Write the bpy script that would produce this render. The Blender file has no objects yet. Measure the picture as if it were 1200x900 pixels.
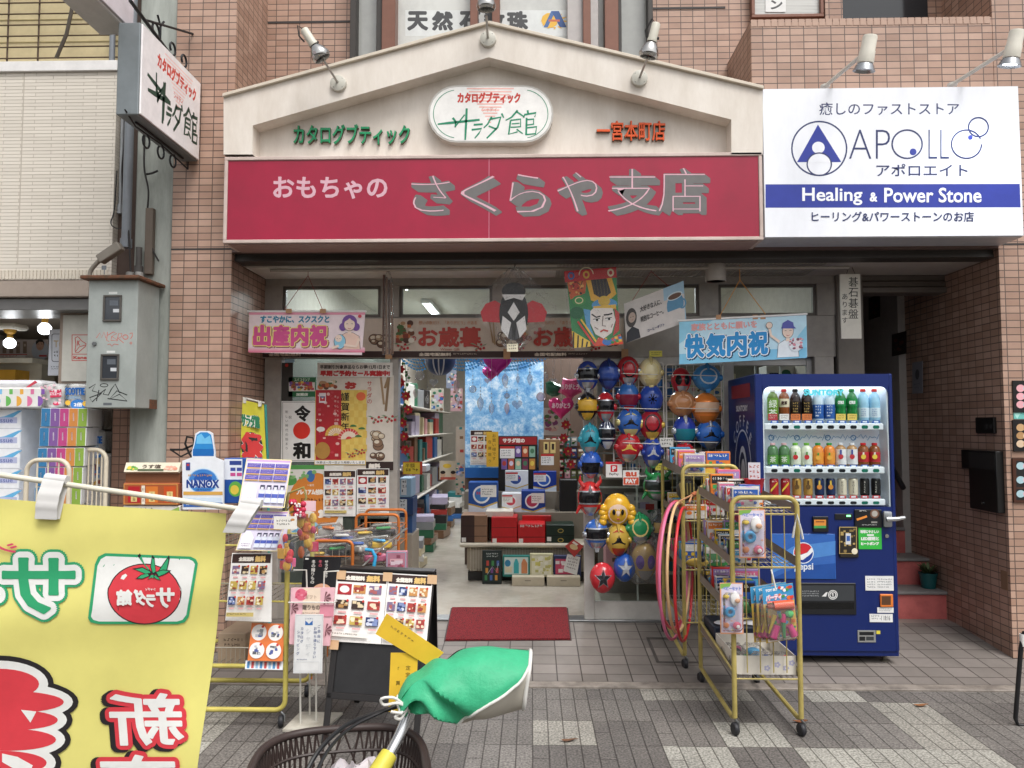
import bpy, bmesh, math, random
from mathutils import Vector, Matrix
random.seed(7)
S = bpy.context.scene
COL = S.collection
R = math.radians
# ---------------------------------------------------------------- camera, world, sun, exposure
F = 900.0                                   # focal length for a 1200 px wide picture
CAMZ, YAW, PITCH = 1.5, R(1.5), R(3.2)
cam = bpy.data.cameras.new('camera'); camo = bpy.data.objects.new('camera', cam); COL.objects.link(camo)
cam.sensor_width = 36; cam.lens = 36 * F / 1200; cam.clip_end = 500; cam.clip_start = .05
camo.location = (0, 0, CAMZ); camo.rotation_euler = (R(90) + PITCH, 0, YAW)
S.camera = camo
SUN_EL, SUN_AZ = R(58), R(150)              # azimuth clockwise from north (+Y)
w = bpy.data.worlds.new('World'); S.world = w; w.use_nodes = True
nt = w.node_tree; bg = nt.nodes['Background']
sky = nt.nodes.new('ShaderNodeTexSky'); sky.sky_type = 'NISHITA'; sky.sun_disc = False
sky.sun_elevation = SUN_EL; sky.sun_rotation = SUN_AZ; sky.dust_density = 4.0
hs = nt.nodes.new('ShaderNodeHueSaturation'); hs.inputs['Saturation'].default_value = .12
nt.links.new(sky.outputs[0], hs.inputs['Color']); nt.links.new(hs.outputs[0], bg.inputs[0])
bg.inputs[1].default_value = .14
sl = bpy.data.lights.new('sun', 'SUN'); sl.energy = 1.1; sl.angle = R(24); sl.color = (1, .97, .93)
so = bpy.data.objects.new('sun', sl); COL.objects.link(so)
dv = Vector((math.sin(SUN_AZ) * math.cos(SUN_EL), math.cos(SUN_AZ) * math.cos(SUN_EL), math.sin(SUN_EL)))
so.rotation_euler = dv.to_track_quat('Z', 'Y').to_euler(); so.location = (0, -8, 12)
S.view_settings.view_transform = 'Standard'; S.view_settings.look = 'None'
S.view_settings.exposure = .64; S.view_settings.gamma = 1; S.view_settings.use_curve_mapping = False
S.render.engine = 'CYCLES'
S.cycles.max_bounces = 7; S.cycles.transparent_max_bounces = 24; S.cycles.caustics_reflective = False; S.cycles.caustics_refractive = False

# ---------------------------------------------------------------- where a place seen in the photograph stands
CM = Matrix.Translation((0, 0, CAMZ)) @ (Matrix.Rotation(YAW, 4, 'Z') @ Matrix.Rotation(R(90) + PITCH, 4, 'X'))
CO = CM.to_translation()
def ray(px, py): return CM.to_3x3() @ Vector(((px - 600) / F, (450 - py) / F, -1))
def P(px, py, Y):
 d = ray(px, py); return CO + d * (Y / d.y)
def G(px, py, z=0):
 d = ray(px, py); return CO + d * ((z - CAMZ) / d.z)
def XZ(px, py, Y):
 p = P(px, py, Y); return p.x, p.z
def RC(x0, y0, x1, y1, Y):                   # rectangle: X0, X1, Z0, Z1
 a = P(x0, (y0 + y1) / 2, Y).x; b = P(x1, (y0 + y1) / 2, Y).x
 c = P((x0 + x1) / 2, y1, Y).z; d = P((x0 + x1) / 2, y0, Y).z
 return a, b, c, d

# ---------------------------------------------------------------- materials
_m = {}
def lin(h):
 if not isinstance(h, str): return tuple(h)
 h = h.lstrip('#')
 if len(h) == 3: h = ''.join(c + c for c in h)
 v = [int(h[i:i + 2], 16) / 255 for i in (0, 2, 4)]
 return tuple(c / 12.92 if c <= .04045 else ((c + .055) / 1.055) ** 2.4 for c in v)
def nmat(name):
 m = bpy.data.materials.new(name); m.use_nodes = True
 return m, m.node_tree, m.node_tree.nodes['Principled BSDF']
def N(t, typ, **k):
 n = t.nodes.new(typ)
 for a, b in k.items():
  if a in n.inputs: n.inputs[a].default_value = b
  else: setattr(n, a, b)
 return n
def M(c, rough=.55, metal=0, noise=.10, ns=14, emit=0, bump=0, spec=.4, coat=0):
 key = (c if isinstance(c, str) else tuple(c), rough, metal, noise, ns, emit, bump, spec, coat)
 if key in _m: return _m[key]
 m, t, b = nmat('paint_' + str(len(_m))); L = t.links.new
 rgb = lin(c); g_ = .2 * rgb[0] + .7 * rgb[1] + .1 * rgb[2]
 if isinstance(c, str): rgb = tuple(q * .95 + g_ * .05 for q in rgb)      # printing inks and paints are never fully pure
 b.inputs['Roughness'].default_value = rough; b.inputs['Metallic'].default_value = metal
 b.inputs['Specular IOR Level'].default_value = spec; b.inputs['Coat Weight'].default_value = coat
 if noise or bump:
  tc = N(t, 'ShaderNodeTexCoord'); nz = N(t, 'ShaderNodeTexNoise', Scale=ns, Detail=5.0, Roughness=.65)
  L(tc.outputs['Object'], nz.inputs['Vector'])
  mr = N(t, 'ShaderNodeMapRange'); mr.inputs[1].default_value = .3; mr.inputs[2].default_value = .7
  mr.inputs[3].default_value = 1 - noise; mr.inputs[4].default_value = 1 + noise * .5
  L(nz.outputs[0], mr.inputs[0])
  mx = N(t, 'ShaderNodeMix', data_type='RGBA', blend_type='MULTIPLY'); mx.inputs[0].default_value = 1
  mx.inputs[6].default_value = (*rgb, 1); L(mr.outputs[0], mx.inputs[7]); L(mx.outputs[2], b.inputs['Base Color'])
  if bump:
   bp = N(t, 'ShaderNodeBump', Strength=bump, Distance=.01); L(nz.outputs[0], bp.inputs['Height']); L(bp.outputs[0], b.inputs['Normal'])
 else: b.inputs['Base Color'].default_value = (*rgb, 1)
 if emit:
  b.inputs['Emission Color'].default_value = (*rgb, 1); b.inputs['Emission Strength'].default_value = emit
 _m[key] = m; return m
def clear(name, tint=(1, 1, 1), gloss=.12, rough=.05, haze=0, wr=0, scale=18):
 """thin clear plastic or glass: mostly transparent, mirrors more at a slant, optional milky share and wrinkles"""
 if name in _m: return _m[name]
 m, t, b = nmat(name); L = t.links.new; out = t.nodes['Material Output']; t.nodes.remove(b)
 tr = N(t, 'ShaderNodeBsdfTransparent', Color=(*tint, 1)); gl = N(t, 'ShaderNodeBsdfGlossy', Roughness=rough)
 lw = N(t, 'ShaderNodeLayerWeight', Blend=gloss); mx = N(t, 'ShaderNodeMixShader')
 L(lw.outputs['Fresnel'], mx.inputs[0]); L(tr.outputs[0], mx.inputs[1]); L(gl.outputs[0], mx.inputs[2])
 o = mx
 if wr:
  tc = N(t, 'ShaderNodeTexCoord'); nz = N(t, 'ShaderNodeTexNoise', Scale=scale, Detail=4.0); nz.inputs['Distortion'].default_value = 2
  bp = N(t, 'ShaderNodeBump', Strength=wr, Distance=.02)
  L(tc.outputs['Object'], nz.inputs['Vector']); L(nz.outputs[0], bp.inputs['Height']); L(bp.outputs[0], gl.inputs['Normal']); L(bp.outputs[0], lw.inputs['Normal'])
 if haze:
  df = N(t, 'ShaderNodeBsdfDiffuse', Color=(.8, .8, .8, 1)); m2 = N(t, 'ShaderNodeMixShader'); m2.inputs[0].default_value = haze
  L(mx.outputs[0], m2.inputs[1]); L(df.outputs[0], m2.inputs[2]); o = m2
 L(o.outputs[0], out.inputs[0]); _m[name] = m; return m
GLASS = clear('window_glass', (.86, .9, .89), .12)
BAG = clear('clear_bag', (.98, .98, .98), .13, .1, .05, .9, 26)
BLISTER = clear('blister_plastic', (.96, .96, .97), .15, .08, .05)
CHROME = M('#b9bbbd', .22, 1, .05); STEEL = M('#8d8f90', .38, 1, .15)

# ---------------------------------------------------------------- mesh builder (everything is given in world coordinates)
_txt = {}
def text_mesh(s, off=0.0, res=3):
 k = (s, off, res)
 if k in _txt: return _txt[k]
 cu = bpy.data.curves.new('t', 'FONT'); cu.body = s; cu.size = 1; cu.offset = off; cu.resolution_u = res; cu.fill_mode = 'FRONT'
 o = bpy.data.objects.new('t', cu); COL.objects.link(o)
 me = o.to_mesh(); vs = [(v.co.x, v.co.y) for v in me.vertices]; fs = [tuple(p.vertices) for p in me.polygons]
 o.to_mesh_clear(); bpy.data.objects.remove(o); bpy.data.curves.remove(cu)
 if not vs: vs = [(0, 0), (1, 0), (1, 1)]; fs = []
 bb = (min(v[0] for v in vs), min(v[1] for v in vs), max(v[0] for v in vs), max(v[1] for v in vs))
 _txt[k] = (vs, fs, bb); return _txt[k]

def text_solid(s, ext, bev):
 k = (s, ext, bev)
 if k in _txt: return _txt[k]
 cu = bpy.data.curves.new('t', 'FONT'); cu.body = s; cu.size = 1; cu.resolution_u = 3; cu.extrude = ext; cu.bevel_depth = bev; cu.bevel_resolution = 0
 o = bpy.data.objects.new('t', cu); COL.objects.link(o); me = o.to_mesh()
 vs = [tuple(v.co) for v in me.vertices]; fs = [(tuple(p.vertices), p.normal.z > .25) for p in me.polygons]
 o.to_mesh_clear(); bpy.data.objects.remove(o); bpy.data.curves.remove(cu)
 bb = [min(v[i] for v in vs) for i in (0, 1)] + [max(v[i] for v in vs) for i in (0, 1)]
 _txt[k] = (vs, fs, bb); return _txt[k]
class MB:
 def __init__(s): s.v = []; s.f = []; s.fm = []; s.sm = []; s.mats = []
 def mi(s, m):
  if isinstance(m, (str, tuple)): m = M(m)
  if m not in s.mats: s.mats.append(m)
  return s.mats.index(m)
 def add(s, vs, fs, m, smooth=False):
  b = len(s.v); i = s.mi(m); s.v += [Vector(p) for p in vs]
  for f in fs: s.f.append([b + q for q in f]); s.fm.append(i); s.sm.append(smooth)
  return s
 def poly(s, pts, m): return s.add(pts, [list(range(len(pts)))], m)
 def box(s, x0, x1, y0, y1, z0, z1, m, bev=0, rot=0, seg=1):
  if x0 > x1: x0, x1 = x1, x0
  if y0 > y1: y0, y1 = y1, y0
  if z0 > z1: z0, z1 = z1, z0
  c = Vector(((x0 + x1) / 2, (y0 + y1) / 2, z0)); mt = Matrix.Translation(c) @ Matrix.Rotation(rot, 4, 'Z') @ Matrix.Translation(-c)
  vs = [Vector((x, y, z)) for z in (z0, z1) for y in (y0, y1) for x in (x0, x1)]
  fs = [(0, 2, 3, 1), (4, 5, 7, 6), (0, 1, 5, 4), (2, 6, 7, 3), (0, 4, 6, 2), (1, 3, 7, 5)]
  if bev:
   bm = bmesh.new(); bv = [bm.verts.new(p) for p in vs]
   for q in fs: bm.faces.new([bv[i] for i in q])
   bmesh.ops.bevel(bm, geom=bm.edges[:], offset=min(bev, .45 * min(x1 - x0, y1 - y0, z1 - z0)), segments=seg, affect='EDGES', profile=.5)
   bm.verts.index_update(); vs = [p.co.copy() for p in bm.verts]; fs = [[q.index for q in f.verts] for f in bm.faces]; bm.free()
  return s.add([mt @ p for p in vs], fs, m)
 def obox(s, o, ux, uy, uz, m, bev=0):     # box spanned by three vectors from corner o
  a, b, c = Vector(ux), Vector(uy), Vector(uz); o = Vector(o)
  if a.cross(b).dot(c) < 0: a, b = b, a
  k = MB(); k.box(0, a.length, 0, b.length, 0, c.length, m, bev)
  A, B, C = a.normalized(), b.normalized(), c.normalized()
  return s.add([o + A * p.x + B * p.y + C * p.z for p in k.v], k.f, m)
 def prism(s, pts, d, m, cap=True, smooth=False):       # closed outline swept along vector d
  n = len(pts); d = Vector(d); a = [Vector(p) for p in pts]; b = [p + d for p in a]
  if cap: s.add(a, [list(range(n))], m); s.add(b, [list(range(n))[::-1]], m)
  return s.add(a + b, [(i, i + n, (i + 1) % n + n, (i + 1) % n) for i in range(n)], m, smooth)
 def tube(s, pts, r, m, n=8, closed=False, cap=True):
  pts = [Vector(p) for p in pts]; k = len(pts); rr = r if isinstance(r, (list, tuple)) else [r] * k
  up = None; rings = []
  for i, p in enumerate(pts):
   a = pts[i - 1] if (i or closed) else p; b = pts[(i + 1) % k] if (i < k - 1 or closed) else p
   t = (b - a).normalized()
   if up is None: up = t.orthogonal().normalized()
   up = (up - t * up.dot(t));
   if up.length < 1e-6: up = t.orthogonal()
   up.normalize(); q = t.cross(up)
   rings.append([p + (up * math.cos(2 * math.pi * j / n) + q * math.sin(2 * math.pi * j / n)) * rr[i] for j in range(n)])
  vs = [v for g in rings for v in g]; fs = []
  for i in range(k if closed else k - 1):
   i2 = (i + 1) % k
   fs += [(i * n + j, i * n + (j + 1) % n, i2 * n + (j + 1) % n, i2 * n + j) for j in range(n)]
  if cap and not closed: fs += [list(range(n))[::-1], [(k - 1) * n + j for j in range(n)]]
  return s.add(vs, fs, m, True)
 def lathe(s, prof, m, o=(0, 0, 0), n=16, axis=(0, 0, 1), sx=1, sy=1, smooth=True):
  q = Vector((0, 0, 1)).rotation_difference(Vector(axis)).to_matrix(); o = Vector(o); vs = []; fs = []; k = len(prof)
  for r, z in prof: vs += [o + q @ Vector((r * sx * math.cos(2 * math.pi * j / n), r * sy * math.sin(2 * math.pi * j / n), z)) for j in range(n)]
  for i in range(k - 1): fs += [(i * n + j, i * n + (j + 1) % n, (i + 1) * n + (j + 1) % n, (i + 1) * n + j) for j in range(n)]
  if prof[0][0] > 1e-5: fs.append(list(range(n))[::-1])
  if prof[-1][0] > 1e-5: fs.append([(k - 1) * n + j for j in range(n)])
  return s.add(vs, fs, m, smooth)
 def ball(s, c, r, m, n=16, k=9, sc=(1, 1, 1)):
  c = Vector(c); vs = []; fs = []
  for i in range(k + 1):
   a = math.pi * i / k
   vs += [c + Vector((r * sc[0] * math.sin(a) * math.cos(2 * math.pi * j / n), r * sc[1] * math.sin(a) * math.sin(2 * math.pi * j / n), -r * sc[2] * math.cos(a))) for j in range(n)]
  for i in range(k): fs += [(i * n + j, i * n + (j + 1) % n, (i + 1) * n + (j + 1) % n, (i + 1) * n + j) for j in range(n)]
  return s.add(vs, fs, m, True)
 def grid(s, fn, nu, nv, m, smooth=True):   # fn(u,v) in 0..1
  vs = [fn(i / nu, j / nv) for j in range(nv + 1) for i in range(nu + 1)]
  return s.add(vs, [(j * (nu + 1) + i, j * (nu + 1) + i + 1, (j + 1) * (nu + 1) + i + 1, (j + 1) * (nu + 1) + i) for j in range(nv) for i in range(nu)], m, smooth)
 def build(s, name, parent=None, label=None, cat=None, group=None, kind=None):
  me = bpy.data.meshes.new(name); o = bpy.data.objects.new(name, me); COL.objects.link(o)
  if parent is not None:
   o.parent = parent; w_ = Matrix.Identity(4); p = parent
   while p: w_ = p.matrix_basis @ w_; p = p.parent
   inv = w_.inverted(); vs = [inv @ p for p in s.v]
  else:
   lo = Vector([min(p[i] for p in s.v) for i in range(3)]); hi = Vector([max(p[i] for p in s.v) for i in range(3)])
   b = Vector(((lo.x + hi.x) / 2, (lo.y + hi.y) / 2, lo.z)); vs = [p - b for p in s.v]; o.location = b
  me.from_pydata(vs, [], s.f)
  for m in s.mats: me.materials.append(m)
  me.polygons.foreach_set('material_index', s.fm); me.polygons.foreach_set('use_smooth', s.sm); me.update()
  if any(s.sm):
   try: me.set_sharp_from_angle(angle=R(40))
   except Exception: pass
  return tag(o, label, cat, group, kind)
def tag(o, label=None, cat=None, group=None, kind=None):
 if label: o['label'] = label
 if cat: o['category'] = cat
 if group: o['group'] = group
 if kind: o['kind'] = kind
 return o
def thing(name, label, cat, loc=(0, 0, 0), group=None, rz=0, kind=None):
 o = bpy.data.objects.new(name, None); COL.objects.link(o); o.location = loc; o.rotation_euler = (0, 0, rz); o.empty_display_size = .05
 return tag(o, label, cat, group, kind)
def dup(o, loc=None, label=None, group=None, rz=None):
 def cp(x, par):
  c = x.copy(); COL.objects.link(c); c.parent = par
  for ch in [q for q in COL.objects if q.parent == x]: cp(ch, c)
  return c
 c = cp(o, None)
 if loc is not None: c.location = loc
 if rz is not None: c.rotation_euler.z = rz
 if label: c['label'] = label
 if group: c['group'] = group
 return c

# ---------------------------------------------------------------- printing on flat things
class Cv:
 """flat artwork on a plane; fn(u, v, lift) gives the world point, v runs downwards"""
 def __init__(s, mb, fn, eps=.0001): s.mb = mb; s.fn = fn; s.k = 1; s.eps = eps; s.mir = False
 @staticmethod
 def face(mb, Y, eps=.0001): return Cv(mb, lambda u, v, h: P(u, v, Y) + Vector((0, -h, 0)), eps)     # plane parallel to the shop front, in photo pixels
 @staticmethod
 def quad(mb, o, ux, vy, W, H, eps=.0001):     # o = top-left corner, ux / vy = full edge vectors, W x H units
  o, ux, vy = Vector(o), Vector(ux), Vector(vy); n = vy.cross(ux).normalized()
  if n.dot(CO - o) < 0: n = -n
  return Cv(mb, lambda u, v, h: o + ux * (u / W) + vy * (v / H) + n * h, eps)
 def raw(s, pts, fs, m, hold=False):
  h = s.k * s.eps; s.mb.add([s.fn(u, v, h) for u, v in pts], fs, m)
  if not hold: s.k += 1
  return s
 def poly(s, pts, m, hold=False): return s.raw(pts, [list(range(len(pts)))], m, hold)
 def rect(s, x0, y0, x1, y1, m, hold=False): return s.poly([(x0, y1), (x1, y1), (x1, y0), (x0, y0)], m, hold)
 def frame(s, x0, y0, x1, y1, t, m):
  for a in ((x0, y0, x1, y0 + t), (x0, y1 - t, x1, y1), (x0, y0 + t, x0 + t, y1 - t), (x1 - t, y0 + t, x1, y1 - t)): s.rect(*a, m, True)
  s.k += 1; return s
 def ell(s, cx, cy, rx, ry, m, n=18, a0=0, a1=360, hold=False):
  return s.poly([(cx + rx * math.cos(R(a0 + (a1 - a0) * i / n)), cy + ry * math.sin(R(a0 + (a1 - a0) * i / n))) for i in range(n if a1 - a0 == 360 else n + 1)], m, hold)
 def ring(s, cx, cy, rx, ry, t, m, n=28, a0=0, a1=360, hold=False):
  p = []; f = []
  for i in range(n + 1):
   a = R(a0 + (a1 - a0) * i / n); p += [(cx + rx * math.cos(a), cy + ry * math.sin(a)), (cx + (rx - t) * math.cos(a), cy + (ry - t) * math.sin(a))]
  return s.raw(p, [(2 * i, 2 * i + 1, 2 * i + 3, 2 * i + 2) for i in range(n)], m, hold)
 def rrect(s, x0, y0, x1, y1, r, m, hold=False):
  p = []
  for cx, cy, a in ((x1 - r, y1 - r, 0), (x0 + r, y1 - r, 90), (x0 + r, y0 + r, 180), (x1 - r, y0 + r, 270)):
   p += [(cx + r * math.cos(R(a + t)), cy + r * math.sin(R(a + t))) for t in (0, 22.5, 45, 67.5, 90)]
  return s.poly(p, m, hold)
 def line(s, pts, wd, m, hold=False):
  n = len(pts); p = []; ws = wd if isinstance(wd, (list, tuple)) else [wd] * n
  for i, (x, y) in enumerate(pts):
   a = pts[max(0, i - 1)]; b = pts[min(n - 1, i + 1)]; dx, dy = b[0] - a[0], b[1] - a[1]; l = math.hypot(dx, dy) or 1
   p += [(x - dy / l * ws[i] / 2, y + dx / l * ws[i] / 2), (x + dy / l * ws[i] / 2, y - dx / l * ws[i] / 2)]
  return s.raw(p, [(2 * i, 2 * i + 1, 2 * i + 3, 2 * i + 2) for i in range(n - 1)], m, hold)
 def text(s, t, x0, y0, x1, y1, m, b=0, slant=0, mir=False, hold=False, w=.008):   # ink box fitted to the given box; b = stroke fattening
  vs, fs, q = text_mesh(t, w); W = (q[2] - q[0]) or 1; H = (q[3] - q[1]) or 1; p = []
  x0 += b; x1 -= b; y0 += b; y1 -= b
  for x, y in vs:
   u = (x - q[0]) / W; g = (y - q[1]) / H
   if mir: u = 1 - u
   p.append((x0 + u * (x1 - x0) + slant * g * (y1 - y0), y1 + (y0 - y1) * g))
  k0 = s.k
  if b:
   n = 24 if b > 4 else 8
   for i in range(n):
    a = i * 2 * math.pi / n; s.k += .12; s.raw([(x + b * math.cos(a), y + b * math.sin(a)) for x, y in p], fs, m, True)
   s.k += .12
  s.raw(p, fs, m, True); s.k = k0 if hold else s.k + 1
  return s
 def vtext(s, t, cx, y0, y1, m, off=0, sz=None, wd=1.0):   # characters set one below the other
  n = len(t); c = (y1 - y0) / n; sz = sz or c * .95
  for i, ch in enumerate(t):
   vs, fs, b = text_mesh(ch, .004 + off * .03); W, H = b[2] - b[0], b[3] - b[1]
   if ch in 'ー―|': s.rect(cx - sz * .06, y0 + c * (i + .12), cx + sz * .06, y0 + c * (i + .88), m, True); continue
   mx, my = (b[0] + b[2]) / 2, (b[1] + b[3]) / 2; k_ = sz * .98
   s.raw([(cx + (x - mx) * k_ * wd, y0 + c * (i + .5) - (y - my) * k_) for x, y in vs], fs, m, True)
  s.k += 1; return s
 def print_(s, x0, y0, x1, y1, m, rows=3, fill=.55, seed=1, glyph=1.0):    # rows of print too small to read: stroke-like marks
  rnd = random.Random(seed); h = (y1 - y0) / rows
  for r in range(rows):
   x = x0; end = x1 - rnd.random() * .25 * (x1 - x0) if r == rows - 1 else x1
   while x < end - h * .2:
    g = h * .6 * glyph
    for q in range(3):
     a = x + rnd.random() * g * .5; bb = y0 + h * r + rnd.random() * h * fill * .8
     if rnd.random() < .6: s.rect(a, bb, min(a + g * .55, x1), bb + h * .13, m, True)
     else: s.rect(a, y0 + h * r, a + h * .11, y0 + h * (r + fill), m, True)
    x += g * 1.12
  s.k += 1; return s
 def specks(s, x0, y0, x1, y1, cols, n, r0, r1, seed=1, sq=.5):
  rnd = random.Random(seed)
  for i in range(n):
   x, y, r = rnd.uniform(x0 + r0, x1 - r0), rnd.uniform(y0 + r0, y1 - r0), rnd.uniform(r0, r1)
   r = min(r, x - x0, x1 - x, y - y0, y1 - y)
   if r < .3 * r0: continue
   c = cols[rnd.randrange(len(cols))]
   if rnd.random() < sq: s.rect(x - r, y - r * .8, x + r, y + r * .8, c)
   else: s.ell(x, y, r, r * rnd.uniform(.6, 1), c, 10)
   s.k -= .7
  s.k += 1; return s
def solid_text(mb, t, x0, y0, x1, y1, Y, depth, mf, ms, bev=.02):     # raised letters on a wall plane, photo pixels
 vs, fs, b = text_solid(t, .1, bev); W, H = b[2] - b[0], b[3] - b[1]; zm = .1 + bev
 pts = []
 for x, y, z in vs:
  p = P(x0 + (x - b[0]) / W * (x1 - x0), y1 - (y - b[1]) / H * (y1 - y0), Y); p.y -= (z / zm * .5 + .5) * depth; pts.append(p)
 mb.add(pts, [f for f, q in fs if q], mf); mb.add(pts, [f for f, q in fs if not q], ms)
def crv(pts, n=5):                            # smooth curve through points
 p = [Vector(q) for q in pts]; o = []
 for i in range(len(p) - 1):
  a, b, c, d = p[max(0, i - 1)], p[i], p[i + 1], p[min(len(p) - 1, i + 2)]
  o += [(2 * b + (c - a) * t + (2 * a - 5 * b + 4 * c - d) * t * t + (3 * b - a - 3 * c + d) * t ** 3) / 2 for t in [k / n for k in range(n)]]
 return o + [p[-1]]
def arc(c, r, a0, a1, n=8, pl='xz', y=0):
 o = []
 for i in range(n + 1):
  a = R(a0 + (a1 - a0) * i / n); p, q = r * math.cos(a), r * math.sin(a)
  o.append(Vector((c[0] + p, c[1], c[2] + q)) if pl == 'xz' else Vector((c[0] + p, c[1] + q, c[2])) if pl == 'xy' else Vector((c[0], c[1] + p, c[2] + q)))
 return o
def board(name, label, cat, x0, y0, x1, y1, Y, m, th=.006, group=None):
 """flat upright sheet seen face on: returns its mesh builder and a canvas in photo pixels"""
 mb = MB(); a, b, c, d = RC(x0, y0, x1, y1, Y); mb.box(a, b, Y, Y + th, c, d, m)
 return mb, Cv.face(mb, Y)
# ================================================================ THE PLACE
SY, FY, RY = 4.75, 5.0, 5.65                 # sign faces, pillar fronts, recessed shop front
PY0 = 4.60                                   # where the tiled porch begins
def gz(Y): return max(0, min(.1, .1 * (Y - PY0) / (RY - PY0))) if Y > PY0 else 0     # height of the ground at depth Y
def on_porch(px, py):                        # ground point under a pixel, porch slope included
 p = G(px, py, 0)
 for _ in range(6): p = G(px, py, gz(p.y))
 return p

def paving_material():
 m, t, b = nmat('paving'); L = t.links.new
 tc = N(t, 'ShaderNodeTexCoord'); sp = N(t, 'ShaderNodeSeparateXYZ'); L(tc.outputs['Object'], sp.inputs[0])
 def mth(op, a, v=None):
  n = N(t, 'ShaderNodeMath', operation=op)
  for i, q in enumerate((a, v)):
   if q is None: continue
   if isinstance(q, (int, float)): n.inputs[i].default_value = q
   else: L(q, n.inputs[i])
  return n.outputs[0]
 B = .305
 cx, cy = mth('FLOOR', mth('DIVIDE', sp.outputs[0], B)), mth('FLOOR', mth('DIVIDE', sp.outputs[1], B))
 cv = N(t, 'ShaderNodeCombineXYZ'); L(cx, cv.inputs[0]); L(cy, cv.inputs[1])
 wn = N(t, 'ShaderNodeTexWhiteNoise', noise_dimensions='2D'); L(cv.outputs[0], wn.inputs['Vector'])
 rp = N(t, 'ShaderNodeValToRGB'); rp.color_ramp.interpolation = 'CONSTANT'; e = rp.color_ramp.elements
 e[0].position = 0; e[0].color = (*lin('#78736e'), 1); e[1].position = .74; e[1].color = (*lin('#a8a59c'), 1)
 for ps, c in ((.25, '#6c6763'), (.45, '#726d69'), (.6, '#7f7a75'), (.86, '#9c988f')):
  q = e.new(ps); q.color = (*lin(c), 1)
 L(wn.outputs['Value'], rp.inputs[0])
 # grooves: strips along the depth, cross cuts staggered, four to a block
 vv = N(t, 'ShaderNodeCombineXYZ'); L(sp.outputs[1], vv.inputs[0]); L(sp.outputs[0], vv.inputs[1])
 bk = N(t, 'ShaderNodeTexBrick', offset=.5, squash=1.0); bk.offset_frequency = 4
 bk.inputs['Scale'].default_value = 1; bk.inputs['Brick Width'].default_value = B; bk.inputs['Row Height'].default_value = B / 4
 bk.inputs['Mortar Size'].default_value = .0035; bk.inputs['Mortar Smooth'].default_value = .3; bk.inputs['Bias'].default_value = 0
 bk.inputs['Color1'].default_value = (1, 1, 1, 1); bk.inputs['Color2'].default_value = (.86, .86, .86, 1); bk.inputs['Mortar'].default_value = (.36, .34, .33, 1)
 L(vv.outputs[0], bk.inputs['Vector'])
 sc = N(t, 'ShaderNodeTexNoise', Scale=95.0, Detail=2.0); L(tc.outputs['Object'], sc.inputs['Vector'])
 mr = N(t, 'ShaderNodeMapRange'); mr.inputs[1].default_value = .34; mr.inputs[2].default_value = .66; mr.inputs[3].default_value = .5; mr.inputs[4].default_value = 1.4; L(sc.outputs[0], mr.inputs[0])
 dn = N(t, 'ShaderNodeTexNoise', Scale=1.7, Detail=8.0, Roughness=.7); L(tc.outputs['Object'], dn.inputs['Vector'])
 dr = N(t, 'ShaderNodeMapRange'); dr.inputs[1].default_value = .3; dr.inputs[2].default_value = .7; dr.inputs[3].default_value = .68; dr.inputs[4].default_value = 1.1; L(dn.outputs[0], dr.inputs[0])
 vo = N(t, 'ShaderNodeTexVoronoi', Scale=2.6); L(tc.outputs['Object'], vo.inputs['Vector'])      # trodden gum and drip spots
 gs = N(t, 'ShaderNodeMapRange'); gs.inputs[1].default_value = .045; gs.inputs[2].default_value = .075; gs.inputs[3].default_value = .62; gs.inputs[4].default_value = 1; L(vo.outputs['Distance'], gs.inputs[0])
 o = rp.outputs[0]
 for q in (bk.outputs['Color'], mr.outputs[0], dr.outputs[0], gs.outputs[0]):
  x = N(t, 'ShaderNodeMix', data_type='RGBA', blend_type='MULTIPLY'); x.inputs[0].default_value = 1; L(o, x.inputs[6]); L(q, x.inputs[7]); o = x.outputs[2]
 L(o, b.inputs['Base Color']); b.inputs['Roughness'].default_value = .7
 bp = N(t, 'ShaderNodeBump', Strength=.7, Distance=.004); bp.invert = True; L(bk.outputs['Fac'], bp.inputs['Height']); L(bp.outputs[0], b.inputs['Normal'])
 return m
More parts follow.
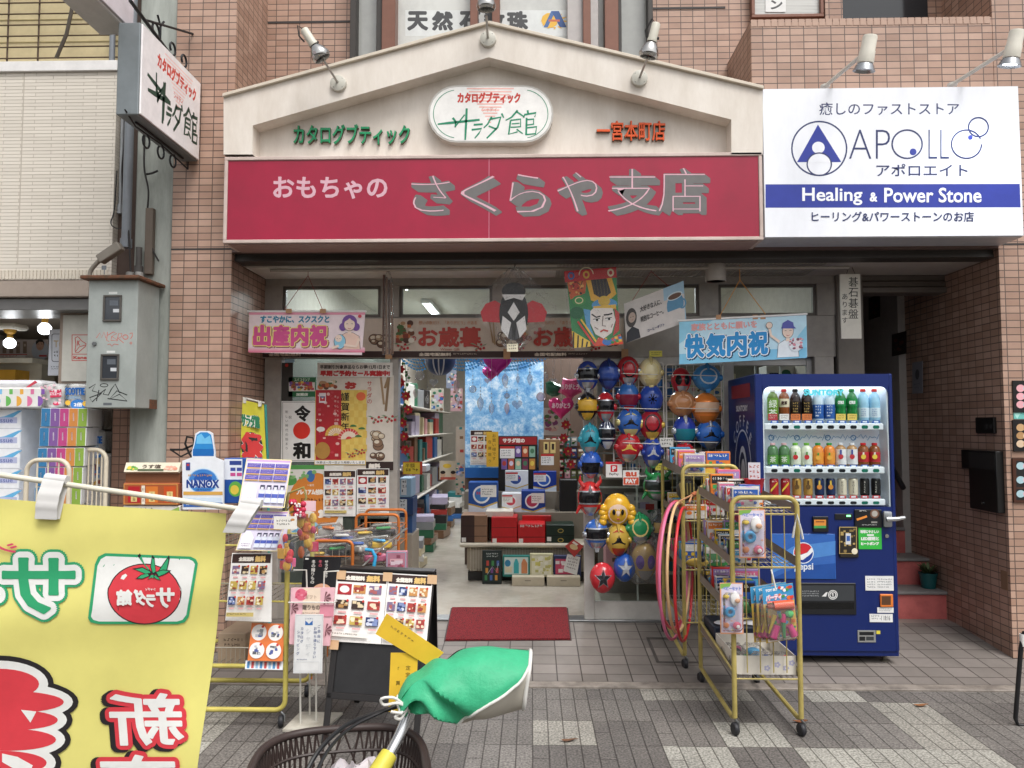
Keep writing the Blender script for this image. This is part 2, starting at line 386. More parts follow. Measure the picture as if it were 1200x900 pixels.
def tiles(name, w, h, c1, c2, mortar, ms, flat=False, rough=.45, vary=.10, dirt=.12, bump=.6):
 """stack-bonded tiles; u = x + y runs along either wall direction, v = z (or y on floors)"""
 m, t, b = nmat(name); L = t.links.new
 g = N(t, 'ShaderNodeNewGeometry'); sp = N(t, 'ShaderNodeSeparateXYZ'); L(g.outputs['Position'], sp.inputs[0])
 cv = N(t, 'ShaderNodeCombineXYZ')
 if flat: L(sp.outputs[0], cv.inputs[0]); L(sp.outputs[1], cv.inputs[1])
 else:
  ad = N(t, 'ShaderNodeMath', operation='ADD'); L(sp.outputs[0], ad.inputs[0]); L(sp.outputs[1], ad.inputs[1]); L(ad.outputs[0], cv.inputs[0]); L(sp.outputs[2], cv.inputs[1])
 bk = N(t, 'ShaderNodeTexBrick', offset=0.0); bk.inputs['Scale'].default_value = 1
 bk.inputs['Brick Width'].default_value = w; bk.inputs['Row Height'].default_value = h; bk.inputs['Mortar Size'].default_value = ms; bk.inputs['Mortar Smooth'].default_value = .15
 bk.inputs['Color1'].default_value = (*lin(c1), 1); bk.inputs['Color2'].default_value = (*lin(c2), 1); bk.inputs['Mortar'].default_value = (*lin(mortar), 1)
 L(cv.outputs[0], bk.inputs['Vector'])
 nz = N(t, 'ShaderNodeTexNoise', Scale=1.6, Detail=9.0, Roughness=.7); L(g.outputs['Position'], nz.inputs['Vector'])
 mr = N(t, 'ShaderNodeMapRange'); mr.inputs[1].default_value = .3; mr.inputs[2].default_value = .7; mr.inputs[3].default_value = 1 - dirt; mr.inputs[4].default_value = 1.06; L(nz.outputs[0], mr.inputs[0])
 x = N(t, 'ShaderNodeMix', data_type='RGBA', blend_type='MULTIPLY'); x.inputs[0].default_value = 1; L(bk.outputs['Color'], x.inputs[6]); L(mr.outputs[0], x.inputs[7])
 L(x.outputs[2], b.inputs['Base Color']); b.inputs['Roughness'].default_value = rough
 bp = N(t, 'ShaderNodeBump', Strength=bump, Distance=.004); bp.invert = True; L(bk.outputs['Fac'], bp.inputs['Height']); L(bp.outputs[0], b.inputs['Normal'])
 return m
def siding_material():
 m, t, b = nmat('ribbed_siding'); L = t.links.new
 g = N(t, 'ShaderNodeNewGeometry'); sp = N(t, 'ShaderNodeSeparateXYZ'); L(g.outputs['Position'], sp.inputs[0]); cv = N(t, 'ShaderNodeCombineXYZ')
 L(sp.outputs[0], cv.inputs[0]); L(sp.outputs[2], cv.inputs[1])
 bk = N(t, 'ShaderNodeTexBrick', offset=.43); bk.inputs['Scale'].default_value = 1; bk.inputs['Brick Width'].default_value = .21; bk.inputs['Row Height'].default_value = .0235
 bk.inputs['Mortar Size'].default_value = .0016; bk.inputs['Mortar Smooth'].default_value = .6
 bk.inputs['Color1'].default_value = (*lin('#dad2c6'), 1); bk.inputs['Color2'].default_value = (*lin('#d1c9bd'), 1); bk.inputs['Mortar'].default_value = (*lin('#a89e90'), 1)
 L(cv.outputs[0], bk.inputs['Vector']); L(bk.outputs['Color'], b.inputs['Base Color']); b.inputs['Roughness'].default_value = .7
 bp = N(t, 'ShaderNodeBump', Strength=.8, Distance=.005); bp.invert = True; L(bk.outputs['Fac'], bp.inputs['Height']); L(bp.outputs[0], b.inputs['Normal'])
 return m
def stained(name, c, c2, sx=6, sz=1.2, amt=.6, rough=.7):
 """plain surface with vertical weather streaks"""
 m, t, b = nmat(name); L = t.links.new
 g = N(t, 'ShaderNodeNewGeometry'); mp = N(t, 'ShaderNodeMapping'); mp.inputs['Scale'].default_value = (sx, sx, sz); L(g.outputs['Position'], mp.inputs[0])
 nz = N(t, 'ShaderNodeTexNoise', Scale=1.0, Detail=9.0, Roughness=.7); L(mp.outputs[0], nz.inputs['Vector'])
 r = N(t, 'ShaderNodeValToRGB'); r.color_ramp.elements[0].position = .36; r.color_ramp.elements[0].color = (*lin(c2), 1); r.color_ramp.elements[1].position = .36 + amt * .5; r.color_ramp.elements[1].color = (*lin(c), 1)
 L(nz.outputs[0], r.inputs[0]); L(r.outputs[0], b.inputs['Base Color']); b.inputs['Roughness'].default_value = rough
 return m
TILE = tiles('pink_wall_tile', .0895, .0465, '#bd9c89', '#a68471', '#5e4e46', .003, dirt=.26)
PORCH = tiles('porch_tile', .147, .147, '#88807a', '#78716b', '#453d39', .004, True, .6, dirt=.34, bump=.4)
SMALLT = tiles('small_brown_tile', .052, .052, '#a98674', '#9a7766', '#6b564b', .003)
FLOORM = stained('lino_floor', '#bdb6aa', '#a79f93', 3, 3, .5, .22)
CREAM = stained('cream_paint', '#e3dbd1', '#d2c8bc', 5, 1.5, .5, .5)
GREYP = stained('grey_concrete', '#aeb2ab', '#8b8f88', 5, 1.0, .5, .8)
FRAME = M('#aaa39b', .42, .1, .14); DARKF = M('#3a3531', .5); BROWNF = M('#7a5344', .4, .2)
PLASTER = stained('plaster', '#a39e9a', '#928d89', 4, 3, .5, .8)
# -- ground
mb = MB(); mb.grid(lambda u, v: Vector((-45 + 90 * u, -40 + 85 * v, 0)), 1, 1, paving_material(), False); mb.build('pavement', kind='structure')
XL, XR = P(262, 760, FY).x, P(1187, 760, FY).x
XL0, XR0 = P(308, 500, RY).x, P(1125, 560, RY).x
mb = MB(); xa, xb = XL - 2.6, XR + 2.4
mb.grid(lambda u, v: Vector((xa + (xb - xa) * u, PY0 + (RY - PY0) * v, .012 + .088 * v)), 1, 1, PORCH, False)
mb.box(xa, xb, PY0 - .09, PY0, -.02, .012, stained('kerb_concrete', '#8f867d', '#6a625b', 9, 9, .5), .004)
d1, d2 = on_porch(757, 748), on_porch(822, 779)       # hatch lid set in the porch
mt = M('#4f4a47', .6)
for a in ((d1.x, d2.x, d2.y, d2.y + .02), (d1.x, d2.x, d1.y - .02, d1.y), (d1.x, d1.x + .02, d2.y + .021, d1.y - .021)):
 q = .012 + .088 * (a[2] - PY0) / (RY - PY0); q2 = .012 + .088 * (a[3] - PY0) / (RY - PY0)
 mb.add([(a[0], a[2], q + .003), (a[1], a[2], q + .003), (a[1], a[3], q2 + .003), (a[0], a[3], q2 + .003)], [(0, 1, 2, 3)], mt)
mb.build('porch_paving', kind='structure')
# -- the tiled building
bld = thing('tiled_building', 'pink brown tiled building with shop front, stairway and balcony', 'building', (0, FY, 0))
def bbox_(name, x0, x1, y0, y1, z0, z1, m, bev=0, parent=bld):
 mb = MB(); mb.box(x0, x1, y0, y1, z0, z1, m, bev); return mb.build(name, parent)
XG = P(198, 400, FY).x                       # left edge of the left pillar
TOP = 5.4; UW = 5.6
lb = M('#3b3634', .6); zj = P(235, 293, FY).z      # expansion joint line
mb = MB(); mb.box(XG, XL, FY, RY + .12, 0, TOP, TILE); mb.box(XG - .001, XL + .003, FY - .002, FY + .5, zj, zj + .012, lb); pl_ = mb.build('pillar', bld)
mb = MB(); cv = Cv.face(mb, FY); k_ = M('#1f1d1d', .5); cv.line([(199, 527), (214, 527), (228, 521), (226, 513), (219, 512), (217, 520), (222, 532), (228, 540)], 2.6, k_); cv.line([(200, 527), (212, 535), (226, 528)], 2, k_); mb.build('spray_graffiti', pl_)
XRU = P(1164, 60, FY).x
mb = MB(); mb.box(XR, XR + 3, FY, 12, 0, 3.55, TILE); mb.box(XRU, XR + 3, FY, 12, 3.55, TOP, TILE); mb.box(XR - .001, XR + 3, FY - .002, FY + .5, zj, zj + .012, lb)
mb.build('pillar', bld)
bbox_('beam', XL, XR, FY + .06, FY + .2, 2.62, 2.9, DARKF)
bbox_('beam_cover', XL, XR, FY - .0, FY + .055, 2.66, 3.2, M('#6b5650', .6))
mb = MB(); mb.box(XL, XRU, UW, UW + .2, 2.9, TOP, TILE); z = P(360, 26, UW).z
mb.box(XL, P(418, 26, UW).x, UW - .004, UW + .01, z - .008, z + .008, lb); mb.box(P(760, 16, UW).x, P(850, 16, UW).x, UW - .004, UW + .01, z + .06, z + .075, lb); mb.build('upper_wall', bld)
a, b = P(880, 60, FY).x, XRU; zt = P(1000, 22, FY).z
mb = MB(); mb.box(a, b, FY, UW, 2.9, zt, TILE, .004); par = mb.build('balcony', bld)
mb = MB(); zc = zt - .045
for i in range(int((b - a) / .0895 * 2)): mb.box(a + i * .0448 + .003, a + i * .0448 + .0418, FY - .003, FY + .02, zc, zt + .002, M('#b59582', .45))
mb.build('coping_tile', par)
# balcony back: blind window, brick pier, dark opening, cartons
def window(parent, x0, y0, x1, y1, Y, fw, fm, gm, depth=.05, mull=(), mw=6, name='window'):
 mb = MB(); a, b, c, d = RC(x0, y0, x1, y1, Y); s_ = Y / F; t = fw * s_
 for q in ((a, b, d - t, d), (a, b, c, c + t), (a, a + t, c + t, d - t), (b - t, b, c + t, d - t)): mb.box(q[0], q[1], Y - depth, Y, q[2], q[3], fm, .003)
 for mx in mull:
  xx = P(mx, (y0 + y1) / 2, Y).x; mb.box(xx - mw * s_ / 2, xx + mw * s_ / 2, Y - depth + .004, Y, c + t, d - t, fm, .003)
 o = mb.build(name, parent)
 g = MB(); g.box(a + t, b - t, Y - .02, Y - .014, c + t, d - t, gm); g.build('pane', o); return o
DARKG = M('#23262a', .08, 0, .02, spec=.6); PALEG = M('#a9aaa6', .12, 0, .08, spec=.6)
window(bld, 878, -60, 962, 24, UW - .02, 4, BROWNF, stained('blind_behind_glass', '#c6c7c3', '#a8a9a6', 1, 60, .4, .2))
bbox_('balcony_pier', P(962, 5, UW).x, P(982, 5, UW).x, UW - .08, UW, 3.3, TOP, TILE)
bbox_('balcony_opening', P(982, 5, UW).x, P(1086, 5, UW).x, UW - .012, UW - .004, 3.3, TOP, DARKG)
# -- upper window bay: brown frames, papers behind the glass
wb = window(bld, 415, -120, 452, 100, UW - .01, 7, DARKF, PALEG, .12)
wb2 = window(bld, 720, -120, 762, 110, UW - .01, 6, DARKF, PALEG, .12)
wb3 = window(bld, 452, -120, 722, 100, UW - .01, 16, BROWNF, stained('curtained_glass', '#d3d4cf', '#bfc0bc', 2, 2, .4, .15), .14, (557, 582, 686), 9)
bbox_('window_jamb', P(664, 20, UW).x, P(700, 20, UW).x, UW - .1, UW - .03, 3.2, TOP, M('#a9a3a0', .4, .3), .003, wb3)
mb = MB(); cv = Cv.face(mb, UW - .03)
cv.rect(475, 12, 676, 42, M('#d9dcda', .3)); ik = M('#4a4b4c', .4)
cv.k = 3
for i, ch in enumerate('天然石数珠'):
 x = (477, 506, 538, 567, 594)[i]; cv.text(ch, x, 13, x + 25, 36, ik, 1.1)
cv.specks(632, 14, 668, 34, [M('#e8b53c', .4)], 1, 10, 10, 1, 0)
for i in range(12): a_ = i * 30; cv.poly([(650 + 9 * math.cos(R(a_ - 12)), 25 + 7 * math.sin(R(a_ - 12))), (650 + 17 * math.cos(R(a_)), 25 + 10 * math.sin(R(a_))), (650 + 9 * math.cos(R(a_ + 12)), 25 + 7 * math.sin(R(a_ + 12)))], M('#e8b53c', .4), True)
cv.k += 1; cv.poly([(637, 32), (646, 13), (651, 13), (642, 32)], M('#4d6fa5', .4)); cv.poly([(646, 13), (655, 13), (664, 32), (656, 32)], M('#3b5b94', .4)); cv.rect(643, 23, 656, 25.5, M('#c96a4c', .4))
mb.build('paper_sign', wb3)
for wx, x0, x1 in ((wb, 427, 447), (wb2, 727, 750)):
 mb = MB(); cv = Cv.face(mb, UW - .025); cv.poly([(x0, -40), (x1, -40), (x1, 36), (x0, 48)], M('#cfd3d1', .3)); cv.vtext('ストーン', (x0 + x1) / 2, -38, 42, ik, 0, 15); mb.build('paper_sign', wx)
mb = MB(); cv = Cv.face(mb, UW - .045); cv.rect(897, -10, 921, 14, M('#e0e1df')); cv.text('ン', 903, 0, 917, 11, ik, .4); mb.build('paper_sign', bld)
# -- ceiling of the recess
ZC = 2.61
mb = MB(); mb.box(XL0, XR0 + .02, FY + .2, RY, ZC, ZC + .05, M('#b5aca3', .5)); 
for i in range(70):
 x = P(655, 310, 5.3).x + i * .026
 if x < XR0: mb.box(x, x + .012, FY + .2, RY, ZC - .006, ZC - .001, M('#a59c92', .5))
ce = mb.build('porch_ceiling', bld)
mb = MB(); mb.box(XL0 + .02, P(652, 310, 5.3).x, FY + .21, RY - .05, ZC - .014, ZC - .001, M('#d3ccc2', .5), .002); mb.box(XL, XR0, FY + .05, FY + .2, ZC - .0, ZC + .018, DARKF); mb.build('ceiling_board', ce)
mb = MB(); mb.tube([(P(316, 300, FY + .2).x, FY + .22, ZC - .028), (P(996, 300, FY + .2).x, FY + .22, ZC - .028)], .011, M('#a39a8e', .5)); mb.build('hanging_rail', bld)
# -- shop front: frame, transom windows, posts, sill
FZ = .1
def zpy(py, Y): return P(600, py, Y).z
fr = thing('glazed_entrance', 'grey aluminium shop front frame with transom windows and open doorway', 'shop entrance', (0, RY, FZ))
mb = MB(); fx0, fx1 = XL0, P(980, 400, RY).x; ztop, zt1, zt0, zdo = ZC, zpy(334, RY), zpy(371, RY), zpy(419, RY)
mb.box(fx0, fx1, RY, RY + .1, zt1, ztop, FRAME, .004)
mb.box(fx0, fx1, RY, RY + .1, zdo, zt0, FRAME, .004)
posts = [(308, 331), (446, 468), (577, 596), (694, 712), (819, 842), (957, 980)]
for i, (p0, p1) in enumerate(posts):
 xa, xb = P(p0, 352, RY).x, P(p1, 352, RY).x
 mb.box(xa, xb, RY - .006, RY + .1, zt0 - .003, zt1 + .003, FRAME, .004)
for p0, p1 in ((308, 328), (456, 466), (957, 980)):
 xa, xb = P(p0, 560, RY).x, P(p1, 560, RY).x; mb.box(xa, xb, RY - .008, RY + .1, FZ, zdo + .004, FRAME, .004)
mb.box(fx0, P(463, 700, RY).x, RY - .004, RY + .1, FZ, FZ + .25, M('#a59f97', .45, .2), .004)
mb.build('frame', fr)
for i in range(5):
 xa, xb = P(posts[i][1], 352, RY).x, P(posts[i + 1][0], 352, RY).x
 m2 = MB(); t = .022
 for q in ((xa, xb, zt1 - t, zt1), (xa, xb, zt0, zt0 + t), (xa, xa + t, zt0 + t, zt1 - t), (xb - t, xb, zt0 + t, zt1 - t)): m2.box(q[0], q[1], RY + .01, RY + .05, q[2], q[3], M('#6f6963', .45, .3), .002)
 wn_ = m2.build('transom_window', fr); m2 = MB(); m2.box(xa + t, xb - t, RY + .025, RY + .031, zt0 + t, zt1 - t, GLASS); m2.build('pane', wn_)
m2 = MB(); m2.box(P(330, 560, RY).x, P(456, 560, RY).x, RY + .03, RY + .036, FZ + .25, zdo, clear('dim_glass', (.5, .55, .55), .15)); m2.build('side_pane', fr)
# sliding door leaf on the right with a low rail, and the glass wall behind the vending machine
def door(name, p0, p1, Y, rail):
 m2 = MB(); xa, xb = P(p0, 560, Y).x, P(p1, 560, Y).x; t = .075; wh = M('#c9c6c0', .4, .1)
 m2.box(xa, xa + t, Y, Y + .035, FZ, zdo, wh, .004); m2.box(xb - t, xb, Y, Y + .035, FZ, zdo, wh, .004)
 m2.box(xa + t, xb - t, Y + .002, Y + .033, FZ, FZ + rail, wh, .004); m2.box(xa + t, xb - t, Y + .002, Y + .033, zdo - .06, zdo, wh, .004)
 for q in (.35, .62): m2.box(xa + (xb - xa) * q, xa + (xb - xa) * q + .012, Y + .036, Y + .05, FZ + rail, zdo, M('#dedbd4', .4))
 for z in (.75, 1.05, 1.3): m2.box(xa + .05, xb - .05, Y + .05, Y + .062, z, z + .012, M('#dedbd4', .4))
 o = m2.build(name, fr); m2 = MB(); m2.box(xa + t, xb - t, Y + .014, Y + .02, FZ + rail, zdo - .06, GLASS); m2.build('pane', o); return o
door('sliding_door', 684, 862, RY + .0, .14); door('sliding_door', 850, 960, RY + .05, .14)
m2 = MB(); m2.box(P(463, 715, RY).x, P(960, 715, RY).x, RY - .03, RY + .12, FZ - .012, FZ + .012, STEEL, .003); m2.build('door_track', fr)
# -- post beside the stairway, shutter box, stair shaft
SX0, SX1 = P(1012, 450, RY).x, P(1125, 450, RY).x
bbox_('stair_post', P(981, 450, RY).x, SX0, RY - .03, RY + .5, FZ, ZC, M('#7d766e', .55), .006)
mb = MB(); zs = zpy(346, RY)
for i in range(3): mb.box(SX0, SX1, RY - .02 + .012 * i, RY + .14, zs + i * (ZC - zs) / 3 + .004, zs + (i + 1) * (ZC - zs) / 3, M('#6e665f', .45, .3), .004)
mb.build('shutter_box', bld)
mb = MB()
mb.box(SX1 - .02, SX1 + .03, RY, RY + .05, FZ, zs, M('#4a443f', .5), .004); mb.build('shutter_rail', bld)
xw = P(1092, 560, RY).x
mb = MB(); mb.box(SX1, XR + .01, RY - .0, RY + .3, FZ - .1, ZC + .1, TILE); mb.box(SX1 + .0, SX1 + .2, RY + .05, 10, 0, 4.6, PLASTER)
mb.box(SX0 - .25, SX0 - .003, RY + .5, 10, 0, 4.6, PLASTER); mb.box(SX0 - .01, SX1 + .05, 9.4, 9.5, 0, 4.6, PLASTER)
mb.prism([(SX0, RY + .15, 2.66), (SX0, 9.4, 4.5), (SX0, 9.4, 4.55), (SX0, RY + .15, 2.71)], (SX1 - SX0, 0, 0), PLASTER)
mb.box(SX1 - .14, SX1, RY + .62, 9.4, FZ, 4.5, M('#b0aba6', .75)) 
mb.build('stair_shaft', bld)
mb = MB(); pk = stained('pink_riser', '#d4726d', '#ba5f5b', 6, 6, .5); gy = M('#8a8683', .7); y = RY + .12; z = FZ
for i in range(11):
 e_ = SX1 - (.141 if i > 1 else .002); mb.box(SX0, e_, y, y + .26, z, z + .175, pk); mb.box(SX0, e_, y - .018, y + .262, z + .176, z + .2, gy, .006); y += .24; z += .2
mb.box(SX0, SX1, RY - .0, RY + .12, 0, FZ, M('#8f827a', .7))
st = mb.build('stairs', bld)
mb = MB(); hx = SX1 - .19; mb.tube([(hx, 9.0, 3.9), (hx, RY + 1.9, 2.18), (hx, RY + .5, 1.02)], .022, M('#2d2c30', .4)); 
for q in (.1, .5, .9): mb.tube([(hx, RY + .6 + q * 2, 1.1 + q * 1.67), (hx + .06, RY + .6 + q * 2, 1.05 + q * 1.67)], .008, M('#2d2c30', .4))
mb.build('handrail', bld)
# -- the row of houses across the street, behind the camera: shades the lower sky and shows in the glass
mb = MB(); mb.box(-14, 15, -10.5, -10, 0, 4.3, M('#8a8177', .8))
for i in range(9):
 for z in (.6, 2.6): mb.box(-13 + i * 3.1, -11.2 + i * 3.1, -9.99, -9.97, z, z + 1.3, DARKG)
mb.build('opposite_building', None, 'plain grey brown house row across the street behind the viewer', 'building')
# ================================================================ interior of the toy and gift shop
YB = 14.5; IX0, IX1 = -1.98, P(975, 500, RY).x + .0
mb = MB(); mb.box(IX0, IX1, RY + .1, YB, FZ - .1, FZ, FLOORM); mb.build('shop_floor', kind='structure')
iw = M('#b9b3a8', .7)
mb = MB(); mb.box(IX0 - .1, IX0, RY + .1, YB, FZ, 2.95, iw); mb.box(IX1 - .06, IX1, RY + .1, YB, FZ, 2.95, iw); mb.box(IX0, IX1, YB, YB + .1, FZ, 2.95, iw)
mb.box(IX0 - .1, IX1, RY + .1, YB, 2.95, 3.05, M('#c9c6be', .8)); mb.build('interior_wall', bld)
def tube_light(x, y, l=1.2):
 t = thing('ceiling_light', None, 'ceiling light', (x, y, 2.9))
 m2 = MB(); m2.box(x - .06, x + .06, y - l / 2, y + l / 2, 2.9, 2.945, M('#e4e4e0', .5), .004); m2.build('housing', t)
 m2 = MB(); m2.tube([(x, y - l / 2 + .03, 2.875), (x, y + l / 2 - .03, 2.875)], .016, M((.93, .97, 1.0), .5, emit=9, noise=0)); m2.build('lamp_tube', t)
 return t
for i, (x, y, lb_) in enumerate(((-1.25, 7.0, 'bare fluorescent tube light nearest the left shop entrance ceiling'), (-1.2, 9.2, 'second fluorescent tube light deeper in, above the left aisle'), (-1.2, 11.4, 'farthest fluorescent tube light at the back of the shop'), (.55, 7.2, 'fluorescent tube light above the gift counter behind the kites'), (.6, 10.2, 'fluorescent tube light far back above the right of the shop'))):
 tube_light(x, y)['label'] = lb_
 l = bpy.data.lights.new('tube_glow', 'AREA'); l.shape = 'RECTANGLE'; l.size = .1; l.size_y = 1.2; l.energy = 21; l.color = (.95, .98, 1)
 o = bpy.data.objects.new('tube_glow', l); COL.objects.link(o); o.location = (x, y, 2.85)
# ================================================================ SIGNS ON THE FRONT
# -- red shop sign
def frame_box(mb, x0, x1, y0, y1, z0, z1, t, m):   # open box frame: body set back, four rails proud
 mb.box(x0, x1, y0 + .02, y1, z0, z1, m)
 for q in ((x0, x1, z1 - t, z1), (x0, x1, z0, z0 + t), (x0, x0 + t, z0 + t, z1 - t), (x1 - t, x1, z0 + t, z1 - t)): mb.box(q[0], q[1], y0, y0 + .019, q[2], q[3], m, .003)
x0, x1, z0, z1 = RC(262, 181, 894, 283, SY)
sg = thing('shop_sign', 'long crimson shop sign with grey shaded lettering under the cream gable', 'sign', ((x0 + x1) / 2, SY, z0))
mb = MB(); frame_box(mb, x0, x1, SY, FY - .003, z0, z1, .022, stained('pinkish_frame', '#cdbcb4', '#b8a59c', 4, 4, .5)); mb.box(x0 + .03, x1 - .03, SY + .02, FY - .005, z0 - .006, z0 + .001, M('#a4857c', .5)); mb.build('cabinet', sg)
RED = stained('crimson_panel', '#a00c36', '#8e0e30', 2.2, 2, .6, .33)
mb = MB(); t = .023; xm = P(573, 230, SY).x
mb.box(x0 + t, xm - .002, SY + .008, SY + .0195, z0 + t, z1 - t, RED); mb.box(xm + .002, x1 - t, SY + .008, SY + .0195, z0 + t, z1 - t, RED); mb.box(xm - .0018, xm + .0018, SY + .009, SY + .019, z0 + t, z1 - t, M('#d98aa0'))
mb.build('panel', sg)
mb = MB(); cv = Cv.face(mb, SY + .0075); pk = M('#e6b9c6', .35)
cv.text('おもちゃの', 320, 207, 454, 233, M('#d6a9b5', .35), .55)
gr = M('#6d6a69', .4)
chars = [('さ', 482, 206, 527, 252), ('く', 540, 206, 582, 252), ('ら', 597, 204, 640, 253), ('や', 653, 202, 700, 252), ('支', 712, 198, 770, 252), ('店', 772, 197, 826, 252)]
for ch, a, b, c, d in chars:
 for i in range(10):
  o = i * .8; cv.k += .1; cv.text(ch, a + o, b + o * .7, c + o * .9, d - 4 + o * .7, gr, .9, hold=True)
cv.k += 2
for ch, a, b, c, d in chars: cv.text(ch, a, b, c, d - 4, M('#d9aab6', .3), 0, hold=True, w=-.026)
mb.build('lettering', sg)
# -- cream gable with its recessed field
gb = thing('gable_board', 'cream gable shaped fascia above the crimson sign with recessed field', 'fascia', (0, SY, z1))
def gp(pts, Y): return [P(x, y, Y) for x, y in pts]
out = [(262, 181), (262, 115), (573, 30), (894, 106), (894, 181)]; inn = [(857, 181), (857, 140), (573, 67), (296, 147), (296, 181)]
mb = MB(); o_, i_ = gp(out, SY), gp(inn, SY); ye = Vector((0, .24, 0)); yi = Vector((0, .125, 0))
fs = [(0, 1, 8, 9), (1, 2, 7, 8), (2, 3, 6, 7), (3, 4, 5, 6)]
mb.add(o_ + i_, fs, CREAM)
mb.add(o_ + [p + ye for p in o_], [(i, i + 1, i + 6, i + 5) for i in range(4)], CREAM)
mb.add(i_ + [p + yi for p in i_], [(i, i + 1, i + 6, i + 5) for i in range(4)], CREAM)
mb.add([p + ye for p in o_], [(0, 1, 2, 3, 4)], CREAM)
mb.build('gable_frame', gb)
mb = MB(); mb.poly([p + yi - Vector((0, .001, 0)) for p in i_], CREAM); mb.build('recessed_field', gb)
mb = MB(); cp = M('#d2c6b4', .5)
for a, b in ((0, 1), (1, 2)):
 p, q = gp([((262, 115), (573, 30), (894, 106))[a], ((262, 115), (573, 30), (894, 106))[b]], SY); d = (q - p)
 mb.obox(p + Vector((0, -.022, .001)), d, (0, .27, 0), (0, 0, .022), cp, .003)
mb.build('coping', gb)
mb = MB(); solid_text(mb, 'カタログブティック', 345, 147, 481, 171, SY + .125, .028, M('#12945f', .35), M('#5f584a', .5), .022)
mb.build('green_lettering', gb)
mb = MB(); solid_text(mb, '一宮本町店', 699, 143, 779, 167, SY + .125, .028, M('#ea5a16', .35), M('#5f4a3c', .5), .02)
mb.build('orange_lettering', gb)
# oval plaque
def pill(cx, cy, w, h, n=12):
 r = h / 2; k = w / 2 - r
 return [(cx + k + r * math.sin(R(i * 180 / n)), cy - r * math.cos(R(i * 180 / n))) for i in range(n + 1)] + [(cx - k - r * math.sin(R(i * 180 / n)), cy + r * math.cos(R(i * 180 / n))) for i in range(n + 1)]
pq = thing('oval_plaque', 'white pill shaped plaque with green brush lettering on the gable', 'sign', tuple(P(575, 165, SY)))
mb = MB(); wh = M('#eceae6', .3); mb.prism([P(x, y, SY + .06) for x, y in pill(575, 133.5, 147, 67)], (0, .065, 0), M('#bdb9b2', .4)); mb.poly([P(x, y, SY + .0585) for x, y in pill(575, 133.5, 143, 63)], wh); mb.build('plate', pq)
mb = MB(); cv = Cv.face(mb, SY + .058); GRN = M('#0f8a63', .4); RDT = M('#c4382c', .4)
for i in range(12): cv.rect(547 + i * 2.4, 103 + i * 3.6, 602 - i * 2.4, 104.6 + i * 3.6, M('#eeb7ae'), True)
cv.k += 1
for a0, s_ in ((98, 1), (-82, -1)):
 cv.ring(575 + (-1 if s_ > 0 else 1) * 39, 133.5, 28.5, 28.5, .8, GRN, 20, a0, a0 + 164)
cv.text('カタログブティック', 536, 108, 610, 121, RDT, .5); cv.text('シャティ', 565, 125.5, 582, 131, M('#d98c82'))
def salad(cv, x0, y0, x1, y1, m, b=.8):       # brush-written name
 w_, h_ = x1 - x0, y1 - y0
 def L_(pts, wd): cv.line([(x0 + u * w_, y0 + v * h_) for u, v in pts], [b * q for q in wd], m, True)
 L_([(0, .5), (.12, .46), (.42, .36)], (1.6, 2.6, 2.2)); L_([(.15, .3), (.18, .42), (.175, .6)], (2.4, 2.2, 1.4)); L_([(.29, .0), (.285, .4), (.275, 1)], (2.2, 2.6, 1.8)); L_([(.27, .2), (.17, .6)], (1.4, 1.2))
 L_([(.36, .52), (.45, .5)], (2, 2)); L_([(.34, .68), (.44, .64), (.41, .8), (.37, .95)], (2, 2, 1.6, 1.2))
 L_([(.54, .26), (.5, .5), (.46, .62)], (2, 1.6, 1.2)); L_([(.53, .34), (.63, .28), (.6, .6), (.49, .95)], (2, 2.4, 2, 1.6)); L_([(.51, .56), (.59, .66)], (1.6, 1.8)); L_([(.64, .16), (.66, .3)], (2, 1.4))
 L_([(.8, .06), (.74, .28), (.68, .38)], (2, 1.8, 1.2)); L_([(.79, .1), (.86, .26)], (1.8, 1.4)); L_([(.73, .38), (.83, .34), (.83, .58), (.73, .6)], (1.6, 1.8, 1.6, 1.4)); L_([(.73, .38), (.71, .82), (.8, .74)], (1.8, 2, 1.4)); L_([(.74, .49), (.82, .47)], (1.2, 1.2)); L_([(.79, .66), (.85, .8)], (1.6, 1.2))
 L_([(.9, .06), (.905, .18)], (2, 2)); L_([(.86, .3), (.87, .2), (.985, .14), (.97, .28)], (1.6, 2, 2, 1.4)); L_([(.89, .3), (.885, .85)], (2, 2)); L_([(.89, .36), (.96, .34), (.96, .5), (.89, .53)], (1.6, 1.8, 1.6, 1.4)); L_([(.89, .62), (.99, .58), (.98, .8), (.89, .83)], (1.6, 1.8, 1.6, 1.6))
 cv.k += 1
salad(cv, 513, 127, 630, 164, GRN, 1.1)
mb.build('lettering', pq)
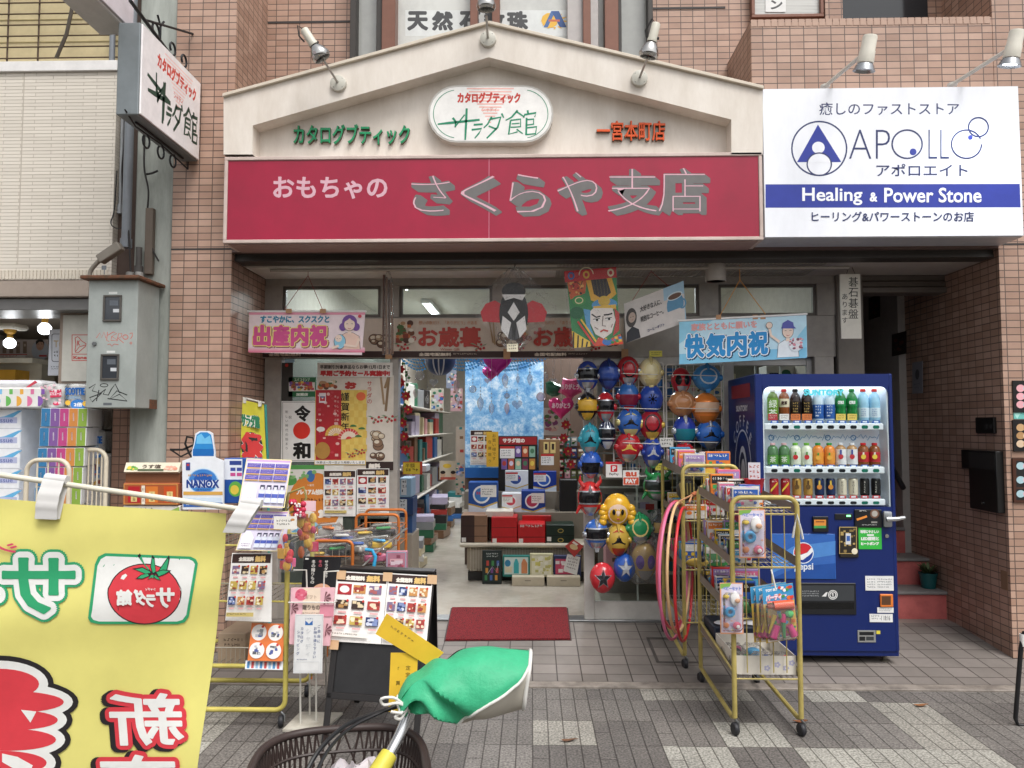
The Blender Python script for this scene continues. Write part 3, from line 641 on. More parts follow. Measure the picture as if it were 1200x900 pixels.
# -- spot lamps on the gable
def gable_lamp(label, bx, by, tip, sock, r=9):
 b = P(bx, by, SY); t = thing('spot_lamp', label, 'lamp', tuple(b), 'reflector spot lamps along the gable edge'); Yl = SY - .2
 mb = MB(); mb.lathe([(0, .03), (.03, .03), (.05, .024), (.053, .0)], M('#c3c0b4', .4), b, 20, (0, -1, 0))
 for i in range(4): a = R(45 + 90 * i); mb.lathe([(0, .0275), (.007, .0275), (.007, .02)], M('#2a2826'), b + Vector((.034 * math.cos(a), 0, .034 * math.sin(a))), 8, (0, -1, 0))
 mb.build('base', t)
 T, K = P(*tip, Yl), P(*sock, Yl - .03); d = (T - K).normalized()
 mb = MB(); mb.tube([b + Vector((0, -.02, 0)), b + Vector((0, -.05, 0)) * .9 + (T - b) * .2, T - Vector((0, -.0, 0))], .0075, M('#a9a6a0', .35, .6), 8); mb.build('arm', t)
 mb = MB(); q = K + d * .0; mb.lathe([(.022, -.045), (.026, -.04), (.027, .045), (.03, .052), (.03, .065), (.0, .066)], M('#c9c5b6', .4), q, 14, d)
 mb.tube([q + d * -.04, q + d * -.06 + Vector((-.03, 0, .01)), q + Vector((-.055, 0, .0)), q + d * .03 + Vector((-.04, 0, -.01))], .005, M('#1d1c1c', .5)); mb.lathe([(0, -.008), (.009, -.008), (.009, .008), (0, .008)], M('#262424'), q + d * .045 + Vector((.03, 0, .0)), 10, (1, 0, 0)); mb.build('socket', t)
 mb = MB(); mb.lathe([(.02, .06), (.028, .07), (.048, .1), (.059, .13), (.058, .146), (.05, .158)], M('#b5b3b0', .12, 1, .05), q, 20, d); mb.lathe([(.05, .158), (.03, .165), (0, .167)], clear('bulb_glass', (.9, .9, .9), .3), q, 20, d); mb.build('bulb', t)
gable_lamp('silver reflector spot lamp at the left slope of the cream gable', 397, 99, (379, 70), (361, 42))
gable_lamp('silver reflector spot lamp at the very peak of the cream gable', 572, 47, (570, 18), (569, -20))
gable_lamp('silver reflector spot lamp at the right slope of the cream gable', 749, 93, (759, 68), (767, 36))
# -- blue and white healing shop sign
x0, x1, z0, z1 = RC(894, 102, 1197, 278, SY)
ap = thing('healing_shop_sign', 'white lit sign with dark blue lettering and blue band right of the crimson sign', 'sign', ((x0 + x1) / 2, SY, z0))
mb = MB(); mb.box(x0 + .003, x1, SY + .012, FY - .003, z0, z1, M('#c7c8ce', .4, .2), .004); mb.build('cabinet', ap)
mb = MB(); WHT = stained('sign_white', '#f0f2f8', '#e4e6ec', 3, 1, .5, .2); mb.box(x0 + .006, x1 - .004, SY, SY + .011, z0 + .006, z1 - .004, WHT); mb.build('panel', ap)
mb = MB(); cv = Cv.face(mb, SY); NV = M('#2b3566', .35); BL = M('#2a3a9c', .35)
cv.poly([(897, 216), (1195, 215.5), (1196, 243), (897, 243.5)], BL)
cv.text('癒しのファストストア', 960, 120, 1124, 135, NV, 0)
cv.ring(960, 174, 33, 32.5, 1.8, NV, 40); cv.poly([(934, 190), (958.5, 146), (986, 190)], BL); cv.ell(959, 173, 7.4, 7, WHT, 22); cv.ell(960, 190.5, 14.5, 11, WHT, 22, 180, 360, True); cv.k += 1; cv.ring(960, 192.5, 15, 14, 1.6, NV, 32)
cv.text('AP', 995, 152, 1043, 186, NV, 0, w=-.022); cv.ring(1063, 169, 18.5, 17.5, 1.8, NV, 36); cv.ell(1070, 178, 4, 4, BL, 14); cv.text('LL', 1088, 152, 1112, 186, NV, 0, w=-.022); cv.ring(1132.5, 169, 18.5, 17.5, 1.8, NV, 36, 0, 338); cv.ring(1146.5, 149, 12.5, 12, 1.8, NV, 30); cv.ell(1137, 161, 2.8, 2.8, BL, 12)
cv.text('アポロエイト', 1027, 192, 1134, 206.5, NV, 0)
W2 = M('#f2f4fa', .4, noise=0)
cv.text('Healing', 940, 220, 1010.5, 240.5, W2, .25); cv.text('&', 1019, 225.5, 1028, 236.5, W2, .4); cv.text('Power Stone', 1036, 220, 1150, 237.5, W2, .25)
cv.text('ヒーリング&パワーストーンのお店', 951, 248, 1141, 260, NV, .1)
mb.build('lettering', ap)
def arm_lamp(label, bx, by, hx, hy, lit):
 b = P(bx, by, SY + .1); h = P(hx, hy, SY - .42); t = thing('arm_lamp', label, 'lamp', tuple(b), 'cream arm lamps over the healing shop sign')
 mb = MB(); mb.tube([b, h + Vector((0, .02, .0))], .012, M('#d6d2c8', .4)); mb.lathe([(0, .0), (.03, 0), (.03, .012), (0, .012)], M('#d6d2c8', .4), b - Vector((0, 0, .006)), 12); mb.build('arm', t)
 ax = Vector((-.12, .25, -1)).normalized(); o = h + Vector((.02, 0, .06)); bd = M('#d9d4c6', .4)
 mb = MB(); mb.lathe([(0, -.03), (.036, -.03), (.04, -.02), (.04, .05), (.043, .055), (.045, .12), (.04, .125)], bd, o, 20, ax); mb.build('lamp_body', t)
 mb = MB(); mb.lathe([(.04, .12), (.05, .135), (.062, .165), (.06, .166), (.045, .14)], M('#9a9c9f', .25, .8), o, 20, ax); mb.build('rim', t)
 mb = MB(); mb.lathe([(.045, .14), (.04, .152), (0, .156)], M((.85, .92, 1), .3, emit=14, noise=0) if lit else M('#c9ccd0', .15), o, 20, ax); mb.build('bulb', t)
 if lit:
  l = bpy.data.lights.new('lamp_glow', 'SPOT'); l.energy = 9; l.spot_size = R(95); l.spot_blend = .7; l.color = (.78, .86, 1); l.shadow_soft_size = .05
  q = bpy.data.objects.new('lamp_glow', l); COL.objects.link(q); q.location = o + ax * .18; q.rotation_euler = Vector((0, -.55, 1)).to_track_quat('Z', 'Y').to_euler()
arm_lamp('unlit cream arm lamp over the left half of the healing shop sign', 967, 101, 1015, 60, False)
arm_lamp('lit cream arm lamp over the right end of the healing shop sign', 1116, 99, 1187, 54, True)
# -- projecting light-box sign on the left
sx = P(163, 80, 4.2).x; yn, yf = 4.2, P(0, 0, 1).y * 0 + 4.2 * 1.185
pz1, pz0 = P(163, 26, 4.2).z, P(163, 134, 4.2).z
ps = thing('projecting_sign', 'grey framed light box jutting out at left with green brush lettering', 'sign', (sx - .09, (yn + yf) / 2, pz0))
xl_ = P(137, 80, 4.2).x
mb = MB(); mb.box(xl_, sx, yn, yf, pz0, pz1, M('#7f8689', .45, .3), .005); mb.build('cabinet', ps)
mb = MB(); mb.box(sx + .001, sx + .012, yn + .006, yf - .006, pz0 + .006, pz1 - .006, M('#f4f0f0', .25), .003); mb.build('panel', ps)
mb = MB(); cv = Cv.quad(mb, (sx + .012, yn + .02, pz1 - .02), (0, yf - yn - .04, 0), (0, 0, pz0 - pz1 + .04), 100, 62)
for i in range(13): cv.rect(34 + i * 2.1, 3 + i * 2.8, 86 - i * 2.1, 4.1 + i * 2.8, M('#efc4be'), True)
cv.k += 1; cv.text('カタログブティック', 22, 7, 93, 19, M('#d34a3c'), .5); cv.text('シャティ', 51, 25.5, 68, 31, M('#d8685c')); DG = M('#1f4536', .4)
cv.line([(7, 31), (18, 33), (44, 37)], [2.5, 3.6, 2.6], DG, True); cv.line([(21, 24), (21.5, 42)], 2, DG, True); cv.line([(36, 25), (34, 55)], 2.4, DG, True); cv.line([(36, 27), (22, 41)], 1.6, DG, True); cv.k += 1
salad(cv, 8, 26, 98, 58, DG, 1.5)
mb.build('lettering', ps)
mb = MB(); ir = M('#2c2d2f', .5, .5); xm = (xl_ + sx) / 2
def scroll(y, z, sg_=1, s_=1.0): return [Vector((xm, y + s_ * .05 * math.cos(R(a)) * (1 - a / 900), z + sg_ * s_ * .05 * math.sin(R(a)) * (1 - a / 900) + sg_ * .02)) for a in range(-70, 240, 30)]
mb.tube([(xm, yn - .0, pz1 + .13), (xm, yn + .5, pz1 + .055), (xm, FY + .02, pz1 + .02)], .011, ir, 6); mb.tube([(xm, yn + .15, pz1 + .1), (xm, FY + .02, pz1 + .36)], .008, ir, 6)
for y_, s_ in ((yn + .3, 1.0), (yn + .52, .8), (yn + .68, .8)): mb.tube(scroll(y_, pz1 + .09, 1, s_), .007, ir, 6)
for q in (-1, 1):
 mb.tube([(xm, yn + .36 + q * .04, pz1 + .22), (xm, yn + .36, pz1 + .17), (xm, yn + .36, pz1 + .09)], .007, ir, 6)
mb.build('top_bracket', ps); mb = MB(); mb.tube([(xm, yn + .1, pz0 - .004), (xm, yn + .7, pz0 - .004)], .008, ir, 6)
for y_ in (yn + .22, yn + .4, yn + .56): mb.tube(scroll(y_, pz0 - .05, -1, .9), .006, ir, 6)
mb.tube([(xm, yn - .02, pz0 + .02), (xm, yn + .1, pz0 - .03), (xm, yn + .4, pz0 - .02), (xm, yf, pz0 - .05), (xm, yf, pz0 + .0)], .005, ir, 6)
mb.build('bottom_bracket', ps)
# second light box higher up, only its underside corner in view
yb0 = 3.6; pu = P(100, 20, yb0 + .4)
ub = thing('projecting_sign', 'pale light box sign at upper left edge seen from below above the grey one', 'sign', (P(130, 10, 4.2).x, 4.2, P(130, 28, 4.25).z))
z_ = P(135, 36, 4.3).z; mb = MB(); mb.box(P(112, 20, 4.3).x, P(150, 20, 4.3).x, 3.2, 4.35, z_, z_ + .5, M('#b9b5b0', .4), .006); mb.build('cabinet', ub)
mb = MB(); mb.box(P(150, 20, 4.3).x + .001, P(150, 20, 4.3).x + .012, 3.21, 4.34, z_ + .02, z_ + .48, M('#dcd3d8', .3), .003); mb.build('panel', ub)
# ================================================================ NEIGHBOURING BUILDING AND WALL AT LEFT
NX0 = -5.6
nb = thing('neighbouring_shop', 'beige ribbed wall shop building at left with open lit front', 'building', (-4.2, FY, 0))
xr = P(134, 200, FY).x
mb = MB(); zs0, zs1, zr = zpy(325, FY), zpy(78, FY), zpy(345, FY); SID = siding_material()
mb.box(NX0, xr, FY, FY + .12, zs0, zs1, SID)
for i in range(150):
 x = NX0 + .02 + i * .024
 if x < xr - .03: mb.box(x, x + .016, FY - .006, FY + .001, zs0 + .004, zpy(327, FY) + .075, M('#d2c8b8', .7))
mb.box(P(24, 200, FY).x, P(25, 200, FY).x, FY - .001, FY + .01, zs0 + .1, zs1, M('#b9af9f', .7)); mb.build('siding_wall', nb)
mb = MB(); mb.box(NX0, xr + .01, FY - .02, FY + .1, zs1, zpy(66, FY), M('#e4e1de', .4, .1), .003); mb.build('white_ledge', nb)
mb = MB(); mb.box(NX0, xr, FY + .1, FY + .16, zpy(66, FY), 5.4, M('#d0bf93', .6))
for i in range(40): mb.box(NX0, xr, FY + .095, FY + .101, zs1 + .1 + i * .16, zs1 + .106 + i * .16, M('#b5a577', .6))
mb.build('upper_panel', nb)
mb = MB(); gm = M('#5b4a3c', .5, .4)
for k in range(-14, 2): 
 x = P(8.5 + k * 36, 30, FY + .03).x
 if x < xr: mb.tube([(x, FY + .04, zpy(66, FY + .04)), (x, FY + .04, 5.4)], .006, gm, 6)
for k in range(30): 
 z = zpy(61, FY + .03) + k * .078; mb.tube([(NX0, FY + .03, z), (xr, FY + .03, z)], .005, gm, 6)
mb.build('window_grille', nb)
mb = MB(); mb.tube([P(66, 68, FY), P(78, 40, FY), P(84, 12, FY), P(90, -30, FY)], .012, M('#4c4338', .5), 6); mb.build('drain_hose', nb)
mb = MB(); mb.box(NX0, P(104, 340, FY).x, FY - .0, FY + .2, zr, zs0 - .002, M('#a5968a', .45, .2), .004); mb.box(NX0, P(104, 340, FY).x, FY + .05, FY + .45, zpy(361, FY + .05), zr - .004, M('#7e7c7a', .35, .5), .004); mb.build('lintel', nb)
xj = P(75, 420, 5.25).x
mb = MB(); mb.box(NX0, xr, FY + .2, 9, 2.47, 2.52, M('#b9aea3', .5))
mb.box(NX0, xr + .3, 9, 9.1, 0, 2.52, M('#d9d2c6', .7)); mb.box(xj, P(158, 420, 5.25).x, 5.3, 9, 0, 2.52, M('#cfc9bd', .7)); mb.box(NX0 - .1, NX0, FY, 9.1, 0, 5.4, SID); mb.build('shop_interior', nb)
mb = MB(); fm = M('#9c8a7c', .5); a, b, c, d = RC(76, 370, 104, 447, 5.22); mb.box(a - .03, b + .3, 5.2, 5.23, c - .02, d + .02, fm, .004); mb.box(a, b + .28, 5.19, 5.2, c, d, M('#c7c5bb', .5)); mb.build('side_panel', nb)
mb = MB(); cv = Cv.face(mb, 5.19); rd = M('#c2453f', .5); cv.frame(84, 392, 112, 423, .9, rd); cv.line([(84, 415), (112, 415)], .8, rd)
cv.line([(88, 396), (91, 394.5), (93, 396), (95, 399), (101, 403), (100, 406), (92, 413), (88.5, 413), (88, 410), (89, 404), (88, 396)], .9, rd); cv.line([(88.5, 412), (93, 406.5), (101, 404)], .8, rd); cv.text('K', 90.5, 399, 94, 405, rd, .2); cv.text('Kanebo', 86, 417, 110, 421, rd, .2)
mb.build('cosmetics_sign', nb)
mb, cv = board('hanging_placard', '', '', 57, 386, 74, 440, 5.42, M('#dfe2ea', .35)); k9 = M('#4a4d55'); cv.rrect(60.5, 391, 80, 424, 2.5, k9); cv.rrect(61.2, 391.7, 79.5, 423.3, 2.2, M('#dfe2ea', .35)); cv.text('Tu', 63, 399, 73, 407, M('#c6a878')); cv.print_(63, 411, 73, 420, k9, 2, seed=3); cv.print_(60, 429, 73, 434, k9, 2, seed=5)
mb.build('hanging_placard', None, 'white placard with rounded black outline beside the bulbs in the left shop', 'sign')
mb, cv = board('cosmetics_poster', '', '', -60, 398, 56, 419, 7.4, M('#c8bcb8', .35)); 
for i, x in enumerate((-40, -28, -15, 3, 11, 19, 27)): cv.rect(x, 400 + i % 2, x + 4.5, 414, M('#8b7768')); cv.rect(x + 1, 403, x + 3.5, 406, M('#c4b4a2'))
cv.ell(47, 411, 10, 12, M('#b9c0cc')); cv.ell(47, 404.5, 4.6, 6.2, M('#c39a84')); cv.poly([(42.3, 404), (42, 400), (45, 397.6), (50, 398), (52, 401), (51.7, 405), (50.5, 401), (46, 400.5)], M('#1d1a1a')); cv.line([(44, 403.3), (46, 403)], .5, M('#2a2220')); cv.line([(48, 403), (50, 403.3)], .5, M('#2a2220')); cv.line([(45.6, 408), (48.6, 408)], .5, M('#8e4f48'))
cv.rect(-60, 415, 30, 419, M('#e6dfdc')); cv.rect(-5, 415, 32, 416, rd); cv.print_(-40, 416.5, 22, 419, rd, 1); cv.rect(46, 416, 55, 418, rd)
mb.build('cosmetics_poster', None, 'wide poster of a dark haired man and lipsticks inside the left shop', 'poster')
mb = MB(); a, b, c, d = RC(-70, 422, 57, 428, 7.3); mb.box(a, b, 7.05, 7.4, c, d, M('#eae6d6', .5), .006); mb.box(a, b, 7.2, 7.4, .2, c, M('#c9c4b4', .6)); mb.box(a, P(18, 436, 7).x, 7.0, 7.2, zpy(446, 7), zpy(432, 7), M('#e0a82c', .5)); mb.build('display_shelf', None, 'cream display shelf under the cosmetics poster in the left shop', 'shelf')
for lbl, px, py, Y, k in (('round white ceiling bulb nearer the meter box in the left shop', 53, 366, 5.6, 1.0), ('round white ceiling bulb at the left picture edge in the neighbouring shop', 12, 385, 6.3, 1.0)):
 o = P(px, py, Y); t = thing('ceiling_bulb', lbl, 'ceiling light', tuple(o), 'bulbs on the left shop ceiling')
 mb = MB(); mb.box(o.x - .1, o.x + .1, Y - .1, Y + .1, o.z - .01, o.z + .035, M('#d9d4c8', .5), .015); mb.build('mount_plate', t)
 mb = MB(); mb.lathe([(.05, 0), (.045, -.02), (.022, -.04), (.022, -.075)], M('#c9962f', .45), o - Vector((0, 0, .008)), 16, (0, 0, 1)); mb.build('socket', t)
 mb = MB(); mb.lathe([(.02, -.08), (.03, -.09), (.046, -.11), (.045, -.14), (.03, -.16), (0, -.168)], M((.93, .97, 1), .4, emit=4, noise=0), o, 18); mb.build('bulb', t)
 l = bpy.data.lights.new('bulb_glow', 'POINT'); l.energy = 1.1; l.color = (.93, .97, 1); l.shadow_soft_size = .05; q = bpy.data.objects.new('bulb_glow', l); COL.objects.link(q); q.location = o - Vector((0, 0, .26))
# -- grey concrete pier, brown tiled pier under the box
xc0, xc1 = P(157, 300, FY + .03).x, XG - .003
mb = MB(); mb.box(xc0, xc1, FY + .03, 9, 0, 5.4, GREYP, .006); mb.build('concrete_pier', None, 'stained grey concrete pier beside the pink tiled pillar', 'pier')
mb = MB(); mb.box(P(131, 520, FY + .12).x, xc0 - .004, FY + .12, 6.4, 0, 2.0, SMALLT); mb.box(xr + .003, xc0 - .004, FY + .06, 6.4, 2.0, 5.4, M('#5a4a42', .8)); mb.build('brown_tiled_pier', None, 'small brown mosaic tiled pier below the grey meter box', 'pier')
mb = MB(); a, b, c, d = RC(172, 245, 181, 322, FY + .02); mb.box(a, b, FY - .01, FY + .03, c, d, M('#6d6156', .7), .003); mb.build('cover_strip', None, 'narrow grey brown cover strip standing on the meter box beside the pipes', 'cover strip')
# -- pipes and cables
PG = M('#7b8086', .45, .1); 
def pipe(lbl, x, y0, y1, r, Y, m=PG, collar=True):
 a, b = P(x, y0, Y), P(x, y1, Y); b.x = a.x
 mb = MB(); mb.tube([(a.x, Y, a.z), (a.x, Y, b.z)], r, m, 12)
 if collar: mb.lathe([(r + .001, 0), (r + .007, 0), (r + .007, .06), (r + .001, .06)], m, (a.x, Y, min(a.z, b.z) - .002), 14)
 mb.build('drain_pipe', None, lbl, 'pipe', 'conduit pipes above the meter box')
pipe('grey conduit pipe at the edge of the beige ribbed wall', 135, -60, 322, .019, FY + .02)
pipe('thick grey pipe ending in a collar above the meter box', 157.5, -60, 290, .03, FY - .03)
pipe('thin pale pipe between the two grey conduit pipes', 149.5, -60, 250, .011, FY + .03, M('#94979a', .5))
pipe('short dark stub pipe rising from the right of the meter box top', 163, 290, 322, .02, FY - .02, M('#55524f', .6))
mb = MB(); cb = M('#262322', .6)
mb.tube(crv([P(143, -20, FY), P(144, 90, FY), P(147, 150, FY), P(143, 200, FY), P(146, 240, FY), P(151, 275, FY - .05), P(153, 318, FY - .08)]), .006, cb, 6); mb.build('hanging_cable', None, 'black cable hanging loosely between the conduit pipes', 'cable')
mb = MB(); mb.tube(crv([P(170, 150, FY), P(169, 195, FY), P(174, 225, FY), P(172, 262, FY), P(178, 290, FY), P(186, 306, FY)]), .006, cb, 6); mb.build('hanging_cable', None, 'black cable trailing down the face of the grey concrete pier', 'cable')
mb = MB(); mb.tube(crv([P(172, 204, FY), P(178, 203, FY - .01), P(185, 200, FY)]), .007, cb, 6); mb.build('cable_clip', None, 'short black cable stub high on the grey concrete pier', 'cable')
mb = MB(); mb.tube(crv([P(137, 200, FY), P(134, 245, FY), P(130, 262, FY - .02), P(139, 268, FY - .03), P(150, 262, FY)]), .004, cb, 6); mb.build('hanging_cable', None, 'thin looping wire at the beige wall edge above the meter box', 'cable')
# -- meter box
Yb = 4.72; bx0, bx1 = P(102, 400, Yb).x, P(160, 400, Yb).x; bz0, bz1 = P(130, 478, Yb).z, P(130, 328, Yb).z
mbx = thing('meter_box', 'grey green electric meter box with red and black graffiti', 'meter box', ((bx0 + bx1) / 2, Yb, bz0))
GB = stained('box_paint', '#a6aca8', '#959b97', 5, 3, .5, .5); RU = stained('rust', '#54402f', '#7a4a32', 30, 30, .5, .8)
mb = MB(); mb.box(bx0, bx1, Yb, FY + .0, bz0, bz1, GB, .004); mb.box(bx1 - .02, bx1 + .001, FY - .1, FY + .001, bz0 - .001, bz0 + .06, RU); mb.build('cabinet', mbx)
mb = MB(); mb.box(bx0 - .03, bx1 + .03, Yb - .05, FY + .02, bz1, bz1 + .022, RU, .004); mb.build('rain_hood', mbx)
for y0, y1, x0_, x1_ in ((346, 377, 121.5, 143), (415, 445.5, 118.5, 140)):
 a, b, c, d = RC(x0_, y0, x1_, y1, Yb); m2 = MB(); t = .012
 for q in ((a, b, d - t, d), (a, b, c, c + t), (a, a + t, c + t, d - t), (b - t, b, c + t, d - t)): m2.box(q[0], q[1], Yb - .012, Yb - .0005, q[2], q[3], M('#5c5853', .5, .3), .002)
 wn_ = m2.build('meter_window', mbx); m2 = MB(); m2.box(a + t, b - t, Yb - .006, Yb - .001, c + t, d - t, M('#3b3f45', .1, spec=.7)); cv = Cv.face(m2, Yb - .006); cv.rect(x0_ + 11, y0 + 16 - (y0 > 400) * 0, x0_ + 18, y0 + 20, M('#c9ccd0')); cv.rect(x0_ + 7, y0 + 6, x0_ + 17, y0 + 12, M('#5d636b')); m2.build('pane', wn_)
mb = MB(); cv = Cv.face(mb, Yb); rg = M('#cf5a4a', .6); bk_ = M('#1d1d1f', .5)
cv.rect(127.5, 342, 137.5, 344.5, M('#d9dad6')); cv.rect(125, 411, 135, 413.5, M('#d9dad6')); cv.rect(121, 472, 131, 475, M('#5f6468'))
mb.build('number_plate', mbx); mb = MB(); cv = Cv.face(mb, Yb)
cv.line([(113, 396), (117, 390), (119, 396), (122, 389), (124, 396)], .7, rg); cv.line([(126, 389), (125, 399), (128, 400)], .7, rg); cv.line([(126, 393), (133, 389), (137, 391), (131, 394), (138, 399), (130, 399), (131, 394)], .8, rg); cv.line([(137, 400), (139, 391), (143, 391), (142, 395), (138, 396), (145, 402)], .7, rg); cv.ring(147, 395, 3.5, 3, .8, rg, 16); cv.line([(152, 391), (155, 390), (155, 394), (153, 397)], .8, rg); cv.ring(153.5, 402, 1.5, 1.5, .6, rg, 12); cv.line([(126, 404), (129, 403), (131, 406), (134, 403), (139, 404)], .6, rg)
mb.build('red_graffiti', mbx); mb = MB(); cv = Cv.face(mb, Yb)
cv.line([(104, 455), (112, 450), (108, 458), (119, 461), (108, 471), (105, 466), (116, 462), (124, 456), (121, 462), (127, 463), (130, 457), (135, 450), (140, 460), (149, 463), (137, 458), (128, 468), (140, 462), (149, 470), (126, 467)], 1.3, bk_); cv.ring(122, 451.5, 5, 2.4, 1.0, bk_, 18); cv.line([(116, 457), (113, 470)], 1.2, bk_)
mb.build('tag_graffiti', mbx)
mb = MB(); mb.lathe([(0, .012), (.012, .012), (.014, 0)], STEEL, P(111, 403, Yb), 12, (0, -1, 0)); mb.build('lock', mbx)
mb = MB(); e = M('#8d857a', .5, .3); mb.tube(crv([P(105, 328, Yb + .1), P(106, 318, Yb + .1), P(112, 310, Yb + .1), P(119, 303, Yb + .1)]), .014, e, 10); 
k0, k1 = P(117, 305, Yb + .1), P(142, 288, Yb + .1); d_ = k1 - k0; n_ = Vector((d_.z, 0, -d_.x)).normalized()
mb.obox(k0 - n_ * .03 + Vector((0, -.03, 0)), d_, Vector((0, .06, 0)), n_ * .06, e, .006); mb.build('conduit_elbow', mbx)
mb = MB()
for x_, c_ in ((152.5, '#8e8c88'), (163, '#a3a29e')): mb.lathe([(.02, 0), (.026, 0), (.026, .035), (.02, .04)], M(c_, .5, .3), P(x_, 326, Yb + .2), 14)
mb.build('conduit_fitting', mbx)
# ================================================================ GOODS IN FRONT OF THE LEFT SHOP
def tissue_pack(i, z, cx, y, lbl):
 t = thing('tissue_pack', lbl, 'tissue pack', (cx, y, z), 'stacked tissue packs'); s_ = R(17); ux = Vector((math.cos(s_), math.sin(s_), 0)); uy = Vector((-math.sin(s_), math.cos(s_), 0)); o = Vector((cx, y, z)); h = .117
 mb = MB(); mb.obox(o, ux * .262, uy * .5, (0, 0, h), M('#eef0f4', .4), .004); mb.build('pack', t)
 mb = MB(); cv = Cv.quad(mb, o + Vector((0, 0, h)) - uy * .002, ux * .262, Vector((0, 0, -h)), 262, 117)
 for k, c in enumerate(('#3278a8', '#80589a', '#bd4381', '#cf873f', '#86a63c')): cv.rect(3 + k * 51.5, 2, 52 + k * 51.5, 115, M(c, .4)); cv.k -= 1; cv.line([(27 + k * 51.5, 30), (29 + k * 51.5, 80)], 7, M('#e3dbe6', .4), True)
 mb.build('colour_strips', t)
 mb = MB(); o2 = o + Vector((0, 0, h)) + uy * .5 - ux * .0015; cv = Cv.quad(mb, o2, uy * -.5, Vector((0, 0, -h)), 500, 117)
 for q in (0, 250):
  cv.poly([(q + 5, 70), (q + 90, 50), (q + 160, 10), (q + 225, 4), (q + 170, 50), (q + 80, 85)], M('#58aee2', .4)); cv.poly([(q + 5, 40), (q + 80, 30), (q + 120, 6), (q + 60, 12)], M('#a8d6f0', .4)); cv.rect(q + 30, 55, q + 215, 95, M('#b9bede', .4)); cv.text('tissue', q + 70, 62, q + 180, 88, M('#5b67a8'))
 mb.build('side_print', t)
ztp = [P(47, y, 4.7).z for y in (500, 523, 547, 570, 593, 616)]
for i, z in enumerate(ztp):
 cx = P(47.5 - i * 1.2, 500, 4.7).x
 tissue_pack(i, z - .001, cx, 4.7, ('topmost tissue pack with rainbow end strips in the left stack', 'tissue pack second from the top of the rainbow stack', 'tissue pack third from the top of the rainbow stack', 'tissue pack fourth from the top behind the cream cart rail', 'tissue pack second from the bottom of the rainbow stack', 'lowest tissue pack of the rainbow stack behind the yellow banner')[i])
zb = ztp[-1]
mb = MB(); mb.box(P(-40, 600, 4.7).x, P(95, 600, 4.7).x, 4.66, 5.25, 0, zb - .002, M('#b5a58f', .6), .01); mb.build('display_table', None, 'plain beige stand carrying the rainbow tissue stack', 'stand')
# left neighbours of the stack
mb = MB()
mb = MB(); a, b = P(-45, 520, 4.95).x, P(27, 520, 4.95).x; mb.box(a, b, 4.92, 5.2, zb, ztp[0] + .117, M('#eef0f4', .4), .006); cv = Cv.face(mb, 4.92)
for i in range(6):
 y = 479 + i * 23.4; cv.poly([(-30, y + 14), (5, y + 9), (22, y + 2), (26, y + 2), (10, y + 14), (-10, y + 19)], M('#63b4e4', .4)); cv.rect(-22, y + 10, 20, y + 17, M('#b9bede', .4)); cv.text('tissue', -5, y + 11, 15, y + 16, M('#5b67a8')); cv.rect(-45, y - .8, 27, y, M('#c3c6d0'), True)
mb.build('tissue_pack', None, 'wide blue and white wrapped tissue bundle left of the rainbow stack', 'tissue pack')
z_ = ztp[0] + .12
t = thing('tissue_box_pack', 'white tissue carton with coloured half circles on top of the stack', 'tissue pack', (P(20, 477, 4.85).x, 4.85, z_))
a, b, c, d = RC(-30, 454, 47, 477.5, 4.85); mb = MB(); mb.box(a, b, 4.85, 5.1, z_, d, M('#eceae6', .4), .008); cv = Cv.face(mb, 4.85)
for i, cl in enumerate(('#7fc3ea', '#7fc3ea', '#6cbf5c', '#efb03f', '#e87aa8', '#8a5bb0')): x = -18 + i * 12.5 + 4; cv.ell(x - 4, 470, 6, 6, M(cl, .4), 16, -90, 90); cv.rect(x, 456, x + 4, 462, M(cl, .4))
mb.build('pack', t); mb = MB(); mb.box(a + .05, b - .02, 4.88, 5.08, d + .001, d + .05, M('#e6e6ea', .3), .02); mb.poly([P(30, 454, 4.879), P(41, 446, 4.879), P(44, 448, 4.879), P(34, 454, 4.879)], M('#cf4457')); mb.build('plastic_wrap', t)
def roll_pack(lbl, x0, y0, x1, y1, Y, draw, z=None):
 a, b, c, d = RC(x0, y0, x1, y1, Y); mb = MB(); n = max(1, round((b - a) / .13)); r = (b - a) / n / 2
 for i in range(n):
  for k_ in (0, 1): mb.lathe([(.02, 0), (r * .9, 0), (r, .01), (r, d - c - .012), (r * .86, d - c), (.02, d - c)], M('#efefec', .5), (a + r + 2 * r * i, Y + r + .002 + k_ * 2 * r, c), 18)
 o = mb.build('toilet_roll_pack', None, lbl, 'toilet roll pack', 'toilet roll packs'); m2 = MB(); m2.box(a - .003, b + .003, Y - .002, Y + 4 * r + .01, c - .001, d + .004, BAG, .02)
 m2.build('plastic_wrap', o); m3 = MB(); cv = Cv.face(m3, Y - .003); draw(cv); m3.build('wrap_print', o)
PKR = M('#d8345a', .4); SCB = M('#1b66b4', .4)
def scot(x, y):
 def f(cv):
  cv.text('SCOTTIE', x, y, x + 23, y + 9, SCB, .4); cv.text('FLOWERPACK', x + 1, y + 10, x + 19, y + 13.5, M('#7fb2dc')); cv.ell(x + 15, y + 20, 9, 6, M('#2f7fc9')); cv.ell(x + 3, y + 18, 3.2, 3, M('#eebb36')); cv.ell(x + 23, y + 19, 3, 3, M('#eebb36')); cv.text('2倍', x + 10, y + 17.5, x + 20, y + 22.5, M('#f3f3f3'), .2)
 return f
def elis(cv):
 cv.poly([(58, 458), (72, 456), (72, 465), (59, 466)], PKR); cv.text('エリエール', 58, 459.5, 72, 463.5, M('#f6e3e8'), .2, .1); cv.ell(66, 473, 4, 2, PKR); cv.specks(47, 449, 72, 476, [M('#f3c4cf'), M('#f6d9df')], 22, .8, 2.2, 4, .2)
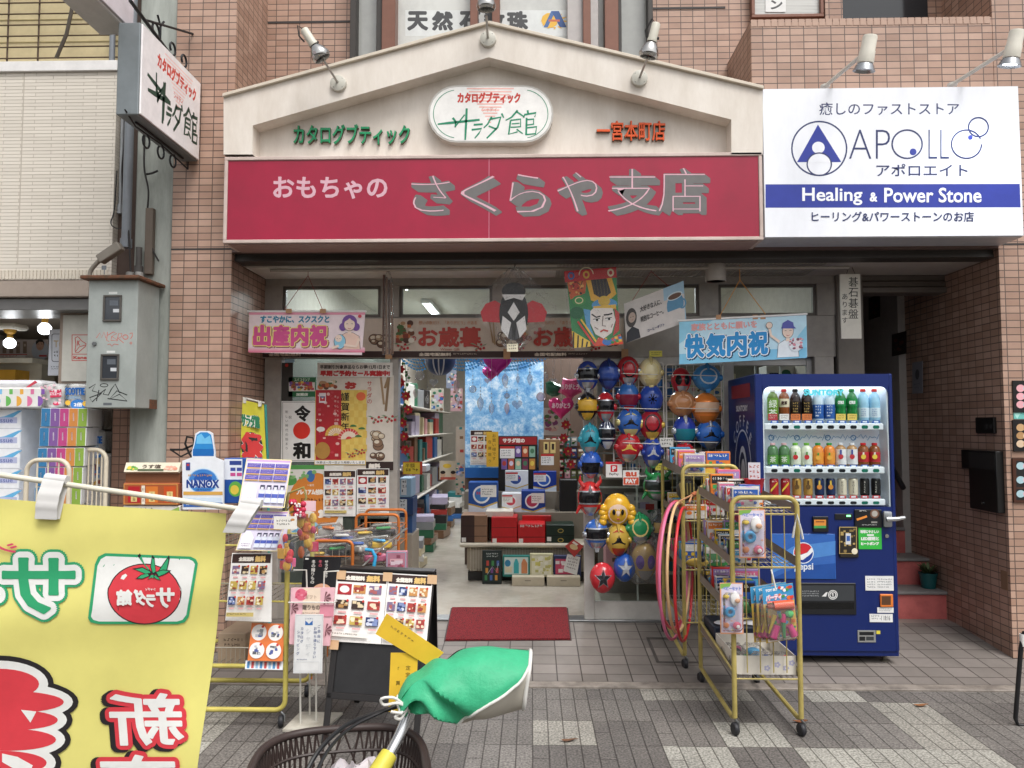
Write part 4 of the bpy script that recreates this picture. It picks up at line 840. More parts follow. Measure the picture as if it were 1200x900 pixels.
roll_pack('pink printed toilet roll pack between the carton and the blue lettered pack', 47, 450, 73, 477.5, 4.86, elis)
roll_pack('toilet roll pack with big blue lettering and yellow flowers on top', 74, 450, 101, 477.5, 4.86, scot(76.5, 454))
roll_pack('blue lettered toilet roll pack low beside the meter box', 88, 505, 115, 530, 5.05, scot(97, 511))
def flw(cv):
 cv.specks(92, 478, 111, 498, [M('#d8402f'), M('#e8a22c'), M('#2f7a3c'), M('#c42f4b'), M('#28519c')], 26, 1.6, 3.6, 9, 0); cv.text('1.5倍', 101, 499, 109, 502, SCB)
roll_pack('toilet roll pack printed with red and orange flowers under the meter box', 90, 476, 112, 503, 5.05, flw)
mb = MB(); a, b, c, d = RC(86, 531, 122, 640, 5.06); mb.box(a, b, 5.06, 5.4, 0, c + (d - c) * .99, M('#b8b6b2', .6), .01); cv = Cv.face(mb, 5.06); cv.specks(88, 535, 120, 570, [M('#c7563f'), M('#d3a54b'), M('#5b7fae'), M('#8f4f3f')], 30, 2, 5, 3); mb.build('carton', None, 'carton of floral toilet rolls standing behind the cream cart bars', 'carton')
# cream tube carts
CT = M('#d5cab4', .4)
def cart_frame(lbl, x0, x1, yt, Y, bars, z0=.05, rx=.07):
 a, b = P(x0, 560, Y).x, P(x1, 560, Y).x; zt = P((x0 + x1) / 2, yt, Y).z; t = thing('display_cart', lbl, 'display cart', ((a + b) / 2, Y, 0), 'cream tube carts by the tissue packs')
 mb = MB(); pts = [Vector((a, Y, z0))] + arc((a + rx, Y, zt - rx), rx, 180, 90, 6) + arc((b - rx, Y, zt - rx), rx, 90, 0, 6) + [Vector((b, Y, z0))]; mb.tube(pts, .0135, CT, 10); mb.build('end_frame', t)
 mb = MB(); mb.tube([(a, Y, .45), (b, Y, .45)], .008, CT, 8)
 for i in range(bars): x = a + (b - a) * (i + 1) / (bars + 1); mb.tube([(x, Y, .45), (x, Y, zt)], .005, CT, 6)
 mb.build('bar', t); mb = MB(); mb.tube([(a, Y, .45), (a, Y + .45, .45), (b, Y + .45, .45), (b, Y, .45)], .009, CT, 8); mb.build('shelf_rail', t)
 for x in (a, b): mb = MB(); mb.lathe([(0, -.012), (.03, -.012), (.03, .012), (0, .012)], M('#2b2b2b'), (x, Y, .03), 14, (1, 0, 0)); mb.build('caster', t)
cart_frame('cream tube cart end standing before the rainbow tissue stack', 31, 81, 539, 4.45, 3)
cart_frame('cream barred cart end right of the tissue stack before the brown pier', 88, 124, 527, 4.85, 6)
# ================================================================ THINGS HUNG UNDER THE CEILING
def hang(mb, top, pts, m, r=.002):
 for p in pts: mb.tube([top, p], r, m, 5)
YH = 5.22
WH = M('#eeebe8', .4); TAPE = M('#b98b63', .5)
def sheet(mb, c4, m, th=.003):               # thin board from four corners TL, TR, BR, BL
 a, b, c, d = [Vector(p) for p in c4]; n = (b - a).cross(d - a).normalized() * th
 if n.dot(a - CO) < 0: n = -n
 mb.prism([a, b, c, d], n, m); u, v = b - a, d - a; return lambda W, H, e=.0003: Cv.quad(mb, a, u, v, W, H, e)
# birth gift banner
t = thing('hanging_banner', 'pink birth gift banner with a mother holding her baby, hung from red cords', 'banner', tuple(P(360, 416, YH)))
mb = MB(); f = sheet(mb, (P(292, 366, YH), P(428, 366, YH + .02), P(424, 416, YH + .02), P(291, 413, YH)), M('#f3dfe2', .4)); cv = f(136, 49)
for i in range(6): cv.rect(0, 43 + i, 136, 49, M(('#f0c9d2', '#eebac7', '#ecaabb', '#ea9aae', '#e88aa2', '#e67a96')[i], .4)); cv.k -= .5
cv.rect(0, 0, 136, 3, M('#ea9ab0', .4)); TL_ = M('#2e86a8', .4); cv.text('すこやかに、スクスクと', 13, 4, 94, 13, TL_, .35, .05)
for b_, m_ in ((2.4, M('#8f4256', .4)), (2.0, M('#f2e27c', .4)), (.9, M('#d9508f', .4))):
 cv.k += 1
 for i, ch in enumerate('出産内祝'): o = .8 if b_ > 2.3 else 0; cv.text(ch, 6 + i * 22 - b_ + o, 16 - b_ + o, 25.5 + i * 22 + b_ + o, 41 + b_ + o, m_, b_ + .3, hold=True)
cv.k += 2
SK, LN = M('#f3d9c8', .5), M('#5a4a4a', .5)
def person_art(cv, ox, oy, k, hair, shirt, cap=False):
 g = lambda x, y: (ox + x * k, oy + y * k)
 cv.poly([g(-9, 26), g(-8, 15), g(-3, 12), g(3, 12), g(8, 15), g(9, 26)], M(shirt, .5)); cv.line([g(-9, 26), g(-8, 15), g(-3, 12), g(3, 12), g(8, 15), g(9, 26)], .35 * k, LN); cv.rect(*g(-1.5, 8), *g(1.5, 13), SK)
 if not cap: cv.ell(*g(-5.5, 7), 3 * k, 3.4 * k, M(hair, .5)); cv.ell(*g(5.5, 7), 3 * k, 3.4 * k, M(hair, .5)); cv.ell(*g(0, 3), 6.2 * k, 6.4 * k, M(hair, .5))
 cv.ell(*g(0, 5), 4.7 * k, 5.6 * k, SK, 22); cv.ring(*g(0, 5), 4.7 * k, 5.6 * k, .3 * k, LN, 22)
 if not cap: cv.poly([g(-4.8, 3), g(-4, -1), g(0, -2.4), g(4, -1), g(4.8, 3), g(1, .6), g(0, -1), g(-1, .6)], M(hair, .5))
 else: cv.poly([g(-5, 2), g(-4.4, -2), g(0, -4.4), g(4.4, -2), g(5, 2)], M(hair, .5)); cv.poly([g(-5.5, 2.4), g(-5, 1.2), g(5, 1.2), g(6.8, 3)], M(hair, .5))
 for x in (-2, 2): cv.line([g(x - .9, 4.6), g(x, 4.2), g(x + .9, 4.6)], .35 * k, LN)
 cv.line([g(-1.4, 8), g(0, 8.7), g(1.4, 8)], .4 * k, M('#c0504f', .5))
person_art(cv, 118, 8, 1.42, '#7b52a0', '#f2cdbb')
cv.ell(107, 36, 7, 9, M('#8ecbe4', .5)); cv.ring(107, 36, 7, 9, .5, LN, 22); cv.ell(105.5, 32, 4, 4.4, SK); cv.line([(103.5, 32), (104.7, 32.4)], .4, LN); cv.line([(106.5, 32), (107.7, 32.4)], .4, LN); cv.line([(130, 32), (126, 42), (112, 40)], 3, SK); cv.line([(98, 44), (106, 41)], 3, SK)
cv.ell(130, 5, 2.2, 2, M('#d9485a')); mb.build('sheet', t)
mb = MB(); a, b = P(290, 365, YH), P(429, 365, YH + .02); mb.tube([a, b], .0075, WH, 10); mb.build('top_rail', t)
mb = MB(); cd = M('#8c3a38', .6); kn = P(361, 323, YH); hang(mb, kn, (P(333, 363, YH), P(378, 363, YH), (kn.x, YH, ZC - .03)), cd); mb.build('cord', t)
for x in (335, 375): a, b, c, d = RC(x, 362, x + 7, 367, YH - .009); mb = MB(); mb.box(a, b, YH - .012, YH - .009, c, d, TAPE); mb.build('tape', t)
# recovery gift banner
t = thing('hanging_banner', 'sky blue recovery gift banner with a capped man holding flowers, hung by orange cord', 'banner', tuple(P(870, 424, YH)))
mb = MB(); f = sheet(mb, (P(796, 377, YH), P(945, 369, YH - .02), P(946, 418, YH - .02), P(796, 427, YH)), M('#bfe3f3', .4)); cv = f(150, 50)
cv.poly([(0, 0), (40, 0), (0, 26)], M('#8fd0ec', .4)); cv.poly([(150, 50), (150, 12), (118, 50)], M('#8fd0ec', .4)); cv.rect(0, 38, 150, 50, M('#7cc4e6', .4)); cv.text('家族とともに願いを', 14, 3, 92, 12, M('#e9a3a0', .4), .3)
for b_, m_ in ((2.6, M('#173a63', .4)), (2.0, M('#eef6fa', .4)), (.8, M('#1c8fd2', .4))):
 cv.k += 1
 for i, ch in enumerate('快気内祝'): o = .9 if b_ > 2.5 else 0; cv.text(ch, 7 + i * 25 - b_ + o, 16 - b_ + o, 29 + i * 25 + b_ + o, 43 + b_ + o, m_, b_ + .3, hold=True)
cv.k += 2; person_art(cv, 128, 11, 1.42, '#5a5fb0', '#e9f1f6', True); cv.line([(118, 30), (108, 22), (106, 12)], 3, SK); cv.ell(106, 10, 4, 4, SK); cv.ring(106, 10, 4, 4, .5, LN, 16); cv.ell(137, 34, 8, 8, M('#e9f1f6')); cv.specks(129, 26, 146, 40, [M('#d98c9c'), M('#f0e2e6'), M('#8a5a6a')], 26, 1.2, 2, 2, 0)
mb.build('sheet', t)
mb = MB(); a, b = P(794, 376, YH), P(946, 368, YH - .02); mb.tube([a, b], .0075, WH, 10); mb.build('top_rail', t)
mb = MB(); cd = M('#d08a2c', .6); kn = P(867, 328, YH); hang(mb, kn, (P(897, 368, YH), P(842, 373, YH), (kn.x, YH, ZC - .01)), cd, .0025); mb.build('cord', t)
for x in (839, 882, 891): a, b, c, d = RC(x, 369, x + 6, 374, YH - .012); mb = MB(); mb.box(a, b, YH - .015, YH - .012, c, d, TAPE); mb.build('tape', t)
# coffee board
YC = 5.3
t = thing('hanging_board', 'coffee gift board showing a blue cup and a woman, hung at a slant', 'sign', tuple(P(765, 400, YC)))
mb = MB(); f = sheet(mb, (P(731, 356, YC), P(801, 329, YC - .05), P(803, 378, YC - .05), P(734, 402, YC)), M('#ddd6d2', .4)); cv = f(100, 62)
cv.rect(66, 0, 100, 62, M('#a9cfe6', .4)); cv.ell(84, 32, 14, 20, M('#5f9ac0', .4)); cv.ell(84, 18, 13, 6, M('#dfeef5', .4)); cv.ell(84, 18.4, 11, 4.4, M('#6a4a34', .3)); cv.ring(96, 34, 6, 8, 2.4, M('#5f9ac0', .4), 16)
cv.poly([(0, 62), (2, 46), (12, 40), (22, 48), (24, 62)], M('#3c3d44', .5)); cv.ell(11, 26, 9, 15, M('#55504e', .5)); cv.ell(12, 26, 6, 8, M('#c9b2a4', .5)); cv.line([(9, 25), (11, 25)], .8, LN); cv.line([(13, 25), (15, 25)], .8, LN); cv.line([(11, 30), (13.5, 30)], .7, M('#a8625a'))
cv.text('大好きな人に、', 26, 14, 62, 23, M('#3c3a3a'), .1); cv.text('特別なコーヒー。', 26, 30, 64, 39, M('#3c3a3a'), .1); cv.text('コーヒーギフト', 36, 53, 64, 58, M('#4a4f7a'), .1)
mb.build('sheet', t); mb = MB(); kn = P(763, 318, YC); hang(mb, kn, (P(741, 352, YC), P(783, 335, YC), (kn.x, YC, ZC - .01)), M('#9c3b34'), .002); mb.build('cord', t)
# samurai kite in a clear bag
YK = 5.18
t = thing('packaged_kite', 'bagged kite printed with a samurai face in a golden horned helmet', 'kite', tuple(P(695, 410, YK)))
tl, tr, br, bl = P(664, 327, YK), P(722, 322, YK - .02), P(727, 396, YK - .02), P(672, 408, YK)
mb = MB(); f = sheet(mb, (tl, tr, br, bl), M('#2f8f52', .4)); cv = f(58, 80)
Q = lambda h: M(h, .45)
cv.poly([(0, 0), (24, 0), (20, 18), (2, 24)], Q('#d9632c')); cv.ell(9, 8, 6, 6, Q('#c9402c')); cv.ell(16, 7, 3, 4, Q('#e8873a')); cv.line([(4, 6), (8, 8), (6, 12)], 1.2, Q('#2b1d18')); cv.line([(12, 5), (16, 9), (18, 4)], 1.2, Q('#2b1d18')); cv.specks(1, 1, 22, 20, [Q('#2b1d18'), Q('#f0b45a')], 14, .8, 1.8, 3)
cv.poly([(26, 0), (52, 0), (54, 24), (30, 26)], Q('#2c2a2c'));
for i in range(6): cv.line([(30 + i * 4, 0), (32 + i * 3.6, 24)], .5, Q('#6a5a3a'), True)
cv.k += 1; cv.poly([(22, 0), (28, 2), (30, 20), (40, 27), (50, 20), (46, 0), (52, 0), (56, 22), (40, 34), (26, 27)], Q('#eeb52c')); cv.ell(41, 33, 15, 7, Q('#4d9fd6')); cv.ell(41, 29, 7, 6, Q('#e2b93a')); cv.rect(28, 34, 54, 39, Q('#f0c23a'))
cv.ell(12, 26, 8, 6, Q('#3f9c4f')); cv.ring(12, 26, 5, 4, 1.2, Q('#f0e2b0'), 16); cv.ell(8, 40, 8, 7, Q('#1e6a43'))
cv.poly([(23, 40), (28, 36), (50, 38), (52, 52), (46, 66), (36, 72), (27, 66), (22, 52)], Q('#f2e9e2')); cv.poly([(16, 36), (24, 38), (22, 56), (26, 70), (18, 60)], Q('#5ba6d8')); cv.poly([(52, 38), (57, 44), (55, 64), (47, 70), (52, 54)], Q('#c33a35'))
for x, s_ in ((30, 1), (44, -1)):
 cv.line([(x - 5, 44 + s_ * -1), (x, 46 + s_), (x + 5, 45 + s_)], 1.6, Q('#1c1718')); cv.ell(x, 50, 3.6, 1.8, Q('#faf7f3')); cv.ell(x + .6, 50, 1.5, 1.6, Q('#17120f')); cv.line([(x - 4, 49), (x + 4, 48.6)], .8, Q('#17120f'))
cv.line([(38, 46), (36, 57), (40, 58)], .8, Q('#5a3a32')); cv.line([(33, 64), (37, 62), (42, 64)], 1.8, Q('#c63a34')); cv.line([(27, 58), (31, 61)], .8, Q('#8a6a60')); cv.line([(46, 60), (48, 56)], .8, Q('#8a6a60'))
cv.poly([(0, 60), (20, 74), (20, 80), (0, 80)], Q('#eac23a'));
for i in range(4): cv.line([(2 + i * 5, 62 + i * 4), (0 + i * 5, 80)], 1.8, Q('#26221f'), True)
cv.k += 1; cv.line([(8, 50), (26, 80)], 2.4, Q('#d63a34')); cv.line([(12, 48), (30, 80)], 2, Q('#f0c83a')); cv.poly([(24, 80), (30, 70), (42, 74), (56, 68), (58, 80)], Q('#d24a34')); cv.ell(40, 76, 6, 4, Q('#3a78c0')); cv.specks(28, 70, 57, 80, [Q('#e8b83a'), Q('#2d7ac0'), Q('#2b8f4d')], 10, 1, 2.4, 5)
mb.build('printed_kite', t)
mb = MB(); f = sheet(mb, (P(661, 318, YK - .006), P(722, 313, YK - .024), P(723, 325, YK - .024), P(662, 331, YK - .006)), Q('#cf2c30')); cv = f(62, 13)
for x, c in ((8, '#3a78c0'), (26, '#e8b83a'), (55, '#f0e2c0')): cv.ell(x, 6, 4, 4.6, Q(c)); cv.ell(x, 6, 2, 2.4, Q('#cf2c30'))
cv.ring(26, 6, 9, 9, 1.2, Q('#f0e2c0'), 18, 180, 360); mb.build('header_card', t)
m2 = MB(); a_, b_, c_, d_ = P(660, 320, YK - .03), P(724, 314, YK - .05), P(729, 399, YK - .05), P(669, 411, YK - .03); rr = random.Random(2)
m2.grid(lambda u, v: (a_ * (1 - u) + b_ * u) * (1 - v) + (d_ * (1 - u) + c_ * u) * v + Vector((0, -.012 * math.sin(u * 3.14) * (1 - .3 * math.sin(v * 22 + u * 9)), 0)), 10, 14, BAG); m2.build('clear_bag', t)
# beetle kite in a bag
t = thing('packaged_kite', 'bagged black and red beetle shaped kite with white chest', 'kite', tuple(P(603, 412, YK)))
mb = MB(); n0 = P(603, 313, YK)
def bodyf(pts, m, y=0, th=.004): mb.prism([P(x, q, YK + y) for x, q in pts], (0, th, 0), m)
def el(cx, cy, rx, ry, a0=0, a1=360, n=22): return [(cx + rx * math.cos(R(a0 + (a1 - a0) * i / n)), cy + ry * math.sin(R(a0 + (a1 - a0) * i / n))) for i in range(n)]
KB = M('#1d1c1f', .45); KR = M('#c8202c', .4); KW = M('#e9e6e4', .45)
for s_ in (-1, 1): bodyf([(602 + s_ * 12, 358), (602 + s_ * 22, 352), (602 + s_ * 33, 356), (602 + s_ * 39, 366), (602 + s_ * 36, 377), (602 + s_ * 16, 378)], KR, .0)
bodyf(el(602, 368, 17, 31), KB, -.006); bodyf(el(602, 341, 14, 10), KB, -.012)
bodyf([(588, 345), (616, 345), (612, 352), (602, 349), (592, 352)], KW, -.018, .003); bodyf([(602, 354), (609, 366), (602, 376), (595, 366)], KW, -.018, .003)
for s_ in (-1, 1): bodyf([(602 + s_ * 13, 370), (602 + s_ * 15, 386), (602 + s_ * 7, 396), (602 + s_ * 3, 378)], KW, -.018, .003); bodyf([(602 + s_ * 3, 380), (602 + s_ * 6, 396), (602 + s_ * 1.5, 398)], M('#4d4c50'), -.0195, .002)
mb.build('printed_kite', t)
mb = MB(); a, b, c, d = RC(594, 403, 607, 412, YK - .045); mb.box(a, b, YK - .047, YK - .045, c, d, M('#e8e0c4')); cv = Cv.face(mb, YK - .047); cv.print_(596, 404, 606, 411, M('#3a3836'), 2); mb.build('price_tag', t)
m2 = MB(); 
def bagpt(u, v):
 k = v; hw = (5 + 47 * math.sin(min(1, k * 1.9) * 1.35) if k < .55 else 49 - (k - .55) * 92) ; hw = max(3, hw)
 x = 603 + (u - .5) * 2 * hw; y = 313 + k * 98
 return P(x, y, YK - .03) + Vector((0, -.03 * math.sin(u * math.pi) * math.sin(k * 3.14) + .008 * math.sin(u * 23 + k * 17) + .006 * math.sin(u * 41 - k * 31), 0))
m2.grid(bagpt, 22, 22, BAG); m2.tube([n0, n0 + Vector((.01, 0, .02)), n0 + Vector((0, 0, .045)), Vector((n0.x, YK, ZC - .02))], .002, M('#4a4745'), 5); m2.build('clear_bag', t)
# wrapped rod bundle hanging near the left post
t = thing('wrapped_pole', 'bundle of thin brown sticks wrapped in clear film hanging by the left post', 'stick bundle', tuple(P(454, 420, 5.3)))
mb = MB()
for i, x in enumerate((450, 453, 456, 459)): mb.tube([P(x, 322 + i * 3, 5.3 + .01 * (i % 2)), P(x + (i - 1.5) * .6, 415, 5.3 + .01 * (i % 2))], .008, M(('#6b4a3c', '#8a6a55', '#5e463b', '#94705a')[i], .4), 8)
mb.build('stick', t); mb = MB(); mb.tube([P(455, 318, 5.3), P(455, 330, 5.3), P(455, 400, 5.3), P(454, 416, 5.3)], [.012, .033, .038, .036], BAG, 14); mb.tube([P(455, 318, 5.3), Vector((P(455, 318, 5.3).x, 5.3, ZC - .03))], .002, M('#3a3735'), 5); mb.build('clear_bag', t)
# handwritten white placard, ceiling drum lamp, black dome
YW = 5.35
mb = MB(); a, b, c, d = RC(985, 321, 1009, 397, YW); mb.box(a, b, YW, YW + .012, c, d, M('#ddd8cb', .5), .002); cv = Cv.face(mb, YW); ik = M('#26231f', .5)
cv.vtext('碁石碁盤', 1000, 324, 374, ik, .0, 12.5); cv.vtext('あります', 990, 343, 380, ik, 0, 8)
mb.tube([P(992, 321, YW), P(995, 312, YW), P(996, 300, YW)], .002, M('#4a4745'), 5); mb.tube([P(1002, 321, YW), P(998, 312, YW), P(996, 300, YW)], .002, M('#4a4745'), 5)
mb.build('handwritten_placard', None, 'narrow white placard with handwritten black brush characters hung by the stairway', 'sign')
o = P(838.5, 317, 5.25); t = thing('ceiling_downlight', 'grey drum shaped downlight under the entrance ceiling', 'ceiling light', (o.x, o.y, o.z - .08))
mb = MB(); mb.lathe([(.062, -.075), (.068, -.078), (.07, -.07), (.07, .09), (0, .09)], M('#a79f96', .45), o, 24); mb.build('housing', t); mb = MB(); mb.lathe([(0, -.066), (.058, -.068), (.06, -.075)], M('#8d8a85', .3, .4), o, 20); mb.build('reflector', t)
o = P(711, 308, 5.45); mb = MB(); mb.lathe([(0, -.02), (.06, -.02), (.075, -.005), (.08, .015), (.05, .03), (.05, .06)], M('#262424', .5), o, 20); mb.build('ceiling_camera', None, 'flat black dome fitting on the ceiling above the samurai kite', 'ceiling fitting')
# ================================================================ banner strip over the doorway
YBN = RY - .03
FOOD = [M(c, .5) for c in ('#7a4a33', '#b58a62', '#d9c6a8', '#8a3f2c', '#c9713c', '#5a3a2c', '#e6dccb', '#4f6b3a')]
def mushrooms(cv, x0, y0, x1, y1, seed):
 rnd = random.Random(seed)
 for i in range(9):
  x, y, r = rnd.uniform(x0 + 5, x1 - 5), rnd.uniform(y0 + 5, y1 - 5), rnd.uniform(4, 7); c = M(('#8a6a52', '#b59a7c', '#d2bfa4', '#6e4f3d')[i % 4], .5); cv.ell(x, y, r, r * .85, c, 16); cv.ring(x, y, r, r * .85, .7, M('#4c3629'), 16); cv.ell(x - r * .2, y - r * .2, r * .5, r * .35, M('#e0d2bb'), 10)
def berries(cv, x, y, k=1):
 for i, (dx, dy) in enumerate(((0, 0), (4, 2), (8, -1), (2, 5), (7, 4), (11, 3))): cv.ell(x + dx * k, y + dy * k, 1.6 * k, 1.6 * k, M('#b8242c', .4), 10, hold=True)
 cv.k += 1
 for a in (20, 160, 250): cv.poly([(x + 5 * k, y + 1 * k), (x + 5 * k + 8 * k * math.cos(R(a - 14)), y - 5 * k * math.sin(R(a - 14))), (x + 5 * k + 11 * k * math.cos(R(a)), y - 7 * k * math.sin(R(a)))], M('#7d9272', .5), True)
 cv.k += 1
mb, cv = board('', '', '', 292, 373, 690, 419, YBN, M('#d2c1b0', .5)); a, b, c, d = RC(689.5, 373, 731, 419, YBN); mb.box(a, b, YBN, YBN + .006, c, d, M('#d2c1b0', .5))
cv.rect(292, 411.5, 731, 419, M('#3a2420', .5))
for k, ox in enumerate((285, 461, 596)):
 if k: cv.text('お歳暮', ox + 29, 383, ox + 103, 407, M('#b83a2c', .4), .7); cv.text('冬の', ox + 14, 393, ox + 27, 400, M('#b83a2c', .4), .2); cv.text('想いの数だけ、「ありがとう」がある', ox + 30, 376, ox + 98, 380.5, M('#c98a62', .4)); cv.text('Winter Gift', ox + 55, 408, ox + 78, 411, M('#b86a5c', .4))
 x0 = ox + (3 if k else 8); cv.specks(x0, 375, x0 + 22, 403, FOOD, 30, 2, 5, 11 + k, .2)
 if k < 2: mushrooms(cv, ox + 118 if k else 432, 388, ox + 145 if k else 458, 411, 20 + k); cv.line([(ox + 112, 374), (ox + 117, 402)], 1.5, M('#a8875e')); cv.line([(ox + 117, 374), (ox + 119, 404)], 1.5, M('#b4946a'))
 berries(cv, ox + 6, 405); berries(cv, ox + 95, 405) if k else None
 cv.text('全国宅配無料', ox + 30, 413.5, ox + 68, 417.5, M('#d9c7b4'), .15); cv.print_(ox + 70, 414, ox + 98, 417, M('#b8a594'), 1, seed=k)
mushrooms(cv, 706, 388, 730, 411, 31)
for x in (452, 590, 728): cv.rect(x, 409, x + 8, 421, TAPE)
mb.build('winter_gift_banner', None, 'long beige winter gift banner with red characters and food photos over the doorway', 'banner')
# ================================================================ posters on the left glass
YP = RY - .012
def poster(lbl, x0, y0, x1, y1, c, draw, Y=YP, name='poster', cat='poster', group=None, th=.002):
 mb, cv = board('', '', '', x0, y0, x1, y1, Y, M(c, .4), th); draw(cv); return mb.build(name, None, lbl, cat, group)
def d_(cv):
 cv.rect(334, 421, 345, 425, M('#9fc7e0')); cv.ell(336, 428, 2, 2, M('#c8342c'), 12)
poster('dark narrow notice at the upper left of the side window', 330, 425, 343, 470, '#3a3733', d_)
def d_(cv):
 cv.text('スパ スタンプ', 345, 443, 363, 447, M('#cfe0c8'), .1); cv.rect(338.5, 448, 369, 458.5, M('#dfd8cf')); cv.specks(339, 446, 368, 458, [M(c) for c in ('#7a4f9c', '#d06a3a', '#e6c84a', '#c0455a', '#4a7ab0', '#8a5a3a')], 40, 1.2, 3, 6); cv.text('加盟店', 347, 460.5, 361, 464, M('#dfe8d8'), .2)
poster('green shop stamp notice with a crowd of colours on the side window', 338, 442, 370, 465, '#1f6a3c', d_)
def d_(cv):
 cv.frame(331, 471, 370, 540, .5, M('#55504c')); k = M('#15120f', .4); cv.text('令', 345, 475, 364, 494, k, .7); cv.ell(353.5, 504.5, 10, 10, M('#e0301f', .4), 32); cv.text('和', 343, 518, 364, 538, k, .9); cv.vtext('新しい時代の始まり', 336, 480, 528, M('#6a6460'), 0, 3.6); cv.vtext('祝', 340, 486, 492, M('#6a6460'), 0, 4)
poster('white poster with two big brush characters and a red sun disc', 329.5, 470, 371, 541, '#ece9e4', d_, YP - .004)
def d_(cv):
 for r_ in range(10):
  for q in range(6): 
   if (r_ + q) % 2: cv.rect(400 + q * 5, 457 + r_ * 8, 405 + q * 5, 465 + r_ * 8, M('#e2bc52'), True)
 cv.k += 1; cv.rect(370, 457, 400, 539, M('#b8242e', .4)); cv.specks(371, 458, 399, 538, [M('#c23a44'), M('#a81c28'), M('#e6b8b0')], 40, .8, 2.5, 7, .3)
 cv.rect(374, 460.5, 382, 472, M('#e9dfe2')); cv.poly([(375, 464), (378, 468), (381, 464), (381, 470), (375, 470)], M('#c8343c')); cv.rect(375.5, 464.5, 380.5, 466, M('#3a4a8a'))
 cv.vtext('謹賀新年', 404.5, 459, 506, M('#1d1713', .4), .3, 10.5); cv.ell(423, 464.5, 5.5, 5, M('#e86a3a'), 22); cv.vtext('本年もどうぞ', 393, 462, 495, M('#e8c0b8'), 0, 3); cv.vtext('よろしくお願い', 396, 463, 500, M('#e8c0b8'), 0, 3); 
 for cx, cy, c in ((394, 511, '#e6b64a'), (409, 515, '#d8433c')):
  cv.ell(cx, cy, 13, 13, M(c), 26, 180, 340); cv.ell(cx, cy, 9.5, 9.5, M('#f0dcc0'), 26, 180, 340)
  for a in range(184, 340, 16): cv.line([(cx + 4 * math.cos(R(a)), cy + 4 * math.sin(R(a))), (cx + 13 * math.cos(R(a)), cy + 13 * math.sin(R(a)))], .5, M('#c98a3a' if c[1] == 'e' else '#f0d0c0'), True)
  cv.k += 1; cv.ell(cx, cy, 3.6, 3.6, M(c), 14, 180, 340)
 for x, y in ((414, 500), (424, 503), (420, 512)): cv.ell(x, y, 4, 2.4, M('#3f7a44'), 12, 180, 360)
 cv.ell(378, 528, 9, 10, M('#b8863a'), 16); cv.ell(376, 503, 5, 3, M('#eadfd8'), 12); berries(cv, 418, 528, .8); berries(cv, 408, 532, .7); cv.rect(369, 539.5, 428, 544, M('#ece9e4')); cv.text('休業は一月一日より再開いたします', 371, 540.5, 427, 543.4, M('#3a3430'))
poster('red and gold new year greeting poster with paper fans', 369, 457, 429, 545, '#e8c860', d_, YP - .006)
def d_(cv):
 cv.specks(372, 445, 396, 457, FOOD, 26, 2, 4, 13, .2); cv.text('お', 404, 447, 418, 456, M('#b8342c'), .8); cv.vtext('サラダの', 433, 446, 474, M('#c0483c'), .1, 6.5); cv.line([(446, 440), (450, 474)], 2.5, M('#a98a66')); cv.line([(456, 440), (452, 482)], 3, M('#8f7252')); cv.line([(451, 455), (456, 440)], 3, M('#9c7d5a')); berries(cv, 436, 490); berries(cv, 452, 489)
 mushrooms(cv, 431, 503, 459, 540, 44); cv.rect(429, 541, 461, 551, M('#33221e')); cv.text('無料', 432, 543, 446, 549, M('#e6ddd2'), .4)
poster('tall cream winter gift poster with mushrooms and red berries by the doorway', 371, 440, 461, 551, '#ddd2c4', d_, YP)
def d_(cv):
 cv.text('早期割引対象商品ならお得!12月1日まで', 375, 427.5, 457, 432.5, M('#4a4340'), .15); cv.text('早期ご予約セール実施中!', 375, 434, 457, 441, M('#c4272b'), .5)
poster('white strip announcing an early booking sale in red above the winter poster', 372, 425, 460, 442, '#e6e0d8', d_, YP - .008)
def d_(cv):
 cv.ell(369, 590, 31, 36, M('#d9832f', .45), 40); cv.rect(337, 545, 380, 550, M('#4f9a4a')); cv.ell(364, 558, 5, 7, M('#3a6ea8')); cv.ell(340, 563, 8, 6, M('#4f9a4a')); cv.text('一宮市', 360, 567, 368, 570, M('#f2e6d8')); cv.text('プレミアム付商品券', 347, 573, 388, 580, M('#f4ece0'), .4); cv.text('金 賞', 352, 597, 388, 607, M('#f4ece0'), .8); cv.print_(352, 584, 386, 590, M('#7a3a1c'), 1)
 cv.specks(337, 550, 400, 562, [M('#7db06a'), M('#8fc07c')], 12, 1.5, 3, 8, .3); cv.specks(338, 612, 398, 626, [M('#5fb0dc'), M('#8cc8e4'), M('#7db06a')], 24, 1, 3, 8, .6)
poster('white and orange gift voucher poster with a bottle drawing on the side window', 336, 545, 402, 628, '#dfdcd4', d_, YP - .003)
